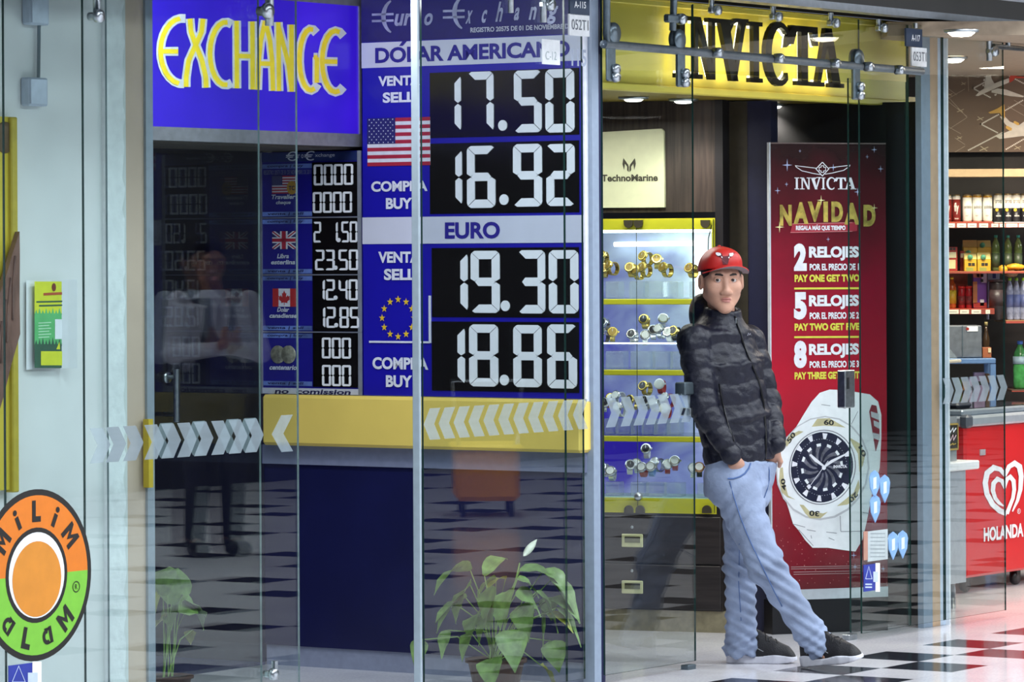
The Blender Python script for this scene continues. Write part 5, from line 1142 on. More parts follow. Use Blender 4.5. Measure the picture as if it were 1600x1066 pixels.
bottle(1557.5, 25, 437, zD+.0, [(.9, 0), (1, .03), (1, .9), (.96, .95)], mat('dark_bag_bottle', '#2a2122', .3, var=.3), mat('dark_cap', '#3b2a30', .4), 'large dark brown tub left of the water bottles', None, (.35, .75, mat('tub_label', '#433436', .4, var=.3)), -.08)
wat = mat('water_bottle', '#8f99b4', .08, var=.3, scale=40)
for i, x in enumerate((1577.5, 1588, 1598.5)):
    bottle(x, 11.5, 434, zD, JUG, wat, lime, ('first', 'second', 'third')[i]+' clear water bottle with lime cap from the left', 'water bottles with lime caps', (.3, .6, mat('water_label', '#6a7ab0', .4)))
bottle(1593, 22, 533, zE, PET, mat('green_soda', '#3f8a4a', .15, var=.25, scale=30), mat('cap_blue', '#2f5aa8', .4), 'large green soda bottle with blue cap on the low shelf', None, (.52, .68, mat('soda_label', '#9ab8c4', .4)))
def carton(x0, x1, y0, y1, m, label, group=None, dy=0., depth=.06, cap=None, topm=None, extra=None, name='juice_carton', cat='carton', z=None):
    Y = YS2+dy; p0, p1 = gp(x0, y1, Y), gp(x1, y0, Y); zb = p0[2] if z is None else z
    t = thing(name, label, cat, G, ((p0[0]+p1[0])/2, Y, zb), group); zt = p1[2]
    mb = MB(); mb.box(p0[0], p1[0], Y, Y+depth, zb, zt, m, .002); part('body', mb, t)
    if topm:
        mb = MB(); xm = (p0[0]+p1[0])/2; zz_ = zt+(p1[0]-p0[0])*.5; mb.add([(p0[0], Y, zt), (p1[0], Y, zt), (p1[0], Y+depth, zt), (p0[0], Y+depth, zt), (p0[0], Y+depth*.5, zz_), (p1[0], Y+depth*.5, zz_)], [(0, 1, 5, 4), (2, 3, 4, 5), (1, 2, 5), (3, 0, 4)], topm); part('gable', mb, t)
    if cap:
        c_ = gp(cap[0], cap[1], Y-.004); mb = MB(); mb.lathe([(0, -.012), (.013, -.012), (.014, 0), (0, 0)], (c_[0], Y, c_[2]), mat('cap_mint', '#5fae8a', .4), axis='y', n=14); part('cap', mb, t)
    for nm, a, b_, c2, d, mm in (extra or []):
        u0, u1 = gp(a, d, Y-.003), gp(b_, c2, Y-.003); mb = MB(); mb.box(u0[0], u1[0], Y-.003, Y, u0[2], u1[2], mm); part(nm, mb, t)
    return t
cy, cred = mat('carton_yellow', '#dcb22e', .4, var=.15, scale=12), mat('carton_red', '#a62e24', .4, var=.1)
seal = mat('seal_black', '#2a2723', .5); clbl = mat('carton_label', '#dfe0b8', .4)
carton(1505.5, 1527, 386, 424, cy, 'upper left yellow juice carton at the back', 'yellow juice cartons', .14, .06, (1513, 395), mat('gable_cream', '#ead88a', .4), z=zF)
carton(1528, 1548.5, 386, 424, cy, 'upper right yellow juice carton at the back', 'yellow juice cartons', .14, .06, (1535, 383), MATS['gable_cream'], z=zF)
for i, (a, b_) in enumerate(((1507, 1526), (1527.5, 1548))):
    carton(a, b_, 405, 424, cy, ('left', 'right')[i]+' yellow juice carton at the front beside the green bottles', 'yellow juice cartons', -.02, .06, (a+9, 402), MATS['gable_cream'], [('warning_seal', a+6, a+10.5, 411, 415.5, seal), ('warning_seal', a+11.5, a+16, 411, 415.5, seal), ('leaf_print', a+3, a+14, 418, 424, mat('print_leaf', '#9aa04a', .5))], z=zF)
carton(1476, 1496, 386, 424, cred, 'red apple juice carton beside the post', None, 0, .06, None, None, [('name_panel', 1477, 1494, 394, 403, clbl), ('apple_print', 1479, 1493, 406, 420, mat('print_apple', '#d8cf9a', .5)), ('warning_seal', 1484, 1488, 387, 391, seal), ('warning_seal', 1489, 1493, 387, 391, seal)], z=zF)
carton(1500.5, 1507, 392, 424, cred, 'second red carton half hidden behind the yellow cartons', None, .08, .06, None, None, [('name_panel', 1501, 1507, 396, 403, clbl)], z=zF)
carton(1481, 1512, 428, 446, mat('salmon_box', '#b8614a', .5, var=.15), 'long salmon snack box lying behind the bottles', None, .12, .1, name='snack_box', cat='box', z=zC)
carton(1521, 1542, 425, 481, mat('purple_box', '#6a2f9a', .4, var=.1), 'tall purple snack box with black warning seals', None, -.03, .06, None, None, [('red_base', 1521, 1542, 473, 481, cred), ('orange_side', 1520.5, 1527, 440, 474, mat('print_orange_side', '#b0703a', .5)), ('red_top', 1521, 1534, 425, 434, mat('print_salmon', '#b8705c', .5)), ('white_band', 1534, 1542, 425, 442, mat('print_lilac', '#c9cbe6', .5)), ('barcode', 1531.5, 1537.5, 468, 478, WHITE), ('warning_seal', 1526, 1530.5, 428, 433, seal), ('warning_seal', 1532, 1536.5, 428, 433, seal), ('warning_seal', 1532, 1536.5, 436, 441, seal)], name='snack_box', cat='box', z=zC)
carton(1543, 1562, 424, 437, mat('pale_box', '#b9c0dc', .4), 'pale blue box above the dark tub', None, .16, .06, None, None, [('blue_mark', 1551, 1556, 426, 435, mat('print_blue', '#3a3f8a', .5)), ('red_mark', 1553, 1561, 424.5, 427, cred)], name='snack_box', cat='box', z=zD+.0)
# crinkled yellow snack bags
for i, (cx, cy_, rx, rz, m, lab) in enumerate(((1586, 417, 15, 5, mat('bag_yellow', '#d8a62e', .3, var=.2), 'yellow snack bag lying over the water bottles'), (1580, 428, 11, 5, mat('bag_brown', '#8a6a4a', .3, var=.4), 'brown snack bag under the yellow one'), (1567, 421, 7, 7, MATS['bag_yellow'], 'small yellow snack bag left of the larger one'))):
    c_ = gp(cx, cy_, YS2-.05-.03*i); mb = MB(); mb.ball(c_, (rx*K(YS2), .03, rz*K(YS2)), m, 16); mb.v = [(x+.002*math.sin(z*900), y+.004*math.sin(x*400), z+.002*math.sin(x*500)) for x, y, z in mb.v]
    solo('snack_bag', mb, lab, 'bag', G, c_)
# ---- grey crate on the blue table, things on it
YT = 21.12
def gbox(x0, y0, x1, y1, Y, d, m, bev=.0, mb=None):
    mb = mb or MB(); p0, p1 = gp(x0, y1, Y), gp(x1, y0, Y); mb.box(p0[0], p1[0], Y, Y+d, p0[2], p1[2], m, bev); return mb
tb = mat('table_blue', '#5f80ae', .4)
t = thing('blue_table', 'small blue metal table holding the grey case', 'table', G, gp(1515, 648, YT))
part('top', gbox(1462, 560, 1556, 569, YT, .3, tb, .004), t)
z_t = gp(1500, 560, YT)[2]; zfl = 0.0
for a, dpt in ((1547.5, 0), (1547.5, .27), (1466, 0), (1466, .27)):
    p0, p1 = gp(a, 569, YT), gp(a+8.5, 569, YT); mb = MB(); mb.box(p0[0], p1[0], YT+dpt, YT+dpt+.03, 0, p0[2]-.0005, tb); part('leg', mb, t)
t = thing('grey_case', 'grey metal case with white label on the blue table', 'case', G, gp(1505, 559, YT+.03))
part('body', gbox(1462, 509, 1534, 559.3, YT+.03, .24, mat('case_grey', '#6f747c', .45, .3, var=.15), .004), t)
part('white_label', gbox(1511, 510, 1528, 518, YT+.027, .003, WHITE), t); part('seam', gbox(1503.5, 509, 1504.5, 559, YT+.027, .003, DSTEEL), t)
mb = MB(); p = gp(1518, 514, YT+.025); mb.text('TORREY', p[0]-.012, p[0]+.025, p[2]-.006, p[2]+.006, YT+.0262, ci) if 0 else mb.disc(p[0]-.02, p[2], .008, YT+.0262, cred, 12); part('red_mark', mb, t)
t = carton(1535.5, 1549, 543, 559.5, mat('carton_rust', '#a35a34', .5), 'small rust coloured box at the right end of the blue table', None, YT+.04-YS2, .06, None, None, [('pale_end', 1544, 1548.5, 544, 551, mat('carton_pale', '#d8c49a', .5))], name='small_box', cat='box')
for i, x in enumerate((1541,)):
    Y = YT+.2; p = gp(x, 559.5, Y); t = thing('drink_bottle', 'dark glass bottle behind the small rust coloured box', 'bottle', G, p); mb = MB(); mb.lathe([(.016, 0), (.018, .01), (.018, .1), (.008, .14), (.007, .165)], p, mat('dark_amber', '#3a2a1c', .1)); part('body', mb, t); mb = MB(); mb.lathe([(.009, .165), (.009, .185), (0, .185)], p, mat('amber_cap', '#8a7a4a', .4)); part('cap', mb, t)
# products under the table
YU = YT+.12
t = thing('under_shelf', 'brown lower board of the blue table with packs on it', 'shelf', G, gp(1510, 640, YU)); part('board', gbox(1478, 632, 1546, 644, YU-.02, .14, mat('under_board', '#8a5a42', .5)), t)
for (x0, y0, x1, y1, c_, lab) in ((1494, 592, 1503, 631.5, '#5a6a3a', 'dark green pack under the blue table'), (1504, 596, 1512, 631.5, '#b07a4a', 'tan pack under the blue table'), (1514, 590, 1519, 631.5, '#cfc9e0', 'narrow lilac pack under the blue table'), (1522, 582, 1539, 631.5, '#b39ab8', 'mauve box under the blue table'), (1540, 584, 1546, 631.5, '#7a5a3a', 'brown pack beside the mauve box')):
    t = carton(x0, x1, y0, y1, mat('pack_'+lab.split(' pack')[0].split(' box')[0].replace(' ', '_'), c_, .45, var=.25, scale=30), lab, 'packs under the blue table', YU-YS2, .05, None, None, [('pack_band', x0+.5, x1-.5, y0+14, y0+20, MATS['seal_black'])], name='snack_pack', cat='pack')
mb = MB(); p = gp(1506, 640, YT+.0); mb.ball(p, (.035, .04, .018), mat('white_rag', '#d8d6d4', .8, bump=.5, bscale=60), 14); solo('crumpled_bag', mb, 'crumpled white bag under the blue table behind the arrows', 'bag', G, p)
# ---- red chest freezer
YF2 = .72
t = FRZ = thing('chest_freezer', 'red chest freezer with white heart logo and HOLANDA lettering', 'freezer', A, (4.9, YF2, .0))
X0f, X1f = A.px(1509, 760, YF2)[0], A.px(1509, 760, YF2)[0]+1.15
rf = mat('freezer_red', '#c81e22', .3, var=.04, scale=5); fw2 = mat('freezer_white', '#e4e8ee', .35)
mb = MB(); mb.box(X0f, X1f, YF2, YF2+.5, .075, .80, rf, .012); part('body', mb, t)
mb = MB(); mb.box(X0f-.005, X1f+.005, YF2-.015, YF2+.515, .795, .845, mat('freezer_trim', '#b9c2cc', .3, .5), .01); part('top_trim', mb, t, 'silver top trim')
mb = MB(); mb.box(X0f+.03, X1f-.03, YF2+.03, YF2+.48, .845, .875, mat('lid_frame', '#8f9aa6', .35, .4), .008); part('lid', mb, t)
mb = MB(); q = [(X0f+.07, YF2+.06, .878), (X1f-.07, YF2+.06, .878), (X1f-.07, YF2+.45, .878), (X0f+.07, YF2+.45, .878)]; mb.flat(q, mat('lid_glass', '#3a3f48', .06)); part('lid_glass', mb, t)
mb = MB(); mb.box(X0f-.012, X0f+.05, YF2-.02, YF2+.03, .79, .853, mat('corner_cap_grey', '#4c525c', .4), .012); part('corner_cap', mb, t)
mb = MB(); mb.box(X0f+.12, X0f+.27, YF2+.1, YF2+.2, .877, .905, mat('lid_handle', '#2f3440', .4), .012); part('lid_handle', mb, t)
for x in (X0f+.1, X1f-.1, A.px(1589, 905, YF2+.05)[0]):
    mb = MB(); mb.lathe([(0, -.015), (.032, -.015), (.036, 0), (.032, .015), (0, .015)], (x, YF2+.06, .036), BLACK, axis='y', n=18); mb.box(x-.02, x+.02, YF2+.04, YF2+.08, .05, .075, BLACK); part('caster', mb, t)
yl = YF2-.003
part('grey_sticker', box_px(A, 1532, 702, 1540, 712, yl-.002, yl+.003, mat('freezer_sticker', '#a39aa0', .5)), t)
# heart: two nested white strokes
mb = MB()
def hx(x, y): return (1400+x/2.913, 700+y/2.913)
outer = [(505, 95), (470, 75), (435, 78), (408, 105), (396, 150), (400, 200), (420, 250), (455, 290), (500, 312)]
inner = [(503, 312), (503, 290), (470, 272), (440, 240), (422, 200), (418, 155), (432, 118), (455, 103), (480, 112), (498, 135)]
wts = [3, 7, 9, 9.5, 9.5, 9.5, 9.5, 9, 7]
mb.ribbon(A, [hx(*q) for q in [(498, 128), (475, 98), (445, 90), (415, 115), (406, 160), (414, 210), (440, 258), (472, 286), (505, 301)]], [5, 7, 8.5, 8.5, 8, 8, 8, 8.5, 8], yl-.0005, fw2)
mb.ribbon(A, [hx(*q) for q in [(495, 128), (515, 85), (540, 70), (562, 85), (570, 130), (566, 190), (553, 240), (530, 290)]], [5, 7, 8, 8.5, 7.5, 6.5, 5, 2], yl-.0009, fw2)
mb.ribbon(A, [hx(*q) for q in [(496, 185), (482, 150), (462, 142), (444, 162), (441, 195), (452, 230), (470, 252), (490, 265)]], [4, 6, 7, 7, 6.5, 6, 5, 2], yl-.0005, fw2)
mb.ribbon(A, [hx(*q) for q in [(494, 182), (505, 142), (520, 132), (535, 150), (538, 190), (532, 230), (518, 265), (505, 300)]], [4, 6, 6.5, 6.5, 6, 5.5, 5.5, 6], yl-.0013, fw2)
part('heart_logo', mb, t, 'white double heart logo')
mb = MB(); p0, p1 = A.px(1537, 832, yl), A.px(1599, 832, yl); zb_, zt2 = A.px(1568, 843, yl)[2], A.px(1568, 821, yl)[2]; mb.text('HOLANDA', p0[0], p1[0], zb_, zt2, yl-.0005, fw2, .04); part('lettering', mb, t)
mb = MB(); p = A.px(1592, 799, yl)
for k in range(16):
    a, b_ = k*math.pi/8, (k+1)*math.pi/8; mb.flat([(p[0]+.018*math.cos(a), yl-.0005, p[2]+.013*math.sin(a)), (p[0]+.018*math.cos(b_), yl-.0005, p[2]+.013*math.sin(b_)), (p[0]+.014*math.cos(b_), yl-.0005, p[2]+.010*math.sin(b_)), (p[0]+.014*math.cos(a), yl-.0005, p[2]+.010*math.sin(a))], fw2)
mb.text('R', p[0]-.007, p[0]+.007, p[2]-.006, p[2]+.006, yl-.0006, fw2); part('registered_mark', mb, t)
# ---- serving counter corner left of the freezer
YC2 = .36
t = thing('serving_counter', 'grey counter with white slab top left of the red freezer', 'counter', A, (A.px(1490, 880, YC2)[0], YC2, 0))
xa, xb = A.px(1470, 800, YC2)[0], A.px(1509, 800, YC2)[0]; zt3 = A.px(1500, 735, YC2)[2]
mb = MB(); mb.box(xa, xb, YC2, YC2+.3, .12, zt3, mat('counter_body_grey', '#9a9fa6', .5)); part('body', mb, t)
mb = MB(); mb.box(xa-.02, A.px(1525, 730, YC2)[0], YC2-.02, YC2+.32, zt3, zt3+.04, mat('counter_slab', '#e2e4e6', .3), .006); part('slab', mb, t)
for x in (xa+.05, xb-.04): mb = MB(); mb.tube([(x, YC2+.05, 0), (x, YC2+.05, .12)], .015, STEEL); part('leg', mb, t)
t = thing('display_box', 'clear display box with a dark framed sign on the white slab', 'display box', A, (xa+.1, YC2+.05, zt3+.04))
x1_ = A.px(1507, 690, YC2)[0]; zt4 = A.px(1490, 652, YC2)[2]
mb = MB(); mb.box(xa, x1_, YC2+.04, YC2+.26, zt3+.041, zt4, mat('smoky_acrylic', '#8d9296', .15, var=.1)); part('case', mb, t)
s0, s1 = A.px(1476, 705, YC2+.03), A.px(1498, 661, YC2+.03)
mb = MB(); mb.box(s0[0], s1[0], YC2+.033, YC2+.04, s0[2], s1[2], mat('sign_dark_olive', '#2c2a22', .4)); sg = part('sign', mb, t)
mb = MB(); gm_ = mat('sign_gold', '#a8904a', .4); e = .008
for (a, b_, c2, d) in ((s0[0], s1[0], s0[2], s0[2]+e), (s0[0], s1[0], s1[2]-e, s1[2]), (s1[0]-e, s1[0], s0[2], s1[2])): mb.box(a, b_, YC2+.031, YC2+.033, c2, d, gm_)
part('gold_border', mb, sg)
mb = MB(); pkm = mat('sign_pink', '#d8b8c4', .4)
for s, ya, yb_, m_ in (('hot', 668, 677, WHITE), ('dogs', 679, 690, pkm), ('ya', 692, 697, gm_)):
    p0, p1 = A.px(1479, yb_, YC2+.03), A.px(1494, ya, YC2+.03); 
    mb.ribbon(A, [(1479, yb_-2), (1483, ya), (1485, yb_-1), (1489, ya+1), (1490, yb_-2), (1494, ya+1)], 1.6, YC2+.031, m_)
part('script_marks', mb, sg)
# ---- slanted clear guard above the counter
t = thing('sneeze_guard', 'slanted clear guard panel beside the grey case', 'guard', A, A.px(1485, 565, YC2+.1))
mb = MB(); q = [A.px(1470, 566, YC2+.06), A.px(1500, 564, YC2+.06), A.px(1478, 538, YC2+.1), A.px(1466, 538, YC2+.1)]; mb.flat(q, ACRYL); part('panel', mb, t)
mb = MB(); mb.tube([q[0], q[1]], .008, mat('guard_edge', '#c9bfae', .4)); part('edge', mb, t)
# ================================================================== PLANTS
leafm = mat('leaf_green', '#6f8f4c', .35, var=.3, scale=25); leafy = mat('leaf_yellow_green', '#9aa03c', .4, var=.3, scale=20); stemm = mat('stem_green', '#6a8a3e', .5)
potm = mat('pot_brown', '#4a3028', .6, var=.12); soil = mat('soil_dark', '#241a12', .9)
def leaf(base, tip, w, m, parent, sag=.12, twist=0., n=7):
    """a leaf blade with a folded midrib from base to tip, arching over"""
    mb = MB(); b_, t_ = Vector(base), Vector(tip); L_ = (t_-b_).length; d = (t_-b_).normalized()
    side = d.cross(Vector((0, 0, 1))); side = side.normalized() if side.length > .05 else Vector((1, 0, 0))
    side = (side*math.cos(twist)+d.cross(side)*math.sin(twist)).normalized(); nrm = side.cross(d).normalized()
    vs = []
    for i in range(n+1):
        s = i/n; c_ = b_+(t_-b_)*s+Vector((0, 0, 1))*sag*L_*math.sin(math.pi*s); h = w*math.sin(math.pi*min(1, s*.96+.04)**.8)*(1-.15*s)
        if i == n: h = .0008
        wv = .06*w*math.sin(i*2.1)
        vs += [c_-side*h+nrm*(h*.25+wv), c_, c_+side*h+nrm*(h*.25-wv)]
    fs = []
    for i in range(n): fs += [(i*3, i*3+1, i*3+4, i*3+3), (i*3+1, i*3+2, i*3+5, i*3+4)]
    mb.add(vs, fs, m, True); return part('leaf', mb, parent)
def clear(px_, py_, yy):      # keep the leaf in front of the booth wall
    p = A.px(px_, py_, yy)
    while p[0] > -.17 and yy > .02: yy -= .01; p = A.px(px_, py_, yy)
    return A.px(px_, py_, max(yy, .02))
def lily(p0, label, leaves, flowers, potr=.11, poth=.2, y=.3):
    t = thing('peace_lily', label, 'plant', A, (p0[0], y, 0))
    mb = MB(); mb.lathe([(potr*.72, 0), (potr*.95, poth*.9), (potr*1.05, poth*.9), (potr*1.05, poth), (potr*.92, poth), (potr*.9, poth*.93), (0, poth*.93)], (p0[0], y, 0), potm, n=22); part('pot', mb, t)
    mb = MB(); mb.lathe([(potr*.88, poth*.935), (0, poth*.95)], (p0[0], y, 0), soil, n=18); part('soil', mb, t)
    for (bx_, by_, tx, ty, wpx, dd, m, tw) in leaves:
        b_ = clear(bx_, by_, y+dd*.5); e = clear(tx, ty, y+dd); leaf(b_, e, wpx/370, m, t, .16, tw)
        mb = MB(); r_ = Vector((p0[0]+random.uniform(-.03, .03), y, poth*.95)); bb = Vector(b_); mid_ = (r_+bb)/2+Vector((0, 0, .05)); mb.tube([r_, mid_, bb], .0022, stemm, 6); part('stem', mb, t)
    for pts, (fx, fy, gx, gy) in flowers:
        mb = MB(); r_ = Vector((p0[0], y, poth*.95)); mb.tube([r_]+[Vector(clear(a, b_, y)) for a, b_ in pts], .003, stemm, 6); part('stem', mb, t)
        a_, b_ = Vector(clear(fx, fy, y)), Vector(clear(gx, gy, y)); mb = MB()
        mb.tube([a_+(b_-a_)*q for q in (0, .12, .3, .5, .7, .88, 1)], [.002, .009, .0135, .0145, .011, .005, .0008], mat('lily_white', '#e6ead8', .45), 10); part('flower', mb, t, 'white pointed bloom')
    return t
pp_ = A.px(775, 1000, .15)
L1 = [(735, 892, 678, 930, 20, -.03, leafm, .5), (757, 900, 793, 874, 14, .0, leafm, .2), (812, 892, 880, 922, 20, .05, leafm, .3), (808, 906, 842, 935, 16, -.08, leafm, .4), (790, 905, 760, 925, 13, .02, leafy, .2), (735, 915, 712, 975, 26, -.06, leafm, .8), (765, 918, 765, 990, 22, -.1, leafm, .9), (805, 930, 845, 965, 26, -.1, leafm, .6), (850, 935, 862, 970, 16, .02, leafm, .7), (845, 945, 848, 1030, 13, .0, leafm, 1.2), (795, 985, 805, 1052, 24, -.14, leafm, .2), (862, 935, 902, 968, 13, .06, leafm, .5), (858, 958, 896, 990, 9, .08, leafy, .4), (862, 1002, 874, 1052, 20, .0, leafm, .9), (765, 1030, 768, 1082, 20, -.12, leafm, .4), (845, 1040, 868, 1085, 20, -.05, leafy, .4), (720, 950, 680, 975, 14, .0, leafm, .3), (658, 1000, 649, 1050, 13, .08, leafm, .6), (745, 960, 735, 1000, 22, -.05, leafm, .7), (775, 905, 745, 940, 20, .05, leafm, .5), (830, 960, 815, 1000, 18, -.05, leafm, .5), (700, 985, 690, 1030, 12, .05, leafm, .5), (862, 905, 906, 975, 17, .03, leafm, .5), (850, 890, 888, 938, 18, -.02, leafm, .3), (870, 950, 908, 1012, 12, .06, leafm, .5), (728, 935, 682, 990, 18, -.02, leafm, .5), (790, 925, 782, 985, 22, -.12, leafm, .5), (770, 950, 748, 1010, 20, -.1, leafm, .8), (838, 925, 872, 990, 20, -.08, leafm, .5), (815, 945, 826, 1005, 22, -.13, leafm, .9), (740, 985, 722, 1035, 16, -.08, leafm, .6)]
lily(pp_, 'potted peace lily with drooping leaves and one white bloom behind the glass', L1, [([(806, 905), (812, 880)], (818, 869, 839, 843))], .11, .13, .15)
pl = A.px(262, 1000, 1.0)
L2 = [(268, 945, 278, 888, 18, -.03, leafm, 1.3), (280, 940, 268, 985, 22, -.05, leafm, .8), (285, 935, 318, 985, 18, .0, leafm, .6), (262, 930, 232, 900, 18, -.05, leafm, .5), (255, 925, 240, 975, 18, .02, leafy, .8), (290, 955, 322, 965, 14, .0, leafm, .4), (262, 968, 240, 985, 16, .04, leafy, .4), (300, 985, 298, 1008, 9, .0, leafy, .2), (275, 955, 300, 950, 20, .0, leafm, .6), (258, 900, 236, 930, 16, .0, leafm, .7)]
L2 = [(a, b_, c_, d, w_*1.45, e, m_, f) for a, b_, c_, d, w_, e, m_, f in L2]
lily(pl, 'potted plant with pale green leaves in front of the dark booth door', L2, [], .09, .10, 1.0)
# ================================================================== PEOPLE
class Grid:
    """signed distances gathered on a box grid, turned into one skin"""
    def __init__(o, lo, hi, h, axes=None):
        o.ax = axes or [np.arange(lo[i], hi[i]+h, h) for i in range(3)]; o.h = h
        o.F = np.full([len(a) for a in o.ax], .2, np.float32)
    def put(o, fn, lo, hi, k=.02, op='add', mrg=.05):
        sl = []; X = []
        for i in range(3):
            a = np.searchsorted(o.ax[i], lo[i]-mrg); b_ = np.searchsorted(o.ax[i], hi[i]+mrg)
            if b_ <= a: return
            sl.append(slice(a, b_)); sh = [1, 1, 1]; sh[i] = -1; X.append(o.ax[i][a:b_].reshape(sh))
        d = fn(*X).astype(np.float32); f = o.F[tuple(sl)]
        if op == 'add':
            h = np.maximum(k-np.abs(f-d), 0)/k if k > 0 else 0; r = np.minimum(f, d)-(h*h*k*.25 if k > 0 else 0)
        else:
            d = -d; h = np.maximum(k-np.abs(f-d), 0)/k if k > 0 else 0; r = np.maximum(f, d)+(h*h*k*.25 if k > 0 else 0)
        o.F[tuple(sl)] = r
    def skin(o):
        F = o.F; ax = o.ax; S_ = F < 0
        c8 = [(i, j, k) for i in (0, 1) for j in (0, 1) for k in (0, 1)]
        n0, n1, n2 = [s-1 for s in F.shape]
        sub = lambda M_, c: M_[c[0]:c[0]+n0, c[1]:c[1]+n1, c[2]:c[2]+n2]
        cnt = sum(sub(S_, c).astype(np.int8) for c in c8); act = np.argwhere((cnt > 0) & (cnt < 8))
        idx = -np.ones((n0, n1, n2), np.int64); idx[act[:, 0], act[:, 1], act[:, 2]] = np.arange(len(act))
        V = {c: F[act[:, 0]+c[0], act[:, 1]+c[1], act[:, 2]+c[2]] for c in c8}
        P = {c: np.stack([ax[i][act[:, i]+c[i]] for i in range(3)], 1) for c in c8}
        tot = np.zeros((len(act), 3)); w = np.zeros(len(act))
        for a in c8:
            for i in range(3):
                if a[i] == 0:
                    b_ = tuple(a[j]+(j == i) for j in range(3)); va, vb = V[a], V[b_]; m = (va < 0) != (vb < 0)
                    t_ = np.where(m, va/np.where(va == vb, 1, va-vb), 0); tot += m[:, None]*(P[a]+t_[:, None]*(P[b_]-P[a])); w += m
        vs = tot/w[:, None]; fs = []
        for i in range(3):
            j, k = (i+1) % 3, (i+2) % 3
            sa = [slice(0, s) for s in F.shape]; sb = list(sa); sa[i] = slice(0, F.shape[i]-1); sb[i] = slice(1, F.shape[i])
            A_, B_ = S_[tuple(sa)], S_[tuple(sb)]
            e = np.argwhere(A_ != B_); e = e[(e[:, j] > 0) & (e[:, k] > 0) & (e[:, j] < F.shape[j]-1) & (e[:, k] < F.shape[k]-1)]
            fl = A_[e[:, 0], e[:, 1], e[:, 2]]
            def g(dj, dk):
                q = e.copy(); q[:, j] -= dj; q[:, k] -= dk; return idx[q[:, 0], q[:, 1], q[:, 2]]
            Q = np.stack([g(1, 1), g(0, 1), g(0, 0), g(1, 0)], 1); Q[~fl] = Q[~fl][:, ::-1]; fs.append(Q)
        return vs, np.concatenate(fs)
def vec(p): return np.array(tuple(p), float)
def cone(a, b_, ra, rb):
    a, b_ = vec(a), vec(b_); ba = b_-a; bb = max(1e-9, ba.dot(ba))
    def fn(x, y, z):
        t_ = np.clip(((x-a[0])*ba[0]+(y-a[1])*ba[1]+(z-a[2])*ba[2])/bb, 0, 1)
        return np.sqrt((x-a[0]-t_*ba[0])**2+(y-a[1]-t_*ba[1])**2+(z-a[2]-t_*ba[2])**2)-(ra+(rb-ra)*t_)
    r = max(ra, rb); return fn, np.minimum(a, b_)-r, np.maximum(a, b_)+r
def ellip(c, r, R=None):
    """ellipsoid with half sizes r along the three row vectors of R"""
    c = vec(c); R = np.eye(3) if R is None else np.array([vec(q) for q in R])
    def fn(x, y, z):
        q = [((x-c[0])*R[i][0]+(y-c[1])*R[i][1]+(z-c[2])*R[i][2])/r[i] for i in range(3)]
        k0 = np.sqrt(q[0]**2+q[1]**2+q[2]**2); k1 = np.sqrt((q[0]/r[0])**2+(q[1]/r[1])**2+(q[2]/r[2])**2)
        return k0*(k0-1)/np.maximum(k1, 1e-6)
    m = max(r); return fn, c-m, c+m
def slab(a, b_, l, f, a0, b0, a1, b1):
    """tapered tube of elliptic section between a and b: half widths along l, half depths along f"""
    a, b_, l, f = vec(a), vec(b_), vec(l), vec(f); ba = b_-a; L_ = np.sqrt(ba.dot(ba)); u = ba/L_
    def fn(x, y, z):
        px_, py_, pz_ = x-a[0], y-a[1], z-a[2]
        s = (px_*u[0]+py_*u[1]+pz_*u[2]); t_ = np.clip(s/L_, 0, 1)
        cx, cy, cz = px_-t_*ba[0], py_-t_*ba[1], pz_-t_*ba[2]
        A_, B_ = a0+(a1-a0)*t_, b0+(b1-b0)*t_
        dl, df = cx*l[0]+cy*l[1]+cz*l[2], cx*f[0]+cy*f[1]+cz*f[2]
        q = (np.sqrt((dl/A_)**2+(df/B_)**2)-1)*np.minimum(A_, B_); e = np.maximum(-s, s-L_)
        return np.where(e > 0, np.sqrt(np.maximum(q, 0)**2+e**2)+np.minimum(q, 0)*0+np.where(q < 0, 0, 0), q)
    m = max(a0, b0, a1, b1); return fn, np.minimum(a, b_)-m, np.maximum(a, b_)+m
def normals(vs, fs):
    n = np.cross(vs[fs[:, 2]]-vs[fs[:, 0]], vs[fs[:, 3]]-vs[fs[:, 1]]); N_ = np.zeros_like(vs)
    for i in range(4): np.add.at(N_, fs[:, i], n)
    return N_/np.maximum(1e-12, np.linalg.norm(N_, axis=1))[:, None]
def soften(vs, fs, it=1):
    for _ in range(it):
        s = np.zeros_like(vs); c_ = np.zeros(len(vs))
        for i in range(4):
            for j in ((i+1) % 4, (i-1) % 4): np.add.at(s, fs[:, i], vs[fs[:, j]]); np.add.at(c_, fs[:, i], 1)
        vs = vs*.5+.5*s/np.maximum(c_, 1)[:, None]
    return vs
def skin_part(name, vs, fs, mats, parent, mid_=None, label=None):
    me = bpy.data.meshes.new(name); org = np.array(ORG[parent.name])
    me.from_pydata((vs-org).tolist(), [], fs.tolist())
    for m in mats: me.materials.append(m)
    if mid_ is not None: me.polygons.foreach_set('material_index', mid_[fs[:, 0]].astype(int).tolist())
    me.polygons.foreach_set('use_smooth', [True]*len(me.polygons)); me.update()
    o = bpy.data.objects.new(name, me); COL.objects.link(o); o.parent = parent; ORG[o.name] = ORG[parent.name]
    return tag(o, label)
def seg_par(vs, a, b_):
    a, b_ = vec(a), vec(b_); ba = b_-a; t_ = np.clip((vs-a).dot(ba)/ba.dot(ba), 0, 1); return np.linalg.norm(vs-a-t_[:, None]*ba, axis=1), t_*np.linalg.norm(ba)
skinm = mat('skin_tan', '#c0917a', .5, var=.05, scale=40); lipm = mat('lip_rose', '#a4695f', .45); hairm = mat('hair_black', '#15110f', .5, var=.3, scale=80)
eyew = mat('eye_white', '#b5aca8', .3); iris = mat('iris_brown', '#1d110c', .15)
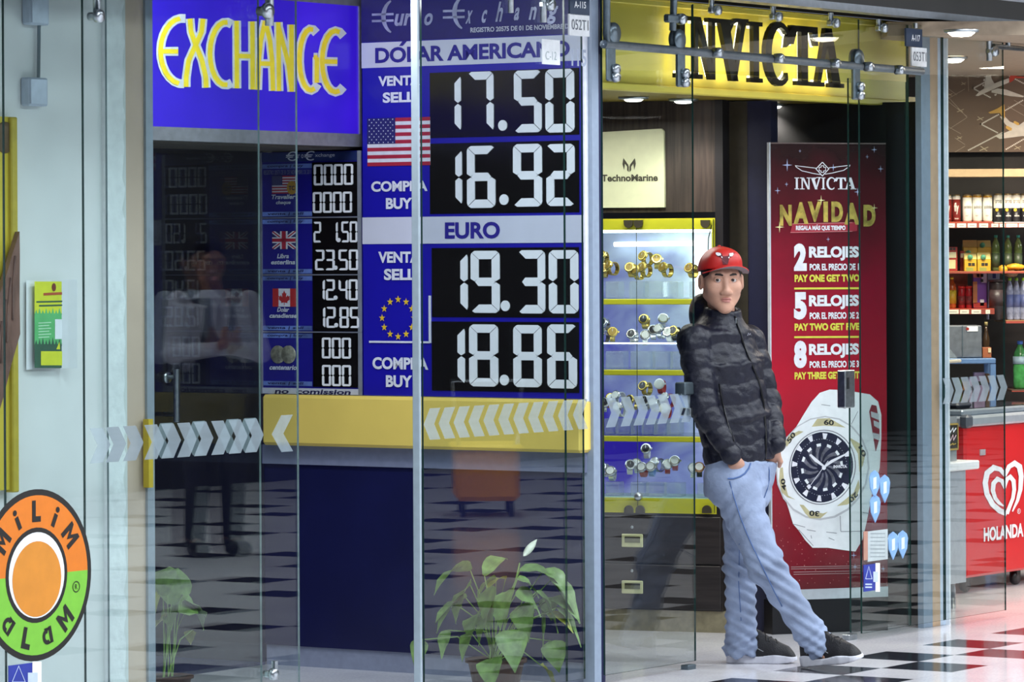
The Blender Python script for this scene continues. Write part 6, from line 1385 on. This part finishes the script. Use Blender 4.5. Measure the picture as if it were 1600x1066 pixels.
def head_frame(c, yaw, pitch=0.):
    y = math.radians(yaw); p = math.radians(pitch); fwd = Vector((math.sin(y)*math.cos(p), -math.cos(y)*math.cos(p), math.sin(p))); rx = Vector((math.cos(y), math.sin(y), 0)); up = rx.cross(-fwd) * 1.0
    up = Vector((-math.sin(y)*math.sin(p), math.cos(y)*math.sin(p), math.cos(p)))
    return lambda x, f, z: Vector(c)+rx*x+fwd*f+up*z, (rx, fwd, up)
def head(g, H_, R):
    E_ = lambda x, f, z, r, k=.012, op='add': g.put(*ellip(H_(x, f, z), r, R), k, op)
    C_ = lambda a, b_, ra, rb, k=.012, op='add': g.put(*cone(H_(*a), H_(*b_), ra, rb), k, op)
    E_(0, -.012, .035, (.076, .094, .092), .0); E_(0, .012, -.03, (.066, .072, .078), .03)
    C_((0, .035, -.055), (0, .058, -.098), .048, .025, .03)
    for s in (-1, 1):
        C_((s*.054, -.004, -.055), (s*.012, .056, -.100), .020, .020, .025)
        E_(s*.043, .052, -.028, (.022, .026, .022), .03)
        C_((s*.018, .082, .026), (s*.048, .068, .024), .010, .009, .02)
        E_(s*.031, .096, .003, (.019, .015, .010), .014, 'sub')
        E_(s*.031, .078, .004, (.0165, .0125, .0125), .004)
        E_(s*.031, .0865, .0005, (.0125, .012, .0042), .003, 'sub')
        E_(s*.0145, .090, -.050, (.0105, .011, .0085), .008)
        E_(s*.0825, -.012, -.006, (.011, .018, .031), .008); E_(s*.091, -.002, -.004, (.006, .010, .019), .006, 'sub')
    C_((0, .084, .018), (0, .099, -.043), .0085, .0125, .016); E_(0, .099, -.046, (.0130, .0110, .0100), .008)
    E_(0, .083, -.073, (.0195, .011, .0062), .008); E_(0, .082, -.0835, (.0165, .011, .0065), .007); E_(0, .096, -.0778, (.021, .010, .0013), .004, 'sub')
    E_(0, .068, -.113, (.020, .016, .016), .014)
def head_mats(vs, H_, R):
    c = vec(H_(0, 0, 0)); R = np.array([vec(q) for q in R]); q = (vs-c).dot(R.T)
    lip = (np.abs(q[:, 0]) < .0215-.9*np.abs(q[:, 2]+.0775)) & (q[:, 1] > .072) & (q[:, 2] < -.0685) & (q[:, 2] > -.0885)
    return lip.astype(int)
def face_parts(parent, H_, R, gaze=(0, 0), hair=True):
    def ebox(name, c, r, m, label=None, n=16):
        mb = MB(); mb.ball((0, 0, 0), r, m, n); Rm = Matrix([tuple(q) for q in R]).transposed()
        mb.v = [tuple(Vector(H_(*c))+Rm @ Vector(v)) for v in mb.v]; return part(name, mb, parent, label)
    for s in (-1, 1):
        e = ebox('eye', (s*.031, .0775, .0015), (.0125, .0115, .0115), eyew)
        mb = MB(); mb.ball((0, 0, 0), (.0064, .003, .0064), iris, 12); Rm = Matrix([tuple(q) for q in R]).transposed()
        mb.v = [tuple(Vector(H_(s*.031+gaze[0], .0872, .0012+gaze[1]))+Rm @ Vector(v)) for v in mb.v]; part('iris', mb, e)
        mb = MB(); P = [H_(s*x, f, z) for x, f, z in ((.013, .0915, .0195), (.025, .0905, .0225), (.038, .083, .0235), (.051, .070, .018))]; mb.tube(P, [.003, .0046, .0042, .0018], hairm, 8); part('eyebrow', mb, parent)
# ------------------------------------------------------------------ the leaning young man
YMAN = 16.45
def J(px, py, d=0.): return at(px, py, YMAN+d)
base = at(1190, 1034, YMAN); base.z = 0
t = MAN = thing('person', 'person in red cap, black puffer jacket and light jeans leaning against the glass', 'person', G, base)
l_ = Vector((.69, .72, 0)).normalized(); f_ = Vector((.72, -.69, 0)).normalized()
HC = J(1127.5, 438.5, -.02); H_, HR = head_frame(HC, 9, 1)
T = [(J(1158, 724), .163, .122), (J(1147, 655), .162, .120), (J(1131, 570), .172, .124), (J(1126, 522), .150, .098), (J(1127, 502), .085, .080)]
RA = [J(1084, 532, -.11), J(1100, 640, -.16), J(1142, 710, -.172)]
LA = [J(1171, 533, .11), J(1200, 628, .09), J(1213, 694, -.02)]
RL = [J(1141, 748, -.07), J(1197, 884, -.19), J(1263, 985, -.17)]
LL = [J(1163, 748, .08), J(1157, 880, .04), J(1158, 992, .05)]
def down(a, b_, ra, rb, g, k=.03): g.put(*cone(a, b_, ra, rb), k)
# body: one skin, fine around the head and hands
def axis_(lo, hi, zones, c=.010, f=.0026):
    out = [lo]
    while out[-1] < hi:
        x = out[-1]; out.append(x+(f if any(a-.01 <= x < b_ for a, b_ in zones) else c))
    return np.array(out)
hc = HC; rh = RA[2]; lh = LA[2]
ax = [axis_(base.x-.45, base.x+.6, [(hc.x-.11, hc.x+.11), (rh.x-.03, rh.x+.09), (lh.x-.04, lh.x+.04)]),
      axis_(YMAN-.45, YMAN+.40, [(hc.y-.14, hc.y+.13)], .010, .0030), axis_(-.02, 1.76, [(hc.z-.15, hc.z+.15), (.68, .80)])]
g = Grid(None, None, .004, ax)
head(g, H_, HR)
g.put(*cone(H_(0, -.018, -.06), J(1127, 512, .03), .052, .056), .02)
for i in range(4): g.put(*slab(T[i][0], T[i+1][0], l_, f_, T[i][1]-.03, T[i][2]-.03, T[i+1][1]-.03, T[i+1][2]-.03), .03)
g.put(*slab(J(1152, 775), T[0][0], l_, f_, .12, .09, .13, .095), .03)
for Q, rs in ((RA, (.045, .036, .026)), (LA, (.045, .036, .026)), (RL, (.07, .045, .026)), (LL, (.07, .045, .026))):
    for i in (0, 1): down(Q[i], Q[i+1], rs[i], rs[i+1], g)
# hands slide into the front pockets: palm, four fingers, thumb
def hand(g, w, dirn, side, out_, sc=1.):
    d = dirn.normalized(); s = side.normalized(); palm = w+d*.085*sc
    g.put(*slab(w+d*.0, palm, s, out_, .027*sc, .018, .040*sc, .016), .02)
    for k, (o_, ln) in enumerate(((-.030, .062), (-.010, .074), (.010, .070), (.029, .054))):
        a = palm+s*o_*sc-d*.005; m1 = a+d*ln*.55*sc; e = m1+(d*.8-out_*.5).normalized()*ln*.5*sc
        g.put(*cone(a, m1, .0092, .0082), .006); g.put(*cone(m1, e, .0082, .007), .004)
    a = w+d*.022-s*.024*sc; b_ = a+(d*.7-s*.7+out_*.2).normalized()*.042*sc; g.put(*cone(a, b_, .0115, .0095), .012); g.put(*cone(b_, b_+(d*.95-s*.25).normalized()*.03*sc, .0095, .0075), .005)
near = Vector((.05, -1, 0)).normalized()
rdir = (J(1168, 752, -.07)-J(1149, 722, -.155)); rs_ = rdir.cross(near).normalized()
hand(g, J(1147, 720, -.160), rdir, -rs_, near)
ldir = (J(1192, 735, .05)-J(1214, 700, -.02)); ls_ = ldir.cross(near).normalized()
hand(g, J(1212, 700, -.015), ldir, ls_, near, .8)
for Q, toe in ((RL, (1290, 1028, -.22)), (LL, (1195, 1028, .05))): down(Q[2]+Vector((.0, 0, -.035)), J(*toe), .026, .014, g)
vs, fs = g.skin(); vs = soften(vs, fs, 1)
body = skin_part('body', vs, fs, [skinm, lipm], t, head_mats(vs, H_, HR))
face_parts(t, H_, HR, (-.0035, .0005))
# jacket
g = Grid((base.x-.48, YMAN-.36, .66), (base.x+.25, YMAN+.36, 1.56), .0062)
for i in range(4): g.put(*slab(T[i][0], T[i+1][0], l_, f_, T[i][1], T[i][2], T[i+1][1], T[i+1][2]), .04)
for Q, rs in ((RA, (.066, .055, .040)), (LA, (.062, .050, .040))):
    for i in (0, 1): g.put(*cone(Q[i], Q[i+1], rs[i], rs[i+1]), .014)
g.put(*ellip(J(1097, 488, .07), (.052, .062, .075)), .03); g.put(*ellip(J(1112, 500, .09), (.075, .06, .05)), .03)
ca, cb = J(1127, 512, .01), J(1130, 481, -.005)
g.put(*slab(ca, cb, Vector((1, 0, 0)), Vector((0, 1, 0)), .088, .085, .070, .074), .03)
g.put(*slab(J(1128, 500, .0), J(1133, 455, -.01), Vector((1, 0, 0)), Vector((0, 1, 0)), .050, .056, .064, .066), .01, 'sub')
g.put(*slab(J(1160, 760), J(1157, 728), l_, f_, .15, .11, .15, .11), .01, 'sub')
vs, fs = g.skin(); vs = soften(vs, fs, 2)
dt, st = seg_par(vs, T[0][0], T[3][0]); dt = dt-.14
da = []; sa = []
for Q in (RA, LA):
    d0, s0 = seg_par(vs, Q[0], Q[1]); d1, s1 = seg_par(vs, Q[1], Q[2]); d = np.minimum(d0, d1); da.append(d-.06); sa.append(np.where(d0 < d1, s0, s1+np.linalg.norm(vec(Q[1])-vec(Q[0]))))
wh = np.argmin(np.stack([dt, da[0], da[1]]), 0); s = np.choose(wh, [st, sa[0]+.03, sa[1]+.03])
wob = .006*np.sin(vs[:, 0]*31+vs[:, 1]*23)+.003*np.sin(vs[:, 2]*70+vs[:, 0]*50)
ph = np.abs(np.sin(np.pi*(s+wob)/.080)); puff = .0085*ph**.4-.006
fade = np.clip((J(1120, 498)[2]-vs[:, 2])/.03, .25, 1)
N_ = normals(vs, fs); fold = .0012*np.sin(vs[:, 0]*95+vs[:, 2]*60+3*np.sin(vs[:, 1]*40))*ph+.0008*np.sin(vs[:, 2]*150+vs[:, 1]*120)*ph
vs = vs+N_*((puff+fold)*fade)[:, None]
jm = mat('puffer_black', '#0c0e20', .45, var=.15, scale=30, bump=.5, bscale=38, spec=.4)
jk = skin_part('jacket', vs, fs, [jm], t)
from mathutils.bvhtree import BVHTree
def bvh(vs, fs): return BVHTree.FromPolygons(vs.tolist(), fs.tolist())
eye = Vector((0, 0, CZ))
def on(bt, px, py, off=.003):
    d = Vector(ray(px, py)).normalized(); h = bt.ray_cast(eye, d); 
    return (h[0]-d*off) if h[0] is not None else J(px, py)
bj = bvh(vs, fs)
mb = MB(); P = [on(bj, *q) for q in ((1149, 494), (1152, 505), (1156, 518), (1160, 531), (1165, 545), (1171, 560), (1177, 575), (1184, 592), (1189, 610), (1193, 630), (1195, 655), (1197, 680), (1197, 705), (1196, 718))]
mb.tube(P, .0045, mat('zip_black', '#08080a', .3), 8); zp = part('zipper', mb, jk)
mb = MB(); p = on(bj, 1150, 497); mb.box(p.x-.003, p.x+.003, p.y-.008, p.y, p.z-.022, p.z, STEEL, .001); part('zip_pull', mb, zp)
mb = MB(); lm = mat('logo_grey', '#8a8c98', .4)
for a, b_ in (((1168, 525), (1169.5, 520.5)), ((1169.5, 520.5), (1171, 524)), ((1171, 524), (1172.5, 521)), ((1172.5, 521), (1174, 525))): mb.tube([on(bj, *a), on(bj, *b_)], .0014, lm, 6)
part('chest_logo', mb, jk, 'tiny grey logo')
mb = MB(); P = [on(bj, *q) for q in ((1124, 600), (1128, 625), (1134, 650), (1141, 672), (1147, 690))]; mb.tube(P, .003, MATS['zip_black'], 6); part('pocket_seam', mb, jk)
# jeans
g = Grid((base.x-.30, YMAN-.40, .02), (base.x+.36, YMAN+.28, .90), .0058)
g.put(*slab(J(1150, 785, 0), J(1162, 715, 0), l_, f_, .145, .112, .158, .115), .03)
for Q, rs in ((RL, (.098, .068, .056)), (LL, (.092, .062, .060))):
    for i in (0, 1): g.put(*cone(Q[i], Q[i+1], rs[i], rs[i+1]), .035)
RH, LH = J(1284, 1013, -.175), J(1158, 1016, .05)
g.put(*cone(RL[2], RH, .060, .066), .02); g.put(*cone(LL[2], LH, .060, .067), .02)
for Q, hm in ((RL, RH), (LL, LH)):
    d = (hm-Q[2]).normalized(); g.put(*cone(hm+d*.078, hm+d*.18, .078, .078), .004, 'sub')
vs, fs = g.skin(); vs = soften(vs, fs, 2)
N_ = normals(vs, fs); dsp = np.zeros(len(vs))
for Q, hm, sgn in ((RL, RH, 1), (LL, LH, -1)):
    d0, s0 = seg_par(vs, Q[0], Q[1]); d1, s1 = seg_par(vs, Q[1], hm); L1_ = np.linalg.norm(vec(hm)-vec(Q[1])); own = (np.minimum(d0, d1) < .11)
    u = s1/L1_; w_ = np.exp(-((u-.92)/.15)**2)*(d1 < d0); ang = np.arctan2(vs[:, 1]-Q[1].y, vs[:, 0]-Q[1].x)
    z_ = s1*105+.9*np.sin(ang*2+sgn)+1.3*np.sin(ang*3.1+s1*22)
    dsp += own*w_*(.0058*np.sin(z_)*(.55+.45*np.sin(ang*1.7+s1*30+sgn))+.0035*np.sin(s1*210+ang*4))
    dsp += own*.0016*np.sin(s1*44+ang*2.6+sgn*2)*(d1 < d0)+own*.0022*np.sin(s0*38-ang*2.1)*(d0 <= d1)
    kn = np.exp(-((s0-np.linalg.norm(vec(Q[1])-vec(Q[0]))*.97)/.05)**2)+np.exp(-(s1/.05)**2)*(d1 < d0)
    dsp += own*kn*.004*np.sin(vs[:, 2]*140+vs[:, 0]*90)
top = np.exp(-((vs[:, 2]-J(1160, 790)[2])/.09)**2); dsp += top*.004*np.sin(vs[:, 2]*95-vs[:, 0]*85+2*np.sin(vs[:, 0]*25))
vs = vs+N_*dsp[:, None]
den = mat('light_denim', '#8e9cb8', .8, var=.2, scale=7, bump=.5, bscale=40); dens = mat('denim_seam', '#4f6a9c', .8)
jn = skin_part('jeans', vs, fs, [den], t); bn = bvh(vs, fs)
for nm, pts, r in (('side_seam', ((1140, 752), (1146, 775), (1154, 800), (1163, 825), (1174, 850), (1186, 875), (1198, 900), (1210, 925), (1222, 948)), .0022), ('pocket_edge', ((1137, 748), (1146, 748), (1156, 745), (1164, 740), (1170, 732), (1173, 724)), .0034), ('fly_seam', ((1199, 722), (1202, 735), (1202, 750), (1199, 765), (1194, 778)), .0022), ('inner_seam', ((1155, 850), (1155, 880), (1154, 910), (1156, 940), (1158, 970)), .0018)):
    mb = MB(); P = [on(bn, *q) for q in pts]; mb.tube(P, r, dens, 6); part(nm, mb, jn, 'darker stitched denim edge')
# shoes
upm, som, acc = mat('shoe_black', '#17151a', .6, var=.2, scale=60, bump=.3, bscale=200), mat('sole_white', '#d9d9e2', .5, var=.05), mat('shoe_grey', '#8b8d92', .5)
def shoe(heel, dirn, up, label, side):
    d = dirn.normalized(); s = up.cross(d).normalized(); u = d.cross(s).normalized()
    Wd = lambda x, y, z: heel+d*x+s*y+u*z
    pts = [Wd(x, y, z) for x in (-.02, .31) for y in (-.07, .07) for z in (-.02, .19)]
    lo = [min(p[i] for p in pts) for i in range(3)]; hi = [max(p[i] for p in pts) for i in range(3)]
    hv, dv, sv, uv = vec(heel), vec(d), vec(s), vec(u)
    def loc(x, y, z):
        a = [x-hv[0], y-hv[1], z-hv[2]]; return [a[0]*q[0]+a[1]*q[1]+a[2]*q[2] for q in (dv, sv, uv)]
    def foot2(X, Y, grow=0.):
        r = None
        for (x0, y0, r0), (x1, y1, r1) in (((.036, 0, .034), (.12, .004, .036)), ((.12, .004, .036), (.20, 0, .046)), ((.20, 0, .046), (.245, -.006, .037))):
            bx_, by_ = x1-x0, y1-y0; t_ = np.clip(((X-x0)*bx_+(Y-y0)*by_)/(bx_*bx_+by_*by_), 0, 1); q = np.sqrt((X-x0-t_*bx_)**2+(Y-y0-t_*by_)**2)-(r0+(r1-r0)*t_)-grow
            r = q if r is None else np.minimum(r, q)
        return r
    def sole(x, y, z):
        X, Y, Z = loc(x, y, z); top = .031+.011*np.exp(-((X-.03)/.05)**2)+.004*np.sin(X*40); q = foot2(X, Y, .002); zz_ = np.maximum(-Z+.012*np.clip((X-.2)/.08, 0, 1)**2, Z-top); return np.maximum(q, zz_)
    def upper(x, y, z):
        X, Y, Z = loc(x, y, z); hgt = np.interp(X.ravel(), [-.02, .0, .03, .08, .12, .17, .22, .27, .3], [.098, .112, .122, .150, .136, .106, .080, .060, .036]).reshape(X.shape)
        q = foot2(X, Y, -.003); zr = (Z-.02)/np.maximum(hgt-.02, .01); q = q+.026*np.clip(zr, 0, 1.3)**2.2*np.where(X > .1, 1.05, .55); return np.maximum(np.maximum(q, Z-hgt), .022-Z)*.8
    out = []
    g = Grid(lo, hi, .0042); g.put(upper, lo, hi, 0, 'add', 0); vs, fs = g.skin(); vs = soften(vs, fs, 2); sh = skin_part('shoe', vs, fs, [upm], t, None, label); bs = bvh(vs, fs)
    g = Grid(lo, hi, .0042); g.put(sole, lo, hi, 0, 'add', 0); vs, fs = g.skin(); vs = soften(vs, fs, 1); skin_part('sole', vs, fs, [som], sh)
    for k in range(5):
        x = .115+k*.021; mb = MB(); P = []
        for y in (-.022, -.011, 0, .011, .022):
            o_ = Wd(x+.006*(1 if k % 2 else -1)*y/.022, y, .22); h = bs.ray_cast(o_, -u); P.append((h[0] if h[0] is not None else o_-u*.1)+u*.0015)
        mb.tube(P, .0026, mat('lace_black', '#0d0c10', .7), 6); part('lace', mb, sh)
    mb = MB(); P = []
    for x, z in ((.05, .052), (.07, .066), (.10, .068), (.13, .058), (.15, .048)):
        o_ = Wd(x, side*.2, z); h = bs.ray_cast(o_, -s*side); P.append((h[0] if h[0] is not None else Wd(x, side*.04, z))+s*side*.0015)
    mb.tube(P, .0018, acc, 6); part('side_piping', mb, sh, 'pale grey piping')
    return sh
r0 = J(1258, 1037, -.13); r0.z = .004
shoe(Vector((r0.x-.012, r0.y, .004)), Vector((.80, -.57, .13)), Vector((-.16, -.06, 1)), 'black shoe with white sole, toe raised', -1)
l0 = at(1136, 1034, 16.52); shoe(Vector((l0.x-.004, 16.52, .0)), Vector((1, -.12, .0)), Vector((0, 0, 1)), 'black shoe with white sole, flat on the floor', -1)
# hair, cap
g = Grid([hc.x-.12, hc.y-.13, hc.z-.09], [hc.x+.12, hc.y+.15, hc.z+.16], .004)
g.put(*ellip(H_(0, -.014, .036), (.0795, .097, .094), HR), 0)
g.put(*ellip(H_(0, .085, -.02), (.066, .09, .085), HR), .01, 'sub'); g.put(*ellip(H_(0, -.0, -.125), (.12, .13, .09), HR), .01, 'sub')
for s in (-1, 1): g.put(*ellip(H_(s*.092, -.008, -.012), (.022, .028, .038), HR), .006, 'sub')
vs, fs = g.skin(); skin_part('hair', vs, fs, [hairm], t)
capm, capu = mat('cap_red', '#c8141e', .75, var=.05, scale=80, bump=.15, bscale=400), mat('cap_grey_under', '#8e8288', .8)
K_, KR = head_frame(H_(0, -.004, 0), 17, 5)
g = Grid([hc.x-.14, hc.y-.16, hc.z-.02], [hc.x+.14, hc.y+.16, hc.z+.18], .0042)
g.put(*ellip(K_(0, -.012, .040), (.088, .103, .097), KR), 0); g.put(*ellip(K_(0, .052, .075), (.062, .042, .045), KR), .03)
g.put(*ellip(K_(0, -.012, .030), (.083, .098, .094), KR), .004, 'sub')
kc = vec(K_(0, 0, 0)); ku = vec(KR[2])
def below(x, y, z): return (x-kc[0])*ku[0]+(y-kc[1])*ku[1]+(z-kc[2])*ku[2]-.040
g.put(below, [-99]*3, [99]*3, 0, 'sub', 0)
vs, fs = g.skin(); vs = soften(vs, fs, 1); cp_ = skin_part('cap', vs, fs, [capm], t, None, 'red baseball cap'); bc = bvh(vs, fs)
mb = MB(); n, mr_ = 24, 6; top_ = []; bot = []
for i in range(n+1):
    a = math.radians(-76+152*i/n); sx_, cx_ = math.sin(a), math.cos(a)
    for j in range(mr_+1):
        u = j/mr_; ext = .066*cx_**.45 if cx_ > 0 else 0
        x, f = sx_*(.0865+.012*u), -.012+cx_*(.100)+ext*u
        z = .043-.022*sx_*sx_*(.6+.4*u)+.004*u
        top_.append(K_(x, f, z)); bot.append(K_(x, f, z-.004))
q = lambda i, j: i*(mr_+1)+j
mb.add(top_, [(q(i, j), q(i, j+1), q(i+1, j+1), q(i+1, j)) for i in range(n) for j in range(mr_)], capm, True)
mb.add(bot, [(q(i, j), q(i+1, j), q(i+1, j+1), q(i, j+1)) for i in range(n) for j in range(mr_)], capu, True)
mb.add([top_[q(i, mr_)] for i in range(n+1)]+[bot[q(i, mr_)] for i in range(n+1)], [(i, i+1, n+2+i, n+1+i) for i in range(n)], capm)
part('brim', mb, cp_, 'curved brim with grey underside')
mb = MB(); p = K_(0, -.012, .138); mb.ball(p, (.007, .007, .004), capm, 10); part('button', mb, cp_)
hw, hdk = mat('emblem_white', '#e8e6ea', .5), mat('emblem_dark_red', '#5a0e1e', .6)
def on_cap(pts, m, off, mb): 
    P = [on(bc, *q_, off) for q_ in pts]; ar = (P[1]-P[0]).cross(P[2]-P[1]); mb.add(P if ar.dot(eye-P[0]) > 0 else P[::-1], [list(range(len(P)))], m)
mb = MB()
for pts in ([(1117.5, 394), (1127, 395.5), (1129.5, 400.5), (1138, 400), (1141, 395.5), (1148, 395), (1145, 399.5), (1139.5, 403), (1138.5, 408), (1137, 413.5), (1129.5, 413.5), (1128.5, 407.5), (1127, 402.5), (1120, 400)],): on_cap(pts, hdk, .0035, mb)
part('emblem', mb, cp_, 'dark red horned head emblem')
mb = MB()
on_cap([(1118, 395), (1121, 394.3), (1126, 395.6), (1126.8, 399), (1122, 400), (1119, 398)], hw, .006, mb); on_cap([(1139.5, 396), (1145.5, 395), (1146.3, 397.5), (1144, 400.5), (1140, 400.5)], hw, .006, mb)
on_cap([(1126.5, 400.5), (1128.5, 401), (1129, 403.2), (1127.2, 402.6)], hw, .006, mb); on_cap([(1138, 402), (1140, 401.2), (1139.8, 403.4), (1138.2, 403.6)], hw, .006, mb)
part('emblem_horns', mb, cp_, 'white horn tips')
# ------------------------------------------------------------------ passer-by out on the concourse (seen as a reflection in the booth glass)
O2 = Fr(*A.W((4.62, -5.4, 0))[:2], 56.5-146)
def Q2(x, y, z): return Vector(O2.W((x, y, z)))
t2 = thing('person', 'person in white shirt and dark vest standing out on the concourse', 'person', O2, (0, 0, 0))
ORG[t2.name] = Vector((0, 0, 0))
t2.location = (0, 0, 0); t2.rotation_euler = (0, 0, 0)
lx, fy_ = Vector((O2.c, O2.s, 0)), Vector((O2.s, -O2.c, 0))
hc2 = Q2(.02, 0, 1.60); yaw2 = math.degrees(math.atan2(fy_.x, -fy_.y)); H2, R2 = head_frame(hc2, yaw2, -8)
pts = [Q2(x, y, 0) for x in (-.4, .4) for y in (-.4, .4)]; lo = [min(p.x for p in pts), min(p.y for p in pts), -.02]; hi = [max(p.x for p in pts), max(p.y for p in pts), 1.82]
g = Grid(lo, hi, .009); head(g, H2, R2); g.put(*cone(H2(0, -.02, -.06), Q2(0, 0, 1.40), .055, .06), .02)
g.put(*slab(Q2(0, 0, .92), Q2(0, 0, 1.38), lx, fy_, .14, .10, .17, .10), .03)
arms = [(Q2(s*.20, 0, 1.38), Q2(s*.25, -.05, 1.10), Q2(s*.03, -.25, 1.13)) for s in (-1, 1)]
legs = [(Q2(s*.09, 0, .90), Q2(s*.10, -.02, .48), Q2(s*.11, .02, .08), Q2(s*.12, -.14, .035)) for s in (-1, 1)]
for a in arms:
    for i in (0, 1): g.put(*cone(a[i], a[i+1], .04-.008*i, .032-.006*i), .03)
    hand(g, a[2], (Q2(0, -.28, 1.15)-a[2])+Vector((0, 0, .02)), Vector((0, 0, 1)), fy_, .95)
for a in legs:
    for i in (0, 1, 2): g.put(*cone(a[i], a[i+1], (.07, .05, .036)[i], (.05, .036, .028)[i]), .03)
vs, fs = g.skin(); skin_part('body', vs, fs, [mat('skin_brown', '#6a4636', .5), lipm], t2, head_mats(vs, H2, R2)); face_parts(t2, H2, R2)
g = Grid([hc2.x-.13, hc2.y-.13, hc2.z-.09], [hc2.x+.13, hc2.y+.13, hc2.z+.17], .006); g.put(*ellip(H2(0, -.014, .04), (.082, .10, .096), R2), 0); g.put(*ellip(H2(0, .09, -.03), (.066, .09, .1), R2), .01, 'sub'); g.put(*ellip(H2(0, -.0, -.13), (.12, .13, .1), R2), .01, 'sub'); vs, fs = g.skin(); skin_part('hair', vs, fs, [mat('hair_matte', '#0d0b0b', .95, spec=.1)], t2)
g = Grid(lo, hi, .009); g.put(*slab(Q2(0, 0, .93), Q2(0, 0, 1.36), lx, fy_, .165, .125, .19, .12), .03); g.put(*slab(Q2(0, 0, 1.36), Q2(0, 0, 1.44), lx, fy_, .17, .11, .075, .075), .03)
for a in arms:
    for i in (0, 1): g.put(*cone(a[i], a[i+1], (.062, .050)[i], (.050, .038)[i]), .03)
vs, fs = g.skin(); skin_part('shirt', vs, fs, [mat('shirt_white', '#8f8f9c', .7, var=.04, bump=.3, bscale=30)], t2)
g = Grid(lo, hi, .009); g.put(*slab(Q2(0, 0, .93), Q2(0, 0, 1.40), lx, fy_, .172, .134, .150, .130), .03); g.put(*ellip(Q2(0, -.16, 1.36), (.055, .10, .20), (lx, fy_, Vector((0, 0, 1)))), .01, 'sub')
for s in (-1, 1): g.put(*ellip(Q2(s*.235, 0, 1.3), (.09, .12, .2), (lx, fy_, Vector((0, 0, 1)))), .01, 'sub')
vs, fs = g.skin(); skin_part('vest', vs, fs, [mat('vest_navy', '#141728', .7)], t2)
g = Grid(lo, hi, .009); g.put(*slab(Q2(0, 0, .84), Q2(0, 0, 1.0), lx, fy_, .165, .125, .160, .122), .03)
for a in legs:
    for i in (0, 1): g.put(*cone(a[i], a[i+1], (.092, .072)[i], (.072, .055)[i]), .03)
vs, fs = g.skin(); skin_part('trousers', vs, fs, [mat('trousers_dark', '#15151f', .8)], t2)
for a in legs:
    g = Grid(lo, hi, .008); g.put(*cone(a[3]+Vector((0, 0, .01)), Vector((a[2].x, a[2].y, .045)), .044, .046), .02); vs, fs = g.skin(); vs[:, 2] = np.maximum(vs[:, 2], 0); skin_part('shoe', vs, fs, [BLACK], t2)
# ---- cleaning cart out on the concourse (its reflection shows in the right booth pane)
O3 = Fr(*A.W((8.3, -6.1, 0))[:2], 20)
t = thing('cleaning_cart', 'orange wheeled cleaning bucket cart standing out on the concourse', 'cart', O3, (0, 0, 0))
cm = mat('cart_orange', '#d98a1a', .45, var=.05)
mb = MB(); mb.box(-.27, .27, -.2, .2, .10, .42, cm, .03); part('bucket', mb, t)
mb = MB(); mb.box(-.29, .29, -.22, .22, .42, .45, mat('cart_yellow', '#d8b42e', .45), .012); part('rim', mb, t)
for x in (-.22, .22):
    for y in (-.15, .15): mb = MB(); mb.lathe([(0, -.015), (.045, -.015), (.05, 0), (.045, .015), (0, .015)], (x, y, .05), BLACK, axis='y', n=16); part('caster', mb, t)
mb = MB(); mb.tube([(-.25, .18, .45), (-.3, .22, .85), (-.3, -.22, .85), (-.25, -.18, .45)], .014, STEEL); part('handle', mb, t)
mb = MB(); mb.flat([(-.11, -.2015, .2), (.11, -.2015, .2), (0, -.2015, .37)], BLACK); mb.flat([(-.075, -.2025, .22), (.075, -.2025, .22), (0, -.2025, .335)], cm); part('warning_triangle', mb, t)
